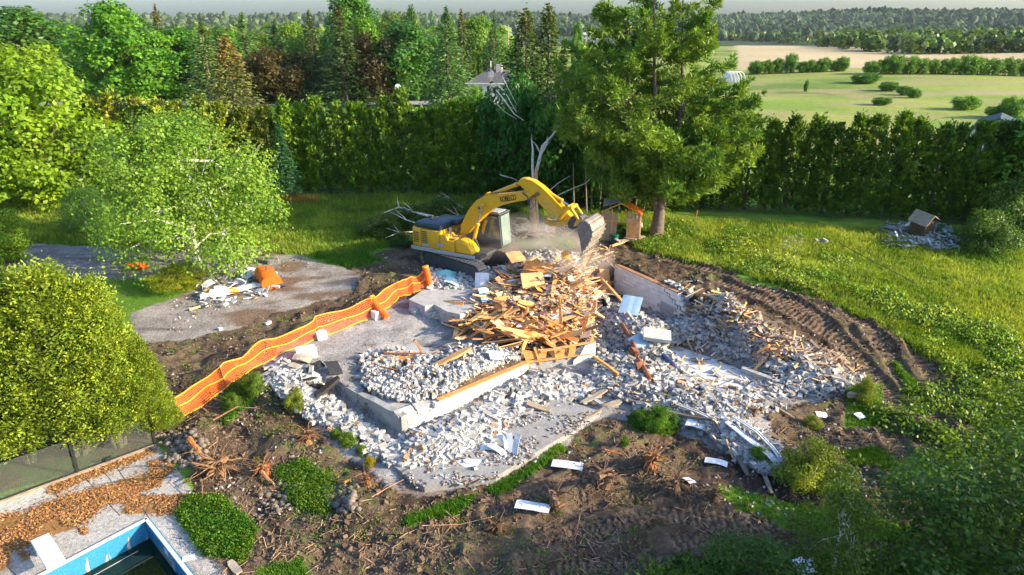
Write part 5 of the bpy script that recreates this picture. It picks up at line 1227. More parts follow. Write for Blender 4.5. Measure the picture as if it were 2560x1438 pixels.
sheet(1175, 1172, 1.1, .38, 3, 5, 0, M_SIDING, "bent white panel on the patio slab below the fan", "siding_scrap", "panel", .2, (1.0, 1.02, 1.05), .08)
sheet(472, 1397, .32, .22, 25, 0, 0, M_SIDING, "white paper-sized tile on the pool deck", "white_tile", "tile", .02, (1.1, 1.1, 1.1), 0)
sheet(1240, 905, .6, .5, 20, 20, 15, M_SIDING, "square white-grey plate on the crumbs near the wall's plank", "siding_scrap", "panel", .3, (.9, .88, .85), .02)
sheet(1600, 935, .35, .3, 20, 60, 0, M_RUST, "rust-brown plate standing in the heap front", "rusty_plate", "plate", .4, (1, 1, 1), .02)
for i, (px, py, s) in enumerate([(758, 905, 1), (790, 930, .9), (740, 925, .8), (835, 930, 1.1), (770, 960, .9)]):
    sheet(px, py, .75 * s, .5 * s, 40 * i, 14, 16 * (-1) ** i, M_BLACK if i % 2 or i == 4 else M_GREYWOOD, ["grey torn roofing sheet nearest the orange net", "black roofing sheet against the concrete wall end", "large grey roofing scrap at left", "grey roofing flap on the slab corner", "black roofing scrap lowest on the slope"][i], "roofing_scrap", "roofing", .22, (1, 1, 1), .06)
plank(790, 1005, 850, 965, .28, "charred black beam lying against the concrete wall", (.12, .12, .13), m=M_GREYWOOD, lift=.3, th=.14); plank(782, 975, 835, 990, .22, "second charred beam crossing under the first", (.12, .10, .10), m=M_GREYWOOD, lift=.25, th=.12)
# crumpled white flashing heap at the patio slab
for i in range(6):
    sheet(1250 + i * 14 - 30, 1128 + (i % 3) * 8, .9, .22, 20 - 25 * i, 15, 10 * i, M_SIDING, ["lowest long", "upper curled", "left short", "middle upright", "right pointed", "rear tan"][i] + " strip of the crumpled metal flashing on the patio slab", "flashing_strip", "flashing", .18 + .05 * i, (.85, .86, .86), .12)
# sheathing and drywall panels thrown over the pile
g = np.random.default_rng(141); qx, qy = scatter(zones['wood'], 34, g)
for i in range(len(qx)):
    t = [(1.3, .95, .6), (1.45, 1.25, 1.0), (1.2, .8, .42), (1.0, .9, .85), (.3, .28, .26), (1.5, 1.45, 1.35), (1.35, 1.05, .7)][int(g.integers(7))]
    sheet(qx[i], qy[i], g.uniform(.5, 1.3), g.uniform(.25, .75), g.uniform(0, 360), g.normal() * 28, g.normal() * 22, M_WOOD if i % 5 else M_SIDING, "torn sheathing panel thrown among the boards of the wood pile", "sheathing_panel", "panel", g.uniform(.25, .6), t, g.uniform(.02, .15))["group"] = "torn panels in the wood pile"
# big white upright block left of slab, salt-white cubes
for i, (px, py, s, lb) in enumerate([(765, 892, (.85, .45, .42), "large white cast block standing at the left end of the patio"), (803, 846, (.42, .38, .36), "white weight block holding the orange net at its middle post"), (943, 795, (.42, .38, .4), "white weight block under the orange barrel"), (551, 825, (.16, .14, .12), "tiny white block alone on the driveway"), (670, 808, (.32, .12, .12), "small white cylinder-like block on the driveway")]):
    p = PG(px, py); o = link("white_block", BLK[i], None, (p.x, p.y, p.z + s[2] / 2 - .01), (0, 0, R(25 + i * 10)), s, color=(1.25, 1.25, 1.23)); tag(o, lb, "block")
# rusty chimney duct lying over the heap
def duct(pts, r, label, name="rusty_duct", m=None):
    b = MB(); b.tube([PG(a, c, z) for a, c, z in pts], r, 8); return tag(b.build(name, m or M_RUST), label, "duct")
duct([(1553, 835, .5), (1575, 870, .45), (1592, 905, .35)], .10, "upper length of rust-red duct lying over the heap"); duct([(1594, 915, .3), (1612, 945, .3), (1625, 962, .2)], .12, "lower length of rust-red duct ending in the heap front")
e = empty("duct_elbow", PG(1584, 898, .35), .4, "boxy rust-red joint between the two duct lengths", "duct"); b = MB(); b.box((0, 0, 0), (.28, .3, .26), (.2, .3, 0)); b.build("box", M_RUST, e); b = MB(); b.tube([(0, -.2, 0), (0, -.15, 0)], .13, 10); b.build("flange", M_RUST, e)
duct([(1655, 905, .35), (1680, 925, .3), (1692, 940, .2)], .09, "blue-black pipe half buried right of the ducts", "pipe", mat("blue_pipe", (.05, .07, .16), .5))
b = MB(); b.tube([PG(1482, 915, .45), PG(1515, 935, .4), PG(1545, 950, .25)], .07, 4); tag(b.build("beam", M_WOOD, color=(1.2, .8, .45)), "orange beam leaning from timber wall onto the heap", "beam")
# ------------------------------------------------------------------ the excavator
M_YEL = mat("excavator_yellow", (.66, .36, .012), .42, .10, 3, .06, spec=.5, dirt=((.34, .22, .09), .66))
M_YELW = mat("worn_yellow", (.58, .34, .05), .55, .22, 5, .15, spec=.4, dirt=((.30, .22, .14), .58))
M_NAVY = mat("dark_blue_hood", (.018, .035, .05), .35, .15, 4, .05, spec=.5)
M_DGREY = mat("dark_grey_metal", (.07, .072, .075), .6, .2, 5, .1, dirt=((.16, .13, .10), .6))
M_TRK = mat("dusty_track_steel", (.27, .235, .19), .75, .3, 8, .3, dirt=((.26, .21, .16), .52))
M_STEEL = mat("polished_rod", (.55, .57, .60), .2, .05, 3, 0, metal=.9)
M_BKT = mat("worn_bucket_steel", (.27, .23, .19), .5, .3, 4, .2, metal=.35, dirt=((.42, .37, .31), .50))
M_BKTI = mat("bucket_side_steel", (.17, .155, .14), .6, .3, 5, .25, dirt=((.28, .25, .21), .55))
M_LGREY = mat("light_grey_trim", (.34, .36, .36), .6, .15, 4, .05)
mg, gnt2, gb2 = nodes_mat("cab_glass"); gb2.inputs["Base Color"].default_value = (.10, .15, .14, 1); gb2.inputs["Roughness"].default_value = .08; gb2.inputs["Alpha"].default_value = .75; gb2.inputs["Specular IOR Level"].default_value = .8
M_GLASS = mg
A_UP = R(29); A_TR = R(42)
C0 = PG(1176, 662); CZ = C0.z - .12
ex = empty("excavator", (C0.x, C0.y, CZ), -A_UP, "large yellow tracked excavator reaching its grey bucket down over the wood pile", "excavator")
fwd = Vector((math.cos(A_UP), -math.sin(A_UP), 0)); lft = Vector((math.sin(A_UP), math.cos(A_UP), 0))
def PL(px, py, yo=0.0):
    """(s, z) in the machine's own upright plane, offset yo to its left, met by a photo pixel's line of sight."""
    d = Vector(ray(px, py)); o = Vector((C0.x, C0.y, CZ)) + lft * yo; t = (o - Vector((0, 0, CAMH))).dot(lft) / d.dot(lft)
    p = Vector((0, 0, CAMH)) + d * t; q = p - Vector((C0.x, C0.y, CZ)); return (q.dot(fwd), q.z)
def epart(b, name, m, bevel=0, smooth=False, parent=ex, seg=2): return b.build(name, m, parent, smooth=smooth, bevel=bevel, seg=seg)
# undercarriage, turned against the body
dA = -(A_TR - A_UP); cT, sT = math.cos(dA), math.sin(dA)
def ut(x, y): return (x * cT - y * sT, x * sT + y * cT)
TL, TH, TW, TG = 4.5, .92, .60, 2.55
def trackpath():
    r = TH / 2; L2 = TL / 2 - r; pts = []; n = 64; per = 2 * (2 * L2) + 2 * math.pi * r
    for i in range(38):
        s = per * i / 38
        if s < 2 * L2: pts.append((-L2 + s, TH, 0))
        elif s < 2 * L2 + math.pi * r: a = (s - 2 * L2) / r; pts.append((L2 + math.sin(a) * r, r + math.cos(a) * r, -a))
        elif s < 4 * L2 + math.pi * r: pts.append((L2 - (s - 2 * L2 - math.pi * r), 0, math.pi))
        else: a = (s - 4 * L2 - math.pi * r) / r; pts.append((-L2 - math.sin(a) * r, r - math.cos(a) * r, -math.pi - a))
    return pts
sh = MB(); sh.box((0, 0, 0), (.23, TW, .035)); sh.box((.06, 0, .045), (.04, TW * .98, .06)); sh.box((-.06, 0, .035), (.03, TW * .98, .035)); SHOE = sh.mesh("track_shoe", M_TRK)
for sd in (-1, 1):
    yy = sd * TG / 2; b = MB(); r = TH / 2 - .05; L2 = TL / 2 - TH / 2
    ol = [(-L2, .08), (L2, .08)] + [(L2 + math.sin(a) * r * .8, TH / 2 - math.cos(a) * r * .8) for a in np.linspace(.3, 2.8, 7)] + [(L2, TH - .12), (-L2, TH - .12)] + [(-L2 - math.sin(a) * r * .8, TH / 2 + math.cos(a) * r * .8) for a in np.linspace(.3, 2.8, 7)]
    tf = MB(); tf.prism(ol, -.17, .17); me = tf.mesh("track_frame", M_DGREY)
    x_, y_ = ut(0, yy); tk = link("track", me, ex, (x_, y_, .02), (0, 0, dA))
    for (sx, sz, sa) in trackpath(): link("track_shoe", SHOE, tk, (sx, 0, sz + .0), (0, -sa, 0))
    for k in range(7):
        b = MB(); xx = -L2 + 2 * L2 * k / 6; b.tube([(xx, -.24, .17), (xx, .24, .17)], .13, 10); b.build("roller", M_DGREY, tk)
    for xx in (-L2, L2):
        b = MB(); b.tube([(xx, -.2, TH / 2), (xx, .2, TH / 2)], .33, 14); b.build("idler", M_DGREY, tk)
b = MB(); b.box((0, 0, .62), (2.0, 2.2, .42), (0, 0, dA)); b.tube([(0, 0, .8), (0, 0, 1.08)], .72, 24); epart(b, "undercarriage", M_DGREY, .04)
# upper deck and body
b = MB(); b.box((-.62, 0, 1.15), (4.24, 2.86, .16)); epart(b, "deck", M_DGREY, .03)
b = MB(); b.box((-.82, -1.40, 1.13), (4.04, .12, .20)); epart(b, "side_skirt", M_LGREY, .03)
b = MB()
pts = [(-2.2, -1.42), (-2.72, -1.40), (-2.94, -1.1), (-3.05, -.5), (-3.05, .5), (-2.94, 1.1), (-2.72, 1.40), (-2.2, 1.42)]
b.prism(pts, 1.22, 2.22, 'z'); epart(b, "counterweight", M_YEL, .09, True, seg=3)
b = MB(); b.box((-1.60, -1.0, 1.72), (1.18, .82, .98)); epart(b, "engine_side_door", M_YEL, .05, True)
b = MB(); b.box((-1.60, .75, 1.72), (1.18, 1.3, .98)); epart(b, "left_service_door", M_YEL, .05, True)
for (x0_, n_) in ((-2.48, 6), (-1.95, 7)):
    for i in range(n_):
        b = MB(); b.box((x0_, -1.425, 1.50 + .10 * i), (.34 if x0_ > -2.5 else .2, .02, .045)); epart(b, "louvre_slat", M_DGREY)
b = MB(); b.box((-1.60, -.2, 2.36), (1.2, 2.2, .34)); epart(b, "engine_hood", M_NAVY, .12, True, seg=3)
b = MB(); b.box((-2.40, -.45, 2.33), (.75, 1.5, .30)); epart(b, "radiator_hood", M_NAVY, .12, True, seg=3)
b = MB(); b.box((-1.0, .4, 2.42), (.7, 1.1, .30)); epart(b, "rear_hood", M_NAVY, .1, True, seg=3)
b = MB(); b.tube([(-2.2, -.35, 2.45), (-2.2, -.35, 2.62), (-2.15, -.35, 2.72)], .06, 10); b.box((-2.45, -.1, 2.55), (.2, .15, .08)); epart(b, "exhaust", M_DGREY, 0, True)
b = MB(); b.box((-1.85, -1.425, 1.40), (.42, .012, .16)); epart(b, "decal_panel", M_LGREY)
b = MB(); b.box((-.95, -1.425, 1.52), (.5, .012, .18)); epart(b, "decal_panel", M_LGREY)
b = MB(); b.prism([(-1.0, 1.23), (-1.0, 2.05), (-.62, 2.05), (-.5, 1.80), (-.05, 1.80), (-.05, 1.23)], -1.41, -.55); epart(b, "pump_cover", M_YEL, .04, True)
b = MB(); b.prism([(-.03, 1.23), (-.03, 1.88), (.35, 1.90), (.75, 1.72), (1.02, 1.40), (1.02, 1.23)], -1.41, -.62); epart(b, "fuel_tank", M_YEL, .08, True, seg=3)
b = MB(); b.box((-.55, -.85, 1.88), (.9, .7, .02)); epart(b, "catwalk", M_YELW)
b = MB(); b.tube([(-.45, -1.15, 2.0), (-.45, -1.15, 2.34)], .055, 10); b.tube([(-.45, -1.15, 2.34), (-.45, -1.15, 2.44)], .09, 10); epart(b, "air_precleaner", M_STEEL, 0, True)
b = MB()
for (xa, xb) in ((-.1, .7),):
    b.tube([(xa, -1.35, 1.85), (xa, -1.35, 2.35), (xb, -1.35, 2.30), (xb + .15, -1.35, 1.80)], .018, 6)
epart(b, "handrail", M_DGREY)
b = MB(); b.tube([(.28, -1.3, 1.88), (.1, -1.4, 2.45)], .02, 6); b.box((.08, -1.42, 2.46), (.04, .16, .22)); epart(b, "mirror", M_DGREY)
# cab
b = MB(); X0, X1, Y0, Y1, Z0, Z1 = .30, 1.75, .38, 1.38, 1.24, 3.02
for (x, y) in ((X0, Y0), (X0, Y1), (X1, Y0), (X1, Y1)): b.box((x + (.0 if x == X0 else -.10), y, (Z0 + Z1) / 2), (.09, .09, Z1 - Z0), (0, (.0 if x == X0 else -.09), 0))
b.box(((X0 + X1) / 2 - .1, (Y0 + Y1) / 2, Z1 + .03), (X1 - X0 + .02, Y1 - Y0 + .1, .10)); b.box(((X0 + X1) / 2, (Y0 + Y1) / 2, Z0 + .05), (X1 - X0 + .1, Y1 - Y0 + .08, .12)); b.box((X0 + .05, (Y0 + Y1) / 2, 1.9), (.1, 1.0, 1.2))
b.box(((X0 + X1) / 2, Y0, 1.50), (X1 - X0, .05, .45)); b.box(((X0 + X1) / 2, Y1, 1.55), (X1 - X0, .05, .55))
cabo = epart(b, "cab", M_DGREY, .025)
b = MB(); b.box((1.0, Y0 + .005, 2.33), (1.28, .02, 1.2)); b.build("window_pane", M_GLASS, cabo); b = MB(); b.box((1.0, Y1, 2.38), (1.28, .02, 1.1)); b.build("window_pane", M_GLASS, cabo)
mws = mat("windscreen_painted_sky", (.17, .23, .21), .12, .25, 2, 0, spec=.9); b = MB(); b.box((X1 - .02, .88, 2.16), (.02, .90, 1.62), (0, -.09, 0)); b.build("windscreen", mws, cabo)  # opaque pale windscreen: the sky's reflection is put into its base colour
b = MB(); b.box((.95, .9, 1.75), (.5, .5, .14)); b.box((.72, .9, 2.1), (.12, .5, .7), (0, -.12, 0)); b.build("seat", M_NAVY, cabo)
b = MB(); b.box((1.05, .88, 3.12), (.9, .8, .04)); b.build("roof_hatch", M_LGREY, cabo)
# boom: its outline in the machine's plane
z1 = lambda pts: [PL(1020 + x / 4.923, 440 + y / 4.923) for x, y in pts]
bo = z1([(668, 700), (700, 560), (735, 480), (790, 380), (880, 285), (950, 245), (1120, 222), (1300, 205), (1440, 185), (1530, 200), (1560, 260), (1470, 290), (1330, 312), (1190, 345), (1070, 400), (970, 475), (890, 560), (820, 640), (745, 735), (705, 752)])
b = MB(); b.prism(bo, -.28, .28); boom = epart(b, "boom", M_YEL, .03)
b = MB(); b.prism(z1([(905, 360), (935, 365), (925, 395), (900, 392)]), -.33, .33); b.build("pin_boss", M_DGREY, boom)
# lettering on the boom's side
tp0 = PL(1020 + 1143 / 4.923, 440 + 325 / 4.923, -.29); tp1 = PL(1020 + 1337 / 4.923, 440 + 293 / 4.923, -.29); th_ = math.atan2(tp1[1] - tp0[1], tp1[0] - tp0[0]); LW = math.hypot(tp1[0] - tp0[0], tp1[1] - tp0[1])
fc = bpy.data.curves.new("lettering", 'FONT'); fc.body = "KOBELCO"; fc.extrude = .006; fc.offset = .010; fc.size = 1; fc.space_character = .92
fo = bpy.data.objects.new("tmp", fc); COL.objects.link(fo); bpy.context.view_layer.update()
dg = bpy.context.evaluated_depsgraph_get(); fme = bpy.data.meshes.new_from_object(fo.evaluated_get(dg)); bpy.data.objects.remove(fo)
xs_ = [v.co.x for v in fme.vertices]; ys_ = [v.co.y for v in fme.vertices]; wx_, hy_ = max(xs_) - min(xs_), max(ys_) - min(ys_); hh = LW * .30
for v in fme.vertices: v.co.x = (v.co.x - min(xs_)) * LW / wx_; v.co.y = (v.co.y - min(ys_)) * hh / hy_
fme.materials.clear(); fme.materials.append(mat("black_decal", (.012, .012, .012), .5, .05, 3, 0))
lo = link("lettering", fme, boom, (tp0[0], -.286, tp0[1]), (R(90), -th_, 0), (1, 1, 1))
def cyl(name, a, b_, fr, r0, r1, y, m=M_YEL):
    """Hydraulic cylinder from a to b in the machine plane; fr is where the barrel ends."""
    A = Vector((a[0], y, a[1])); B = Vector((b_[0], y, b_[1])); Cc = A.lerp(B, fr)
    q = MB(); q.tube([A, A.lerp(Cc, .93), A.lerp(Cc, .935), Cc], [r0, r0, r0 * 1.25, r0 * 1.25], 12); o = epart(q, name, m, 0, True)
    q = MB(); q.tube([Cc, B], r1, 10); q.build("rod", M_STEEL, o, smooth=True)
    q = MB(); q.tube([B + Vector((0, -.12, 0)), B + Vector((0, .12, 0))], r0 * 1.15, 12); q.build("eye", M_YELW, o, smooth=True); return o
pb = z1([(780, 912), (912, 370), (905, 880), (1000, 430)])
for y in (-.42, .42): cyl("boom_cylinder", PL(1020 + 782 / 4.923, 440 + 905 / 4.923, -.42), PL(1020 + 912 / 4.923, 440 + 362 / 4.923, -.42), .60, .10, .055, y)
ac = z1([(985, 245), (1395, 82)]); cyl("arm_cylinder", ac[0], ac[1], .88, .105, .06, 0)
b = MB(); b.prism(z1([(940, 250), (985, 200), (1040, 215), (1020, 250)]), -.16, .16); epart(b, "cylinder_bracket", M_YEL, .01)
b = MB(); b.prism([(.1, 1.2), (.1, 2.0), (.45, 2.2), (.85, 1.5), (.9, 1.2)], -.5, -.42); b.prism([(.1, 1.2), (.1, 2.0), (.45, 2.2), (.85, 1.5), (.9, 1.2)], .26, .34); epart(b, "boom_foot_bracket", M_DGREY, .01)
# arm
ar = z1([(1372, 78), (1405, 22), (1465, 20), (1560, 52), (1665, 125), (1760, 215), (1900, 360), (2035, 500), (2045, 545), (2000, 590), (1950, 570), (1870, 520), (1740, 430), (1640, 335), (1590, 275), (1500, 215), (1425, 130)])
b = MB(); b.prism(ar, -.21, .21); arm = epart(b, "arm", M_YEL, .03)
b = MB(); b.prism(z1([(1650, 330), (1690, 260), (1780, 320), (1900, 455), (1880, 510), (1740, 425)]), -.225, -.212); b.build("wear_plate", M_YELW, arm)
bc = z1([(1648, 150), (2000, 375)]); cyl("bucket_cylinder", bc[0], bc[1], .72, .095, .05, 0)
lk = z1([(2000, 372), (1900, 525)]); l2 = z1([(2035, 378), (2130, 520)])
for nm, (p, q) in (("guide_link", lk), ("bucket_link", l2)):
    b = MB()
    for y in (-.3, .3): b.tube([(p[0], y, p[1]), (q[0], y, q[1])], .075, 8)
    b.tube([(p[0], -.36, p[1]), (p[0], .36, p[1])], .09, 10); epart(b, nm, M_YEL, 0, True)
# quick coupler, thumb and bucket
b = MB(); b.prism(z1([(1990, 560), (2050, 480), (2150, 480), (2200, 540), (2150, 600), (2060, 640), (2000, 620)]), -.30, .30); epart(b, "coupler", M_DGREY, .03)
b = MB(); b.prism(z1([(1690, 530), (1730, 545), (1800, 565), (1900, 550), (1960, 535), (2000, 555), (1990, 595), (1930, 595), (1860, 605), (1780, 605), (1710, 570)]), -.24, -.14); b.prism(z1([(1690, 530), (1730, 545), (1800, 565), (1900, 550), (1960, 535), (2000, 555), (1990, 595), (1930, 595), (1860, 605), (1780, 605), (1710, 570)]), .14, .24); b.prism(z1([(1730, 548), (1900, 558), (1900, 590), (1740, 582)]), -.14, .14); epart(b, "thumb", M_YELW, .015)
HW = .80
bz = lambda pts: [PL(1020 + x / 4.923, 440 + y / 4.923, -HW) for x, y in pts]
outer = bz([(2078, 600), (2120, 558), (2170, 548), (2215, 575), (2250, 625), (2268, 690), (2262, 750), (2240, 800), (2205, 860), (2165, 920), (2140, 958)])
lipb = bz([(2115, 800), (2090, 700)])
side = outer + lipb
b = MB()
b.prism(side, -HW, -HW + .05); bkt = epart(b, "bucket", M_BKTI, 0)
b = MB(); b.prism(side, HW - .05, HW); b.build("side_plate", M_BKTI, bkt)
b = MB(); n = len(outer)
ctr = Vector((sum(p[0] for p in side) / len(side), 0, sum(p[1] for p in side) / len(side)))
for y in (-HW - .01, HW + .01):
    for p in outer: b.v.append((p[0], y, p[1]))
for y in (-HW - .01, HW + .01):
    for p in outer:
        q = Vector((p[0], 0, p[1])).lerp(ctr, .06); b.v.append((q.x, y, q.z))
for i in range(n - 1):
    b.f += [(i, i + 1, n + i + 1, n + i), (2 * n + i, 3 * n + i, 3 * n + i + 1, 2 * n + i + 1), (i, 2 * n + i, 2 * n + i + 1, i + 1), (n + i, n + i + 1, 3 * n + i + 1, 3 * n + i)]
b.f += [(0, n, 3 * n, 2 * n), (n - 1, 3 * n - 1, 4 * n - 1, 2 * n - 1)][:1]
o = b.build("shell", M_BKT, bkt)
def P2(p, q, t): return (p[0] + (q[0] - p[0]) * t, p[1] + (q[1] - p[1]) * t)
for i, k in enumerate((3.5, 5.0, 6.0, 6.9, 7.8, 8.7)):
    i0 = int(k); p = P2(outer[i0], outer[min(i0 + 1, n - 1)], k - i0); q = MB(); q.box((p[0] + .015, 0, p[1]), (.07, HW * 2.04, .07)); q.build("wear_strip", M_BKTI if i % 2 else M_BKT, bkt)
tipd = Vector((outer[-1][0] - outer[-2][0], 0, outer[-1][1] - outer[-2][1])).normalized()
for i in range(6):
    y = -HW + .08 + i * (2 * HW - .16) / 5; p = Vector((outer[-1][0], y, outer[-1][1])) + tipd * -.05
    q = MB(); q.tube([p, p + tipd * .16, p + tipd * .34], [.07, .055, .015], 4); q.build("tooth", M_BKT, bkt)
b = MB(); b.prism(z1([(2070, 600), (2110, 520), (2180, 510), (2230, 560), (2180, 590)]), -.34, -.26); b.prism(z1([(2070, 600), (2110, 520), (2180, 510), (2230, 560), (2180, 590)]), .26, .34); b.build("hanger_ear", M_YELW, bkt)
# hoses
hs = z1([(1440, 180), (1500, 230), (1520, 330), (1540, 250), (1640, 180)]); b = MB()
for k, y in enumerate((-.30, -.33, -.27)):
    b.tube([(p[0] + .03 * k, y, p[1] - .05 * k) for p in hs], .022, 5)
h2 = z1([(720, 540), (800, 380), (890, 275), (1000, 222), (1300, 190)]); b.tube([(p[0], -.1, p[1] + .05) for p in h2], .025, 5); b.tube([(p[0], .02, p[1] + .05) for p in h2], .025, 5)
h3 = z1([(1600, 270), (1600, 340), (1540, 400), (1500, 300)]); b.tube([(p[0], -.27, p[1]) for p in h3], .02, 5)
epart(b, "hydraulic_hose", M_DGREY, 0, True)

# ------------------------------------------------------------------ orange barrier netting
M_NET = mat("orange_netting", (.78, .125, .012), .6, .1, 4, 0)
M_BAND = mat("yellow_band", (.90, .36, .03), .6, .1, 4, 0)
M_PIN = mat("steel_rebar", (.10, .09, .08), .7, .2, 5, 0)
posts = [((448, 1053), (441, 1024)), ((567, 971), (562, 930)), ((673, 902), (665, 851)), ((801, 845), (803, 796)), ((938, 792), (934, 750)), ((997, 744), (991, 713)), ((1071, 716), (1063, 686))]
NB = [PG(*p[0]) for p in posts]
HT = [.82, .86, .92, .95, .85, .80, .85]
net = empty("barrier_net", NB[0], 0, "orange safety net with three yellow bands sagging between steel pins across the site", "safety net")
def netpt(u, v):
    """u along the net in posts, v from bottom 0 to top 1."""
    i = min(int(u), len(NB) - 2); t = u - i; a = NB[i].lerp(NB[i + 1], t)
    sag = math.sin(t * math.pi); h = HT[i] * (1 - t) + HT[i + 1] * t
    d = (NB[i + 1] - NB[i]); nrm = Vector((-d.y, d.x, 0)).normalized()
    leanv = .18 + .10 * math.sin(i * 2.1 + 1)
    off = nrm * (v * leanv * (1 + .5 * sag) + .10 * sag * math.sin(i + v * 3))
    gz = G(a.x, a.y)
    z = gz + .03 + v * h - sag * (.16 * v) + .04 * math.sin(u * 9 + v * 4)
    return Vector((a.x, a.y, 0)) + off + Vector((0, 0, z)) - NB[0]
NU = (len(NB) - 1) * 12
def ribbon(b, pts, wv):
    o = len(b.v)
    for p, w_ in zip(pts, wv): b.v += [tuple(p - w_), tuple(p + w_)]
    for i in range(len(pts) - 1): a = o + i * 2; b.f.append((a, a + 1, a + 3, a + 2))
b = MB(); U = [k * (len(NB) - 1) / NU for k in range(NU + 1)]
NV = 11
for j in range(NV + 1):
    v = j / NV; pts = [netpt(u, v) for u in U]
    ribbon(b, pts, [(netpt(u, min(v + .01, 1)) - netpt(u, min(v + .01, 1) - .02)).normalized() * .012 for u in U])
total = 0
Uf = np.arange(0, len(NB) - 1, .026)
for u in Uf:
    pts = [netpt(u, j / 6) for j in range(7)]; dv = (netpt(min(u + .01, 6), .5) - netpt(u, .5)).normalized() * .0085; ribbon(b, pts, [dv] * 7)
o = b.build("netting", M_NET, net); o["kind"] = "stuff"
for v, nm in ((1.0, "top"), (.52, "middle"), (0.0, "bottom")):
    b = MB(); b.tube([netpt(u, v) + Vector((0, 0, .0)) for u in U], .028, 5); b.build("yellow_band", M_BAND, net)
for i, p in enumerate(NB):
    b = MB(); q = netpt(min(i, len(NB) - 1 - 1e-6), 1.0) ; b0 = netpt(min(i, len(NB) - 1 - 1e-6), 0); tp = b0.lerp(q, 1.28); b.tube([b0 - Vector((0, 0, .1)), tp], .016, 6); b.build("steel_pin", M_PIN, net)
# rolls of surplus net standing at the end and over the fifth post
def roll(px, py, pts, r, label):
    p = PG(px, py); e = empty("net_roll", p, 0, label, "net roll"); b = MB(); b.tube([Vector(q) for q in pts], [r, r * 1.05, r, r * .95], 12); b.build("roll", M_NET, e, smooth=True)
    b = MB(); q = Vector(pts[-1]); q0 = Vector(pts[-2]); b.tube([q.lerp(q0, .15), q.lerp(q0, -.06)], r * 1.04, 12); b.build("end_band", M_BAND, e, smooth=True)
roll(1075, 718, [(0, 0, 0), (-.06, 0, .4), (-.12, 0, .8), (-.2, .02, 1.12)], .16, "upright orange roll of net ending the fence beside the rubble")
roll(962, 797, [(.1, -.1, .14), (-.2, .1, .35), (-.5, .4, .6), (-.7, .6, .85)], .17, "orange barrel-like roll of net lying over the fence's fifth pin")

# ------------------------------------------------------------------ scrap heap on the driveway
M_TANK = mat("orange_tank_paint", (.72, .13, .015), .45, .12, 4, .1, dirt=((.35, .16, .10), .66))
M_ALU = mat("aluminium", (.62, .64, .66), .4, .15, 5, .1, metal=.4)
M_DISC = mat("grey_disc", (.45, .48, .50), .5, .15, 4, .1)
def sp_(px, py, dz=0.0): return PG(px, py, dz)
e = empty("oil_tank", sp_(670, 722, 0), 0, "orange oval oil tank lying on the driveway scrap heap", "tank")
b = MB(); n = 18; ov = []
for i in range(n):
    a = 2 * math.pi * i / n; ov.append((math.copysign(abs(math.cos(a)) ** .75, math.cos(a)) * .50, math.copysign(abs(math.sin(a)) ** .75, math.sin(a)) * .33))
b.prism(ov, -.75, .75); o = b.build("shell", M_TANK, e, smooth=True, bevel=.03); o.location = (-.1, .45, .46); o.rotation_euler = (R(7), R(8), R(34))
b = MB(); b.prism([(x * 1.03, z * 1.03) for x, z in ov], -.77, -.72); o = b.build("end_rim", M_TANK, e); o.location = (-.1, .45, .46); o.rotation_euler = (R(7), R(8), R(34))
b = MB(); b.tube([(-.1, .4, .90), (-.1, .4, 1.05)], .05, 8); b.build("filler_cap", M_DGREY, e)
def bar(pts, r, m, label, name, cat, n=4):
    b = MB(); b.tube([sp_(*p) for p in pts], r, n); return tag(b.build(name, m), label, cat)
bar([(503, 752, .22), (560, 745, .25), (640, 726, .3)], .15, M_SIDING, "long white gutter beam along the front of the scrap heap", "gutter_beam", "gutter")
bar([(640, 724, .28), (700, 726, .2)], .08, M_ALU, "short aluminium pipe at the right end of the scrap heap", "metal_pipe", "pipe", 8)
bar([(690, 722, .2), (715, 719, .14)], .09, M_DGREY, "grey pipe stub sticking out beyond the orange tank", "metal_pipe", "pipe", 8)
bar([(640, 672, .5), (675, 680, .5)], .12, M_DGREY, "black tube lying behind the orange tank", "black_tube", "tube", 8)
bar([(474, 778, .08), (502, 770, .10)], .07, M_WOOD, "short orange timber at the scrap heap's left corner", "timber", "timber")
e = empty("window_frame", sp_(590, 690, 0), 0, "pale metal frame with bars standing in the scrap heap", "frame")
def fr(a, b_, r=.03):
    q = MB(); q.tube([Vector(a), Vector(b_)], r, 4); q.build("frame_bar", M_ALU, e)
for a, b_ in (((-.45, .1, .2), (-.55, .3, 1.05)), ((.55, .1, .45), (.45, .3, 1.3)), ((-.45, .1, .2), (.6, .1, .46)), ((-.55, .3, 1.05), (.75, .3, 1.37)), ((.05, .1, .33), (-.05, .3, 1.17))): fr(a, b_)
for dx in (-.32, -.18): fr((dx, .12, .25), (dx - .08, .28, 1.1), .012)
e = empty("metal_disc", sp_(602, 722, 0), 0, "round grey dish lying in the scrap heap's middle", "disc")
b = MB(); b.tube([(0, -.06, .32), (0, 0, .35)], .30, 20); o = b.build("dish", M_DISC, e, smooth=False); b = MB(); b.tube([(-.5, -.25, .42), (.05, -.05, .40)], .02, 6); b.build("rod", M_ALU, e)
sheet(588, 740, .5, .28, 15, 40, 0, mat("amber_cushion", (.75, .33, .03), .7, .1, 3, .1), "amber orange plastic scrap in front of the grey dish", "plastic_scrap", "scrap", .3, (1, 1, 1), .05, th=.06)
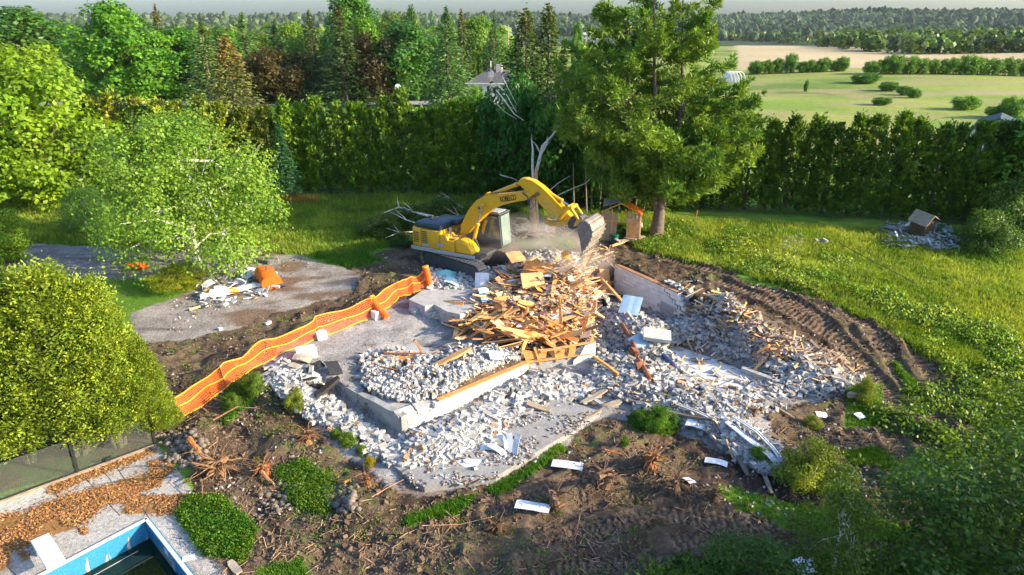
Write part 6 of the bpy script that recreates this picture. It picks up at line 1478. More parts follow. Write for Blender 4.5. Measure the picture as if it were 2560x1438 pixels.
for i, (px, py, w_, l_, yw, tx, t, lb) in enumerate([(555, 738, .7, .45, 20, 30, (.9, .95, 1), "crumpled pale metal sheet left of the dish"), (620, 700, .6, .4, 60, 40, (.55, .62, .66), "blue-grey panel leaning on the orange tank"), (632, 685, .5, .25, 0, 10, (1.1, 1.1, 1.1), "white board atop the scrap heap"), (645, 740, .7, .3, -10, 15, (.5, .55, .6), "dark sheet beneath the orange tank"), (680, 700, .55, .5, 10, 35, (.75, .85, .95), "light blue panel behind the tank's right side"), (522, 722, .6, .4, 50, 20, (.7, .7, .7), "grey sheet at the left of the scrap heap"), (535, 745, .4, .3, 0, 50, (1.1, 1.1, 1.1), "white torn box at the left of the scrap heap")]):
    sheet(px, py, w_, l_, yw, tx, 15 * (-1) ** i, M_ALU if i in (0, 4) else M_SIDING, lb, "scrap_sheet", "scrap sheet", .28, t, .045)
g = np.random.default_rng(61); b = MB()
for i in range(34):
    px, py = g.uniform(500, 640), g.uniform(690, 750); p = sp_(px, py - (px - 500) * .05, g.uniform(.1, .35)); a = g.uniform(0, 3.1); L1 = g.uniform(.3, 1.0); d = Vector((math.cos(a), math.sin(a) * .6, g.uniform(-.1, .5))) * L1 / 2
    b.tube([p - d, p + Vector((0, 0, g.uniform(0, .2))), p + d], .014, 4)
o = b.build("scrap_tubing", M_ALU); tag(o, "tangle of bent aluminium tubing inside the driveway scrap heap", "tubing", None, "stuff")
splinters([(490, 720), (640, 690), (690, 720), (650, 745), (500, 775)], 120, "small metal and plaster scraps under the driveway scrap heap", 62, (.1, .4), (.05, .25), .3, [(.6, .62, .64), (.35, .38, .4), (.12, .14, .16), (.7, .7, .7), (.5, .3, .12)], "scraps")
# orange rag bundle behind the poplar
b = MB()
for i in range(5): p = sp_(325 + i * 9, 672 + (i % 2) * 5, .12); b.tube([p - Vector((.2, 0, 0)), p + Vector((.0, .05, .1)), p + Vector((.2, 0, 0))], [.1, .15, .08], 7)
tag(b.build("net_bundle", M_NET, smooth=True), "crumpled orange net bundle on the ground left of the yellow-green bush", "net bundle")

# ------------------------------------------------------------------ pool, deck, glass fence
M_POOLB = mat("pool_liner", (.035, .21, .36), .4, .45, 30, .0)
M_COPE = mat("pool_coping", (.60, .66, .70), .5, .08, 3, .05)
mw, wnt, wb = nodes_mat("pool_water"); wb.inputs["Base Color"].default_value = (.004, .018, .010, 1); wb.inputs["Roughness"].default_value = .06; wb.inputs["Specular IOR Level"].default_value = .25
wn = wnt.nodes.new("ShaderNodeTexNoise"); wn.inputs["Scale"].default_value = 3; wbp = wnt.nodes.new("ShaderNodeBump"); wbp.inputs["Strength"].default_value = .04; wnt.links.new(wn.outputs[0], wbp.inputs["Height"]); wnt.links.new(wbp.outputs[0], wb.inputs["Normal"])
pc = Vector((POOLC.x, POOLC.y, 0)); ul, ur = Vector((pdl.x, pdl.y, 0)).normalized(), Vector((pdr.x, pdr.y, 0)).normalized()
pl_e = empty("swimming_pool", pc, 0, "half-empty blue-lined swimming pool with dark green water", "pool")
cen = (ul + ur).normalized()
def wallp(d, inward, L1, name):
    b = MB(); o = len(b.v); n = 1
    a = Vector((0, 0, 0)); e_ = d * L1
    for p in (a, e_):
        b.v += [tuple(p + Vector((0, 0, .02))), tuple(p + Vector((0, 0, -1.7))), tuple(p - inward * .12 + Vector((0, 0, .02))), tuple(p - inward * .12 + Vector((0, 0, -1.7)))]
    b.f += [(0, 1, 5, 4), (2, 6, 7, 3), (0, 4, 6, 2), (1, 3, 7, 5), (0, 2, 3, 1), (4, 5, 7, 6)]
    return b.build(name, M_POOLB, pl_e)
nl = (ur - ul * ur.dot(ul)).normalized(); nr = (ul - ur * ul.dot(ur)).normalized()
wallp(ul, nl, 9, "liner_wall"); wallp(ur, nr, 5, "liner_wall")
def cope(d, inward, L1):
    b = MB(); c = d * (L1 / 2) - inward * .02; b.box((c.x, c.y, .045), (L1 + .12, .11, .045), (0, 0, math.atan2(d.y, d.x))); b.build("coping", M_COPE, pl_e, bevel=.012)
cope(ul, nl, 9); cope(ur, nr, 5)
b = MB(); q = [Vector((0, 0, 0)) + (ul + ur) * .02, ul * 8.9 + ur * .02, ul * 8.9 + ur * 4.9, ur * 4.9 + ul * .02]
b.v += [(v.x, v.y, -.62) for v in q]; b.f.append((0, 1, 2, 3)); b.build("water", mw, pl_e)
b = MB(); p0, p1 = nl * .32 + ul * .5, nl * .32 + ul * 8; b.tube([p0 + Vector((0, 0, -.60)), p1 + Vector((0, 0, -.60))], .012, 4); b.build("waterline_hose", M_LGREY, pl_e)
b = MB(); c = ur * 1.5 + nr * .012; b.box((c.x, c.y, -.22), (.26, .014, .2), (0, 0, math.atan2(ur.y, ur.x))); b.build("skimmer", M_COPE, pl_e)
# diving board
da, db = at_z(98, 1342, .45), at_z(134, 1402, .45); d = (db - da).normalized(); side_ = Vector((-d.y, d.x, 0))
e = empty("diving_board", (da.x, da.y, 0), math.atan2(d.y, d.x), "grey-white diving board jutting over the pool edge", "diving board")
LB = (db - da).length * 1.15
b = MB(); b.box((LB / 2, 0, .45), (LB, .46, .06)); b.build("board", mat("board_white", (.60, .62, .62), .5, .12, 3, .1, dirt=((.40, .42, .42), .62)), e, bevel=.015)
b = MB(); b.box((.14, 0, .22), (.22, .40, .42)); b.build("base", M_LGREY, e, bevel=.02); b = MB(); b.box((.03, 0, .47), (.05, .46, .04)); b.build("rust_strip", M_RUST, e)
# deck joints and mulch
def deck_strip(px0, py0, px1, py1, w_, name, m, label, cat, h=.004):
    a, c = at_z(px0, py0, 0), at_z(px1, py1, 0); dd = c - a; b = MB(); mid = (a + c) / 2; b.box((mid.x, mid.y, h / 2 + .002), (dd.length, w_, h), (0, 0, math.atan2(dd.y, dd.x))); return b
jb = MB()
for (a, b_, c, d_) in ((120, 1205, 200, 1330), (175, 1155, 300, 1290), (250, 1170, 280, 1205), (290, 1165, 375, 1300), (0, 1400, 40, 1438), (440, 1300, 600, 1438), (360, 1290, 385, 1230)):
    q = deck_strip(a, b_, c, d_, .02, "", None, "", ""); jb.add(q.v, q.f)
o = jb.build("deck_joint", M_DGREY); o["kind"] = "structure"
M_MUL = mat("mulch_mix", (1, 1, 1), .9, .25, 12, .2, attr="col")
g = np.random.default_rng(71); mpolys = mulch_polys
xs, ys = [], []
for p_, k in zip(mpolys, (6000, 1200, 900, 1300, 200, 800, 700, 80)):
    a, c = scatter(p_, k, g); q = inpoly(a, c, deck_poly); xs.append(a[q]); ys.append(c[q])
xs, ys = np.concatenate(xs), np.concatenate(ys); u = (CY - ys) / FPX; tt_ = -CAMH / (-sp + u * cp); x = (xs - CX) / FPX * tt_; y = (cp + u * sp) * tt_
k = (fbm(x * 1.6, y * 1.6, 72) > .34) & ~(convex_in(x, y, pool, [.01] * 4) > 0); x, y = x[k], y[k]; n = len(x)
mc = np.array([(.34, .15, .05), (.45, .22, .07), (.24, .11, .045), (.52, .30, .12), (.16, .09, .045)])[g.integers(5, size=n)] * g.uniform(.7, 1.25, (n, 1))
box_cloud("mulch", "orange-brown wood mulch spilled over the pool deck", "mulch", x, y, Gv(x, y) * 0 + g.uniform(.005, .05, n), np.stack([g.uniform(.025, .08, n), g.uniform(.012, .03, n), g.uniform(.006, .014, n)], 1), M_MUL, mc, 71, .3)
# glass pool fence
M_BLK = mat("black_post", (.02, .022, .025), .4, .1, 4, .05, spec=.5)
mgl, gn3, gb3 = nodes_mat("fence_glass"); N3 = gn3.nodes
tr_ = N3.new("ShaderNodeBsdfTransparent"); tr_.inputs[0].default_value = (.86, .92, .88, 1); gl_ = N3.new("ShaderNodeBsdfGlossy"); gl_.inputs["Roughness"].default_value = .06; gl_.inputs[0].default_value = (.9, .95, .95, 1)
df_ = N3.new("ShaderNodeBsdfDiffuse"); df_.inputs[0].default_value = (.5, .5, .46, 1)
mx_ = N3.new("ShaderNodeMixShader"); mx_.inputs[0].default_value = .05; gn3.links.new(tr_.outputs[0], mx_.inputs[1]); gn3.links.new(df_.outputs[0], mx_.inputs[2])
fz = N3.new("ShaderNodeFresnel"); fz.inputs[0].default_value = 1.18; mx2 = N3.new("ShaderNodeMixShader"); gn3.links.new(fz.outputs[0], mx2.inputs[0]); gn3.links.new(mx_.outputs[0], mx2.inputs[1]); gn3.links.new(gl_.outputs[0], mx2.inputs[2]); gn3.links.new(mx2.outputs[0], N3["Material Output"].inputs[0])
f0, f1 = at_z(388, 1112, 0), at_z(-20, 1262, 0); fd = (f1 - f0).normalized(); FL = (f1 - f0).length
gf = empty("glass_fence", f0, math.atan2(fd.y, fd.x), "glass pool fence with black posts below the golden cedars", "fence")
ps_ = [0, (at_z(199, 1190, 0) - f0).length]; sp0 = ps_[1]
ps_ = [0, sp0, sp0 * 2.02, sp0 * 3.04]
for s in ps_:
    b = MB(); b.box((s, 0, .68), (.09, .09, 1.36)); b.build("post", M_BLK, gf, bevel=.008)
for i in range(3):
    b = MB(); b.box(((ps_[i] + ps_[i + 1]) / 2, 0, .70), (sp0 - .12, .012, 1.2)); b.build("glass_pane", mgl, gf)
for z in (.06,):
    b = MB(); b.box((ps_[-1] / 2, -.0, z), (ps_[-1], .07, .06)); b.build("bottom_rail", M_BLK, gf); b = MB(); b.box((ps_[-1] / 2, .09, .03), (ps_[-1] + .3, .12, .05)); b.build("plinth_rail", M_GREYWOOD, gf, color=(1.1, 1.0, .9))
b = MB(); b.box((sp0 * .62, .1, .18), (.18, .08, .14)); b.build("latch_box", M_BLK, gf)
# ------------------------------------------------------------------ sheds, snag, far buildings
M_PLK = mat("shed_boards", (.34, .23, .14), .85, .3, 5, .4, tint=True)
M_ORR = mat("orange_roofing", (.75, .20, .02), .7, .3, 8, .3, dirt=((.40, .16, .05), .60))
M_GRN = mat("green_bin", (.01, .11, .08), .4, .1, 3, .05)
p = PG(1548, 603); sh_ = empty("garden_shed", p, R(-14), "half-demolished wooden shed with orange roofing under the big pine", "shed")
W2, D2, H2 = 2.3, 1.8, 1.75
for i in range(12):
    x = -W2 / 2 + (i + .5) * W2 / 12
    if 4 < i < 8: continue
    b = MB(); b.box((x, 0, H2 / 2 + (.0 if i % 3 else .03)), (W2 / 12 - .015, .03, H2)); b.build("wall_board", M_PLK, sh_, color=random.choice([(1, 1, 1), (.75, .75, .8), (1.2, 1.1, 1.0)]))
for i in range(9):
    b = MB(); b.box((W2 / 2, .1 + i * D2 / 9, H2 / 2), (.03, D2 / 9 - .015, H2)); b.build("wall_board", M_PLK, sh_, color=(.8, .8, .8))
for i in range(9):
    b = MB(); b.box((-W2 / 2, .1 + i * D2 / 9, H2 / 2), (.03, D2 / 9 - .015, H2 * .9)); b.build("wall_board", M_PLK, sh_, color=(.6, .45, .45))
b = MB(); b.box((.75, -.05, .75), (.72, .04, 1.45)); dr = b.build("door", M_PLK, sh_, color=(1.5, 1.3, 1.05)); b = MB(); b.box((.75, -.075, .72), (.4, .02, 1.1)); b.build("door_panel", M_WOOD, dr, color=(1.1, .8, .5))
for (a, c) in (((-W2 / 2, 0, H2), (0, 0, H2 + .6)), ((0, 0, H2 + .6), (W2 / 2, 0, H2)), ((-W2 / 2, 0, 1.25), (W2 / 2, 0, 1.25)), ((-.5, 0, 0), (-.5, 0, H2 + .2)), ((.3, 0, 1.2), (.3, 0, H2 + .3))):
    b = MB(); b.tube([a, c], .05, 4); b.build("frame_timber", M_WOOD, sh_, color=(.95, .8, .6))
b = MB(); b.box((.68, .5, H2 + .28), (1.3, 1.3, .04), (0, R(27), 0)); b.build("roof_sheet", M_ORR, sh_); b = MB(); b.box((-.6, 1.1, H2 + .5), (1.2, 1.2, .05), (R(10), R(-20), 0)); b.build("roof_sheet", M_GREYWOOD, sh_)
b = MB(); b.box((-.15, 1.2, H2 + 1.15), (1.2, .9, .05), (R(35), R(16), R(-10))); b.build("roof_panel", M_CONC, sh_); b = MB(); b.box((-.15, 1.17, H2 + 1.19), (.75, .6, .03), (R(35), R(16), R(-10))); b.build("orange_felt", M_ORR, sh_)
e = empty("waste_bin", PG(1534, 598, 0) + Vector((0, -.4, 0)), 0, "dark green bucket standing in the shed's doorway", "bucket"); b = MB(); b.tube([(0, 0, 0), (0, 0, .5)], [.19, .24], 16); b.build("body", M_GRN, e, smooth=True); b = MB(); b.tube([(0, 0, .47), (0, 0, .52)], .26, 16); b.build("rim", M_GRN, e)
sheet(1590, 575, .9, .8, 20, 60, 0, M_SIDING, "crumpled white sheet leaning on the shed's right side", "plastic_sheet", "sheet", .5, (.8, .8, .8), .25)
for i, (x0_, y0_, x1_, y1_, w_, t, lb) in enumerate([(1530, 622, 1600, 592, .25, (1.5, 1.35, 1.1), "longest pale plank on the ground before the shed"), (1512, 598, 1545, 602, .35, (1.1, .9, .8), "reddish board end left of the shed's plank heap"), (1550, 612, 1610, 600, .35, (1.3, 1.2, 1.05), "wide grey board under the longest pale plank"), (1530, 600, 1550, 615, .2, (1.6, 1.6, 1.6), "white board end in the shed's plank heap"), (1560, 604, 1590, 612, .2, (1.4, 1.2, 1.0), "short board at the right of the shed's plank heap"), (1455, 515, 1475, 520, .2, (1.3, .9, .6), "tan timber behind the bucket linkage")]):
    plank(x0_, y0_, x1_, y1_, w_, lb, t, m=M_GREYWOOD if i else M_WOOD, lift=.12 + .05 * i)
# tree snag with bare birch limbs
sn = PG(1334, 588); e = empty("tree_snag", sn, 0, "broken barkless tree snag standing behind the excavator arm", "tree")
hs_ = lambda px, py: at_Y(px, py, sn.y) - sn
b = MB(); b.tube([Vector((0, 0, -.1)), hs_(1334, 540), hs_(1330, 520), hs_(1338, 480), hs_(1337, 448), hs_(1341, 418)], [.30, .24, .26, .14, .12, .06], 9); b.build("trunk", DEADWOOD, e, smooth=True)
b = MB(); b.tube([hs_(1328, 560), hs_(1312, 548), hs_(1290, 545)], [.12, .1, .03], 6); b.tube([hs_(1331, 520), hs_(1322, 470)], [.09, .02], 6); b.build("torn_limb", DEADWOOD, e, smooth=True)
e = empty("birch_snag", sn + Vector((.3, 1.2, 0)), 0, "bare forked white birch rising behind the excavator boom", "tree"); of = Vector((.3, 1.2, 0)); hb = lambda px, py: at_Y(px, py, sn.y + 1.2) - (sn + of)
b = MB(); b.tube([Vector((0, 0, -.2)), hb(1338, 480), hb(1340, 430), hb(1352, 385), hb(1370, 355)], [.14, .12, .11, .09, .07], 7)
b.tube([hb(1340, 430), hb(1356, 365), hb(1380, 340), hb(1395, 318), hb(1408, 300), hb(1400, 262)], [.09, .07, .06, .045, .03, .01], 6); b.tube([hb(1352, 385), hb(1340, 362), hb(1330, 352), hb(1329, 335)], [.05, .035, .025, .01], 5); b.tube([hb(1352, 385), hb(1370, 342)], [.06, .015], 5)
b.tube([hb(1335, 478), hb(1331, 420), hb(1332, 372), hb(1328, 345)], [.09, .08, .06, .02], 6); b.build("trunk", BIRCHBARK, e, smooth=True)
for i, (pts, r, lb) in enumerate([([(1240, 225), (1262, 252), (1285, 285), (1310, 302)], .05, "bare white branch fan's main limb in the dark tree left of the birch snag"), ([(1252, 240), (1272, 268), (1288, 272)], .03, "small bare twig crossing the branch fan"), ([(1244, 262), (1262, 280), (1292, 298)], .03, "lowest bare twig of the branch fan"), ([(1265, 235), (1280, 262), (1292, 282), (1288, 262)], .03, "upper bare twig of the branch fan"), ([(1250, 437), (1282, 446), (1305, 458)], .03, "bare twig beside the top of the arm"), ([(1375, 475), (1400, 455), (1425, 440)], .035, "upper bare birch pole slanting right of the arm"), ([(1395, 488), (1430, 472), (1465, 458), (1500, 420)], .04, "lower bare birch pole slanting right of the arm"), ([(1255, 190), (1275, 230), (1292, 262)], .03, "tall thin bare twig above the branch fan")]):
    b = MB(); k = len(pts); b.tube([at_Y(a, c, sn.y + (1.5 if i not in (0, 1, 2, 3, 7) else 3.2)) for a, c in pts], [r * (1 - .7 * j / (k - 1)) for j in range(k)], 5); tag(b.build("bare_branch", BIRCHBARK, smooth=True), lb, "branch")
# felled birch limbs and brush left of the excavator
def limb(pts, r, lb, m=BIRCHBARK, name="felled_limb"):
    k = len(pts); b = MB(); P3 = [PG(a, c, z) for a, c, z in pts]; b.tube(P3, [r * (1 - .8 * j / (k - 1)) for j in range(k)], 6)
    for j in range(1, k - 1):
        for s in (-1, 1): b.tube([P3[j], P3[j] + Vector((random.uniform(-.9, .2), s * .2, random.uniform(.2, .7)))], [r * .35, r * .08], 4)
    return tag(b.build(name, m, smooth=True), lb, "branch")
limb([(1085, 590, 1.2), (1040, 582, 1.3), (1000, 572, 1.4), (960, 580, 1.2)], .10, "largest felled white birch limb left of the excavator")
limb([(1075, 600, .9), (1020, 590, 1.0), (975, 575, 1.2)], .06, "second felled birch limb under the largest"); limb([(1060, 602, .6), (1000, 605, .6), (965, 615, .5)], .05, "lowest felled birch limb touching the grass")
limb([(1160, 560, 1.0), (1130, 555, 1.5), (1095, 548, 1.6)], .05, "felled limb arching behind the engine hood"); limb([(1110, 600, 1.0), (1150, 590, 1.2), (1178, 580, 1.0)], .05, "pale limb lying behind the boom foot")
for i, (px, py, w_, h_, lb) in enumerate([(960, 590, 3.2, 1.3, "leftmost dark heap of felled brush by the excavator"), (1040, 575, 3.4, 1.7, "tallest dark heap of felled brush behind the birch limbs"), (1110, 565, 3.0, 1.9, "felled brush heap behind the engine hood"), (1170, 570, 2.6, 1.3, "felled brush heap behind the boom"), (1265, 560, 2.6, 1.3, "brush heap behind the cab"), (1010, 610, 2.0, .7, "low brush in front of the birch limbs")]):
    shrub(px, py, w_, h_, lb, (.45, .6, .75), "brush_heap", "brush")
splinters([(1210, 560), (1430, 555), (1440, 600), (1300, 610), (1200, 590)], 220, "orange and grey wood debris on the ground behind the cab and arm", 81, (.2, .9), (.03, .14), .4)
# collapsed crate and pallets at the right by the hedge
p = PG(2300, 588, -.15); e = empty("wooden_hut", p, R(28), "small grey wooden hut with mossy roof by the right hedge", "hut")
for k, (cx_, cy_, sx, sy) in enumerate(((0, -.45, 1.05, .03), (0, .45, 1.05, .03), (-.52, 0, .03, .9), (.52, 0, .03, .9))):
    n_ = 7
    for i in range(n_):
        t = (i + .5) / n_ - .5; b = MB(); b.box((cx_ + (t * sx if sx > .1 else 0), cy_ + (t * sy if sy > .1 else 0), .65), ((sx / n_ - .012) if sx > .1 else .03, (sy / n_ - .012) if sy > .1 else .03, 1.3)); b.build("wall_board", M_PLK, e, color=(.45, .42, .40))
b = MB(); b.box((-.32, 0, 1.50), (.85, 1.2, .05), (0, R(-38), 0)); b.build("roof_panel", M_GREYWOOD, e, color=(1.1, 1.05, .9)); b = MB(); b.box((.32, 0, 1.50), (.85, 1.2, .05), (0, R(38), 0)); b.build("roof_panel", M_GREYWOOD, e, color=(1.3, 1.25, 1.1))
def pallet(px, py, rz, rx, lb, n_=7, L1=1.3, t=(1.3, 1.35, 1.4)):
    e = empty("slatted_panel", PG(px, py, .1), R(rz), lb, "panel")
    e.rotation_euler = (R(rx), 0, R(rz))
    for i in range(n_):
        b = MB(); b.box(((i - n_ / 2) * .16, 0, .03), (.10, L1, .03)); b.build("slat", M_GREYWOOD, e, color=t)
    for y in (-L1 * .4, L1 * .4): b = MB(); b.box((-.08, y, -.01), (n_ * .16, .08, .05)); b.build("cross_batten", M_GREYWOOD, e, color=t)
e.rotation_euler = (R(9), R(-13), R(28))
pallet(2258, 597, 20, 14, "left slatted grey panel lying before the small hut"); pallet(2305, 610, -30, 18, "middle ribbed grey panel fallen from the small hut"); pallet(2345, 612, 40, 8, "right slatted grey panel fallen from the small hut"); pallet(2240, 575, 70, 10, "rear slatted grey panel left of the small hut", 6, 1.1)
for i, (a, c, d_, f_, lb) in enumerate([(2360, 590, 2430, 628, "long weathered board reaching to the right of the small hut"), (2345, 585, 2400, 602, "board just above the longest one right of the hut"), (2210, 608, 2270, 606, "pale board at the left foot of the hut debris"), (2290, 618, 2322, 575, "thin post leaning on the small hut"), (2330, 622, 2370, 625, "bluish board at the lower edge of the hut debris"), (2200, 580, 2240, 590, "board at the upper left of the hut debris")]):
    plank(a, c, d_, f_, .16, lb, (1.5, 1.6, 1.7), m=M_GREYWOOD, lift=.15)
splinters([(2205, 565), (2350, 560), (2420, 620), (2340, 632), (2215, 612)], 330, "grey broken boards heaped round the small hut", 83, (.2, .9), (.05, .16), .25, [(.32, .34, .35), (.24, .23, .21), (.42, .44, .45)], "boards")
# stone pile and barrel in the grass
g = np.random.default_rng(84)
for (poly, n_, lb, sd) in (([(1950, 600), (2010, 590), (2010, 640), (1960, 640)], 90, "grey rubble patch in the grass above the tyre ruts", 85), ([(385, 1075), (470, 1060), (520, 1110), (500, 1170), (430, 1165)], 170, "rounded field stones beside the glass fence end", 86), ([(800, 1230), (880, 1210), (900, 1270), (850, 1290)], 90, "rounded stones in the dirt bank below the block fan", 87), ([(640, 1240), (780, 1200), (700, 1290)], 40, "scattered stones between the two weedy patches", 88)):
    qx, qy = scatter(poly, n_, g); x, y, z = Pv(qx, qy); z = Gv(x, y); n2_ = len(x); r = g.uniform(.05, .15, n2_)
    bm = bmesh.new(); bmesh.ops.create_icosphere(bm, subdivisions=1, radius=1); V0 = np.array([v.co[:] for v in bm.verts]); F0 = np.array([[v.index for v in f.verts] for f in bm.faces]); bm.free()
    V = V0[None] * (1 + .12 * g.normal(size=(n2_, len(V0))))[:, :, None] * np.stack([r, r * g.uniform(.7, 1, n2_), r * .75], 1)[:, None] + np.stack([x, y, z + r * .3], 1)[:, None]
    F = (F0[None] + (np.arange(n2_) * len(V0))[:, None, None]).reshape(-1, 3); cc = (np.array([[.17, .14, .11]]) if sd != 85 else np.array([[.34, .33, .31]])) * g.uniform(.6, 1.4, (n2_, 1))
    o = link("stones", np_mesh("stones", V.reshape(-1, 3), None, F, M_RUB, np.repeat(cc, len(V0), 0), smooth=sd != 85)); tag(o, lb, "stones", None, "stuff")
e = empty("broken_tank", PG(2058, 610), R(-20), "grey broken concrete tub tipped over in the grass below the hedge", "tub"); b = MB(); b.tube([(0, 0, .05), (.1, 0, .3)], [.22, .18], 14); b.build("body", M_CONC, e); b = MB(); b.box((-.35, -.1, .18), (.3, .24, .18), (.3, .2, .4)); b.build("broken_side", M_CONC, e)
# wire / long pole in the grass
b = MB(); b.tube([PG(2095, 620, .35), PG(2140, 645, .3), (PG(2190, 675, .35)), PG(2240, 700, .35), PG(2285, 722, .3)], .022, 5); tag(b.build("long_pole", M_DGREY), "long dark pole lying diagonally through the tall grass", "pole")
# fallen gutter frames at lower right
def gut(pts, w_, lb, t=(1, 1, 1)):
    b = MB(); P3 = [PG(a, c, z) for a, c, z in pts]
    d = (P3[-1] - P3[0]).normalized(); s = Vector((-d.y, d.x, 0)) * w_ / 2
    for o_ in (-1, 1): b.tube([q + s * o_ for q in P3], .035, 4)
    b.tube([q - Vector((0, 0, .03)) for q in P3], w_ * .42, 4); return tag(b.build("metal_gutter", M_SIDING, color=t), lb, "gutter")
gut([(1815, 1075, .35), (1870, 1120, .35), (1920, 1155, .3), (1950, 1180, .2)], .2, "longest fallen pale gutter frame pointing at the round bush", (.85, .9, .92)); gut([(1830, 1065, .4), (1890, 1105, .4), (1930, 1140, .3), (1955, 1172, .25)], .1, "second fallen gutter frame above the longest", (.7, .75, .78)); gut([(1690, 1030, .35), (1740, 1050, .35), (1800, 1075, .3)], .12, "pale gutter length on the front rim of the right heaps", (.7, .68, .62)); gut([(1955, 1178, .15), (1978, 1190, .1)], .08, "broken gutter tip at the foot of the round bush")
for i, (px, py, t, lb) in enumerate([(2055, 1040, (1, 1, 1.1), "folded white scrap left of the green patch"), (2150, 1045, (1.1, 1.1, 1.1), "white scrap beside the green patch right of the heaps"), (2135, 948, (1.1, 1.1, 1.1), "white sheet leaning on the heap's right tip"), (1865, 1000, (.9, .95, 1.1), "bluish white board at the heap's lower right"), (1720, 1200, (1, 1, 1), "tiny white flake on the soil mound"), (1725, 655, (1.0, .9, .85), "pale flat stone slab at the edge of the upper rut"), (1720, 705, (.7, .7, .9), "bluish scrap on top of the basement wall's end")]):
    sheet(px, py, .45, .3, 30 * i, 15, 10, M_SIDING, lb, "white_scrap", "scrap", .09, t, .03)
sheet(2015, 1428, .7, .55, 15, 5, 5, M_SIDING, "white crumpled sheet glowing under the birch sapling at the bottom", "plastic_sheet", "sheet", .25, (1.15, 1.15, 1.2), .1)
# uprooted stumps and loose roots
M_ROOT = mat("earthy_root", (.16, .10, .06), .95, .45, 6, .9, tint=True)
def stump(px, py, s, lb, t=(1, 1, 1), nr=16, seed=0, h=.28):
    g = random.Random(seed); p = PG(px, py, .1); e = empty("uprooted_stump", p, 0, lb, "stump"); b = MB()
    b.tube([(0, 0, -.2), (g.uniform(-.2, .2) * s, g.uniform(-.2, .2) * s, h * s), (g.uniform(-.3, .3) * s, g.uniform(-.3, .3) * s, h * 1.4 * s)], [.22 * s, .16 * s, .12 * s], 8); b.build("stem", M_ROOT, e, smooth=True, color=t)
    b = MB()
    for i in range(nr * 2):
        a = g.uniform(0, 6.28); L1 = g.uniform(.3, 1.0) * s * (1.6 if g.random() < .12 else 1); up = g.uniform(-.3, 1.2); pts = [Vector((0, 0, g.uniform(0, .4) * s))]
        for k in range(4):
            a += g.uniform(-.9, .9); pts.append(pts[-1] + Vector((math.cos(a), math.sin(a), up)) * L1 / 4); up -= g.uniform(0, .5)
        rr = g.uniform(.4, 1.0); b.tube(pts, [.042 * s * rr, .032 * s * rr, .022 * s * rr, .014 * s * rr, .006], 5)
    b.build("root", M_ROOT, e, smooth=True, color=t)
stump(1630, 1170, .9, "uprooted stump with bright orange torn roots below the leafy patch", (1.6, 1.1, .7), seed=1); stump(1510, 1215, 1.0, "uprooted root ball standing in the soil's middle", (1.2, 1.15, 1.1), seed=2); stump(1690, 1225, .9, "root ball lying right of the middle one", (1.0, 1.0, 1.0), seed=3)
stump(1390, 1260, .8, "low root ball on the bank above the nearest white panel", (.9, .9, .9), seed=4); stump(545, 1190, 1.2, "big uprooted stump with splayed roots below the net's end", (1.4, 1.25, 1.0), seed=5, nr=26); stump(660, 1190, .7, "forked root stub right of the big uprooted stump", (1.8, 1.2, .8), seed=6)
stump(1780, 1250, .7, "small root ball at the left end of the lower grass strip", (.9, .85, .8), seed=7); stump(770, 1110, .7, "tangled roots on the bank left of the block fan", (1.4, 1.1, .8), seed=8, nr=20); stump(920, 1210, .6, "reddish roots below the yellow clump", (1.3, .9, .7), seed=9)
stump(1245, 1330, .6, "reddish twig tangle in the shaded soil at the bottom", (.9, .75, .6), seed=10); stump(1885, 1040, .5, "twig tangle on the soil right of the heaps", (1.2, 1.0, .8), seed=12)
for i, (pts, r, t, lb) in enumerate([([(478, 1125, .4), (500, 1150, .35), (520, 1168, .2)], .10, (2.2, 1.3, .7), "smooth orange root log left of the big stump"), ([(655, 1195, .2), (672, 1210, .15), (685, 1218, .1)], .08, (2.6, 2.0, 1.4), "pale curved root end gleaming in the bank"), ([(540, 1100, .8), (600, 1065, .8), (655, 1050, .5)], .03, (1.3, 1.1, .9), "long thin root arching above the big stump"), ([(860, 1220, .2), (890, 1200, .25)], .05, (2.0, 1.4, .9), "short pale root in the stony bank"), ([(1055, 1320, .1), (1150, 1315, .1), (1240, 1300, .12)], .012, (3, 2.8, 2.6), "thin pale cable on the shaded soil"), ([(930, 1255, .2), (970, 1235, .2), (1010, 1212, .2)], .02, (2.5, 2.2, 2.0), "thin pale twig below the patio slab corner"), ([(1440, 1125, .1), (1490, 1140, .1)], .03, (2.2, 1.2, .6), "orange root strip on the soil near the slab"), ([(1510, 1140, .15), (1555, 1142, .1)], .04, (2.4, 1.3, .6), "second orange root strip on the soil"), ([(1395, 1285, .3), (1420, 1270, .25)], .03, (1.6, 1.2, .9), "short root above the nearest white panel"), ([(1605, 1320, .2), (1640, 1305, .2), (1680, 1312, .1)], .03, (1.5, 1.1, .8), "bent root in the bottom centre soil")]):
    b = MB(); k = len(pts); b.tube([PG(*q) for q in pts], [r * (1 - .6 * j / (k - 1)) for j in range(k)], 6); tag(b.build("loose_root", M_ROOT, smooth=True, color=t), lb, "root")
# clods of earth
g = np.random.default_rng(90)
qx = g.uniform(380, 2450, 60000); qy = g.uniform(600, 1437, 60000); x, y, z = Pv(qx, qy); k = mask_at(onsoil, x, y) & (fbm(x * .7, y * .7, 95) + g.normal(size=len(x)) * .06 > .50); x, y = x[k][:9000], y[k][:9000]; z = Gv(x, y); n_ = len(x); r = g.uniform(.012, .05, n_) * np.where(g.random(n_) < .06, 2.2, 1)
box_cloud("soil_clods", "crumbly clods of earth strewn over the dug soil", "clods", x, y, z + r * .2, np.stack([r * 1.6, r * 1.3, r], 1), M_RUB, np.array([[.125, .085, .055]]) * g.uniform(.55, 1.6, (n_, 1)), 91, .6)
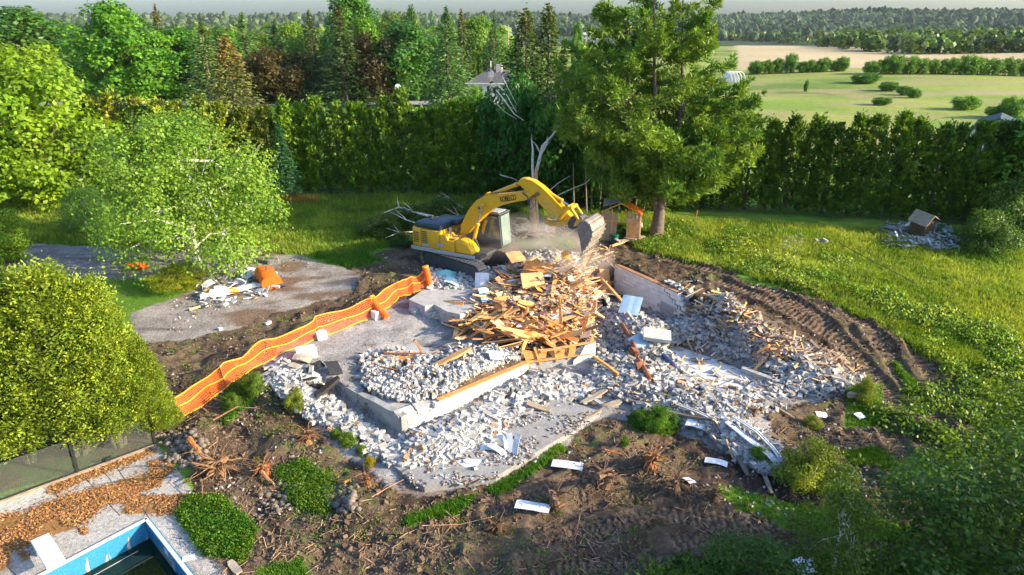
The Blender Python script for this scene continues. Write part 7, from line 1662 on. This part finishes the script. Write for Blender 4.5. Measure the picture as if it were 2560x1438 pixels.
# twigs on the soil
x2, y2 = x[::6], y[::6]; n_ = len(x2); box_cloud("soil_twigs", "thin dead twigs and root threads lying on the dug soil", "twigs", x2, y2, Gv(x2, y2) + .03, np.stack([g.uniform(.12, .55, n_), g.uniform(.008, .02, n_), g.uniform(.008, .02, n_)], 1), M_RUB, np.array([[.30, .19, .11]]) * g.uniform(.5, 1.5, (n_, 1)), 92, .25)
# survey stakes
for i, (px, py, h, lb) in enumerate([(128, 492, .9, "orange-topped survey stake on the lawn at far left"), (1738, 560, .9, "orange-topped stake in the grass right of the big pine"), (728, 520, .8, "orange-topped stake on the lawn before the hedge")]):
    e = empty("survey_stake", PG(px, py), 0, lb, "stake"); b = MB(); b.tube([(0, 0, 0), (.05, 0, h * .7)], .022, 4); b.build("stick", M_GREYWOOD, e, color=(1.5, 1.3, 1)); b = MB(); b.tube([(.05, 0, h * .7), (.07, 0, h)], .04, 4); b.build("orange_tip", M_NET, e)
# silt fence remnants
for i, (a, c, d_, f_, lb) in enumerate([((2), 488, 160, 492, "low orange-brown mesh fence on the left lawn"), (690, 512, 798, 512, "low faded orange mesh fence before the hedge")]):
    A_, B_ = PG(a, c), PG(d_, f_); b = MB(); n_ = 14
    for k in range(n_ + 1):
        q = A_.lerp(B_, k / n_); q.z = G(q.x, q.y); b.tube([q, q + Vector((0, 0, .75 + .08 * math.sin(k)))], .02, 4)
    for zz in np.linspace(.1, .75, 9):
        b.tube([Vector((A_.lerp(B_, k / n_).x, A_.lerp(B_, k / n_).y, G(A_.lerp(B_, k / n_).x, A_.lerp(B_, k / n_).y) + zz + .03 * math.sin(k * 2))) for k in range(n_ + 1)], .018, 3, cap=False)
    tag(b.build("mesh_fence", mat("faded_orange_mesh", (.30, .09, .03), .8, .2, 4, 0)), lb, "fence")

# ------------------------------------------------------------------ road, house, far buildings
def ribbon_ground(pts, w_, name, m, h=.03, lab=None):
    b = MB(); n = len(pts)
    for i, p in enumerate(pts):
        d = (pts[min(i + 1, n - 1)] - pts[max(i - 1, 0)]); d.z = 0; d.normalize(); s = Vector((-d.y, d.x, 0)) * w_ / 2
        for q in (p - s, p + s): b.v.append((q.x, q.y, G(q.x, q.y) + h))
    for i in range(n - 1): a = i * 2; b.f.append((a, a + 1, a + 3, a + 2))
    o = b.build(name, m); o["kind"] = "structure"; return o
M_ROAD = mat("road_asphalt", (.30, .29, .28), .9, .12, .5, .1)
rp = [Vector((x, 117 + .02 * x, 0)) for x in np.arange(-90, 8, 3.0)]; ribbon_ground(rp, 6.5, "road", M_ROAD, .10)
hy = 119.0; hp = at_Y(1215, 230, hy); hx = hp.x; gz_ = G(hx, hy); e = empty("bungalow", (hx, hy, gz_), R(-8), "white bungalow with grey hip roof and brick chimney behind the hedge", "house")
M_SHG = mat("grey_shingles", (.10, .10, .105), .9, .25, 2.5, .3); M_WW = mat("white_wall", (.62, .62, .60), .8, .08, 1, .05); M_BRK = mat("chimney_brick", (.50, .44, .40), .9, .2, 4, .2)
ztop = at_Y(1190, 190, hy).z - gz_; hw = 3.1
b = MB(); b.box((1.2, 3.5, 1.5), (8.5, 7, 3.0)); b.build("wall", M_WW, e)
b = MB(); z0_ = 3.0; b.v = [(-3.5, -.5, z0_), (5.9, -.5, z0_), (5.9, 7.5, z0_), (-3.5, 7.5, z0_), (-.3, 3.5, z0_ + 2.0), (3.0, 3.5, z0_ + 2.0)]; b.f = [(0, 1, 5, 4), (1, 2, 5), (2, 3, 4, 5), (3, 0, 4), (3, 2, 1, 0)]; rf_ = b.build("roof", M_SHG, e)
b = MB(); b.box((1.2, -.52, 2.97), (9.4, .06, .2)); b.build("fascia", M_SIDING, rf_); b = MB(); b.box((1.8, 3.0, 5.2), (1.0, .7, 1.3)); b.build("chimney", M_BRK, rf_)
for x in (-1.9, 1.5, 3.8):
    b = MB(); b.box((x, -.02, 1.9), (1.3, .08, 1.1)); wdw = b.build("window", M_SIDING, e); b = MB(); b.box((x, -.07, 1.9), (1.1, .03, .9)); b.build("pane", M_NAVY, wdw)
e = empty("antenna_tower", (hx + .9, hy - 1.2, gz_), 0, "lattice television antenna tower beside the bungalow", "antenna"); ht = at_Y(1216, 152, hy).z - gz_
b = MB()
for k in range(3): a = k * 2.09; b.tube([(math.cos(a) * .2, math.sin(a) * .2, 0), (math.cos(a) * .16, math.sin(a) * .16, ht * .8)], .035, 4)
for i in range(16): z = ht * .8 * i / 16; a = i * 2.09; b.tube([(math.cos(a) * .19, math.sin(a) * .19, z), (math.cos(a + 2.09) * .19, math.sin(a + 2.09) * .19, z + .5)], .02, 3)
b.tube([(0, 0, ht * .75), (0, 0, ht)], .04, 4); b.build("mast", M_LGREY, e)
b = MB()
for i in range(5): b.tube([(-.5, 0, ht * (.62 + .03 * i)), (.5, .1, ht * (.64 + .03 * i))], .03, 3)
b.box((0, 0, ht * .93), (.18, .1, 1.0)); b.build("aerial", M_SIDING, e)
e = empty("gambrel_barn", at_Y(2495, 322, 60) * 1.0, R(-35), "small dark-blue gambrel-roofed barn above the right hedge", "barn"); e.location.z = G(e.location.x, e.location.y); e.scale = (1.3, 1.3, 1.25)
M_BRN = mat("barn_blue", (.045, .06, .085), .7, .15, 3, .1); gam = [(-1.5, 0), (-1.5, 2.0), (-1.15, 2.9), (0, 3.45), (1.15, 2.9), (1.5, 2.0), (1.5, 0)]
b = MB(); b.prism(gam, -.0, 3.6); b.build("wall", M_BRN, e)
b = MB()
for i in range(1, 5):
    p0, p1 = gam[i], gam[i + 1]; b.prism([(p0[0] * 1.08, p0[1] * 1.02), (p1[0] * 1.08, p1[1] * 1.02), (p1[0] * 1.12, p1[1] * 1.05), (p0[0] * 1.12, p0[1] * 1.05)], -.25, 3.8)
b.build("roof", mat("barn_roof", (.035, .06, .075), .8, .2, 3, .2), e)
b = MB()
for i in range(0, 6): b.tube([(gam[i][0], -.03, gam[i][1]), (gam[i + 1][0], -.03, gam[i + 1][1])], .08, 4)
for x in (-.6, 0, .6): b.tube([(x, -.03, 0), (x, -.03, 2.9)], .07, 4)
b.tube([(-1.5, -.03, 1.9), (1.5, -.03, 1.9)], .07, 4); b.build("white_trim", M_SIDING, e)
e = empty("hoop_shelter", (at_Y(1832, 190, 160).x, 160, G(at_Y(1832, 190, 160).x, 160)), 0, "white ribbed hoop shelter half hidden by the pine in the field", "shelter")
for i in range(5):
    b = MB(); b.tube([(math.cos(a) * 1.5 + i * .75 - 1.5, 0, math.sin(a) * 2.4) for a in np.linspace(0, math.pi, 9)], .12, 4); b.build("hoop", M_SIDING, e)
b = MB(); b.prism([(math.cos(a) * 1.4 + 0, math.sin(a) * 2.3) for a in np.linspace(0, math.pi, 9)], .3, 4); b.build("cover", M_SIDING, e)
e = empty("far_building", (at_Y(1476, 80, 520).x, 520, G(at_Y(1476, 80, 520).x, 520)), 0, "long low white-roofed farm building far across the fields", "building"); zz = at_Y(1476, 80, 520).z - e.location.z
b = MB(); b.box((0, 0, zz * .4), (12, 6, abs(zz) * .8)); b.build("wall", M_LGREY, e); b = MB(); b.prism([(-6.5, zz * .8), (6.5, zz * .8), (6.0, zz * .8 + 1.6), (-6.0, zz * .8 + 1.6)], -3.3, 3.3); b.build("roof", M_SIDING, e)
# utility poles and wires along the road
for i, (px, Yd, pt) in enumerate([(1271, 190, 62), (1465, 330, 70)]):
    x = at_Y(px, 100, Yd).x; g0 = G(x, Yd); h = max(at_Y(px, pt, Yd).z - g0, 6); e = empty("utility_pole", (x, Yd, g0), 0, ["utility pole standing left of the dark twin conifer", "tiny utility pole far across the fields", "utility pole among the trees beyond the road"][i], "pole")
    b = MB(); b.tube([(0, 0, 0), (0, 0, h)], [.16, .12], 7); b.build("shaft", M_GREYWOOD, e, color=(1.2, 1.2, 1.2)); b = MB(); b.box((0, 0, h - .6), (2.2, .12, .14)); b.build("crossarm", M_GREYWOOD, e)
# mailbox-like round ornament by the road
e = empty("wind_ornament", (at_Y(995, 232, 104).x, 104, G(at_Y(995, 232, 104).x, 104)), 0, "small round white wind ornament above the hedge by the road", "ornament"); zt_ = at_Y(995, 217, 104).z - e.location.z
b = MB(); b.tube([(0, 0, 0), (0, 0, zt_)], .06, 6); b.build("post", M_SIDING, e); b = MB(); b.tube([(0, -.05, zt_), (0, .05, zt_)], .42, 14); b.build("wheel", M_SIDING, e)
# bare trunks standing in the shade behind the shed
for i in range(11):
    px = 1440 + i * 22 + random.uniform(-7, 7); Yd = 45.4 + random.uniform(-.6, .6); x = at_Y(px, 500, Yd).x; g0 = G(x, Yd); b = MB(); l_ = random.uniform(-.3, .3)
    b.tube([(0, 0, -.1), (l_ * .5, 0, 1.6), (l_, 0, 3.4)], [.055, .045, .03], 6); o = b.build("cedar_stem", mat("grey_stem", (.26, .23, .20), .95, .3, 6, .4), loc=(x, Yd, g0), smooth=True); tag(o, "bare grey cedar stem standing in the shade behind the shed", "tree trunk", "bare stems behind the shed")
# dust raised by the bucket
def dust(loc, size, dens, lb):
    bm = bmesh.new(); bmesh.ops.create_icosphere(bm, subdivisions=3, radius=1); me = bpy.data.meshes.new("dust_cloud"); bm.to_mesh(me); bm.free()
    m = bpy.data.materials.new("dust_volume"); m.use_nodes = True; nt = m.node_tree; nt.nodes.remove(nt.nodes["Principled BSDF"]); pv = nt.nodes.new("ShaderNodeVolumePrincipled"); pv.inputs["Color"].default_value = (.85, .78, .70, 1)
    tc = nt.nodes.new("ShaderNodeTexCoord"); ln = nt.nodes.new("ShaderNodeVectorMath"); ln.operation = 'LENGTH'; nt.links.new(tc.outputs["Object"], ln.inputs[0])
    mr = nt.nodes.new("ShaderNodeMapRange"); mr.inputs[1].default_value = .15; mr.inputs[2].default_value = 1.0; mr.inputs[3].default_value = 1; mr.inputs[4].default_value = 0; nt.links.new(ln.outputs["Value"], mr.inputs[0])
    nz_ = nt.nodes.new("ShaderNodeTexNoise"); nz_.inputs["Scale"].default_value = 2.2; nz_.inputs["Detail"].default_value = 3; nt.links.new(tc.outputs["Object"], nz_.inputs["Vector"])
    m2 = nt.nodes.new("ShaderNodeMapRange"); m2.inputs[1].default_value = .42; m2.inputs[2].default_value = .7; nt.links.new(nz_.outputs[0], m2.inputs[0])
    a = nt.nodes.new("ShaderNodeMath"); a.operation = 'MULTIPLY'; nt.links.new(mr.outputs[0], a.inputs[0]); nt.links.new(m2.outputs[0], a.inputs[1]); c = nt.nodes.new("ShaderNodeMath"); c.operation = 'MULTIPLY'; nt.links.new(a.outputs[0], c.inputs[0]); c.inputs[1].default_value = dens
    nt.links.new(c.outputs[0], pv.inputs["Density"]); nt.links.new(pv.outputs[0], nt.nodes["Material Output"].inputs["Volume"]); me.materials.append(m)
    o = link("dust_cloud", me, None, loc, (0, 0, 0), size); tag(o, lb, "dust", None, "stuff")
dust(PG(1335, 640, .9), (4.2, 2.4, 1.5), .75, "thin dust drifting between excavator tracks and bucket")
dust(PG(1440, 700, 1.0), (2.2, 1.8, 1.2), .7, "dust puff under the bucket's teeth")
# air
hz = MB(); hz.box((200, 2500, 15), (8600, 5400, 52)); me = hz.mesh("haze"); m = bpy.data.materials.new("haze_air"); m.use_nodes = True; nt = m.node_tree; nt.nodes.remove(nt.nodes["Principled BSDF"]); pv = nt.nodes.new("ShaderNodeVolumePrincipled"); pv.inputs["Color"].default_value = (.80, .88, .96, 1); pv.inputs["Density"].default_value = HAZE; pv.inputs["Anisotropy"].default_value = 0.0
nt.links.new(pv.outputs[0], nt.nodes["Material Output"].inputs["Volume"]); me.materials.append(m)
o = link("haze", me); tag(o, "thin pale haze filling the air over the whole countryside", "haze", None, "stuff")
# rows of alike plants: say which one by its place in the row
ORD = ["first", "second", "third", "fourth", "fifth", "sixth", "seventh", "eighth", "ninth", "tenth", "eleventh", "twelfth", "thirteenth", "fourteenth", "fifteenth", "sixteenth", "seventeenth", "eighteenth", "nineteenth", "twentieth"]
for gname, what in (("cedars in the hedge behind the poplar", "cedar from the left in the olive hedge behind the poplar"), ("cedars in the tall hedge behind the lawn", "cedar from the left in the tall dark hedge behind the lawn"), ("cedars in the shaded hedge behind the shed", "cedar from the left in the shaded hedge behind the shed"), ("cedars in the right-hand hedge below the field", "cedar from the left in the long hedge below the right-hand field"),
                    ("bushes of the left field hedgerow", "bush from the left in the near hedgerow below the tan field"), ("rounded trees of the right field hedgerow", "rounded tree from the left in the farther hedgerow below the tan field"), ("bare stems behind the shed", "bare grey cedar stem from the left in the shade behind the shed")):
    row = sorted([o for o in bpy.data.objects if o.get("group") == gname], key=lambda o: o.location.x / max(o.location.y, 1))
    for i, o in enumerate(row): o["label"] = ORD[min(i, 19)] + " " + what
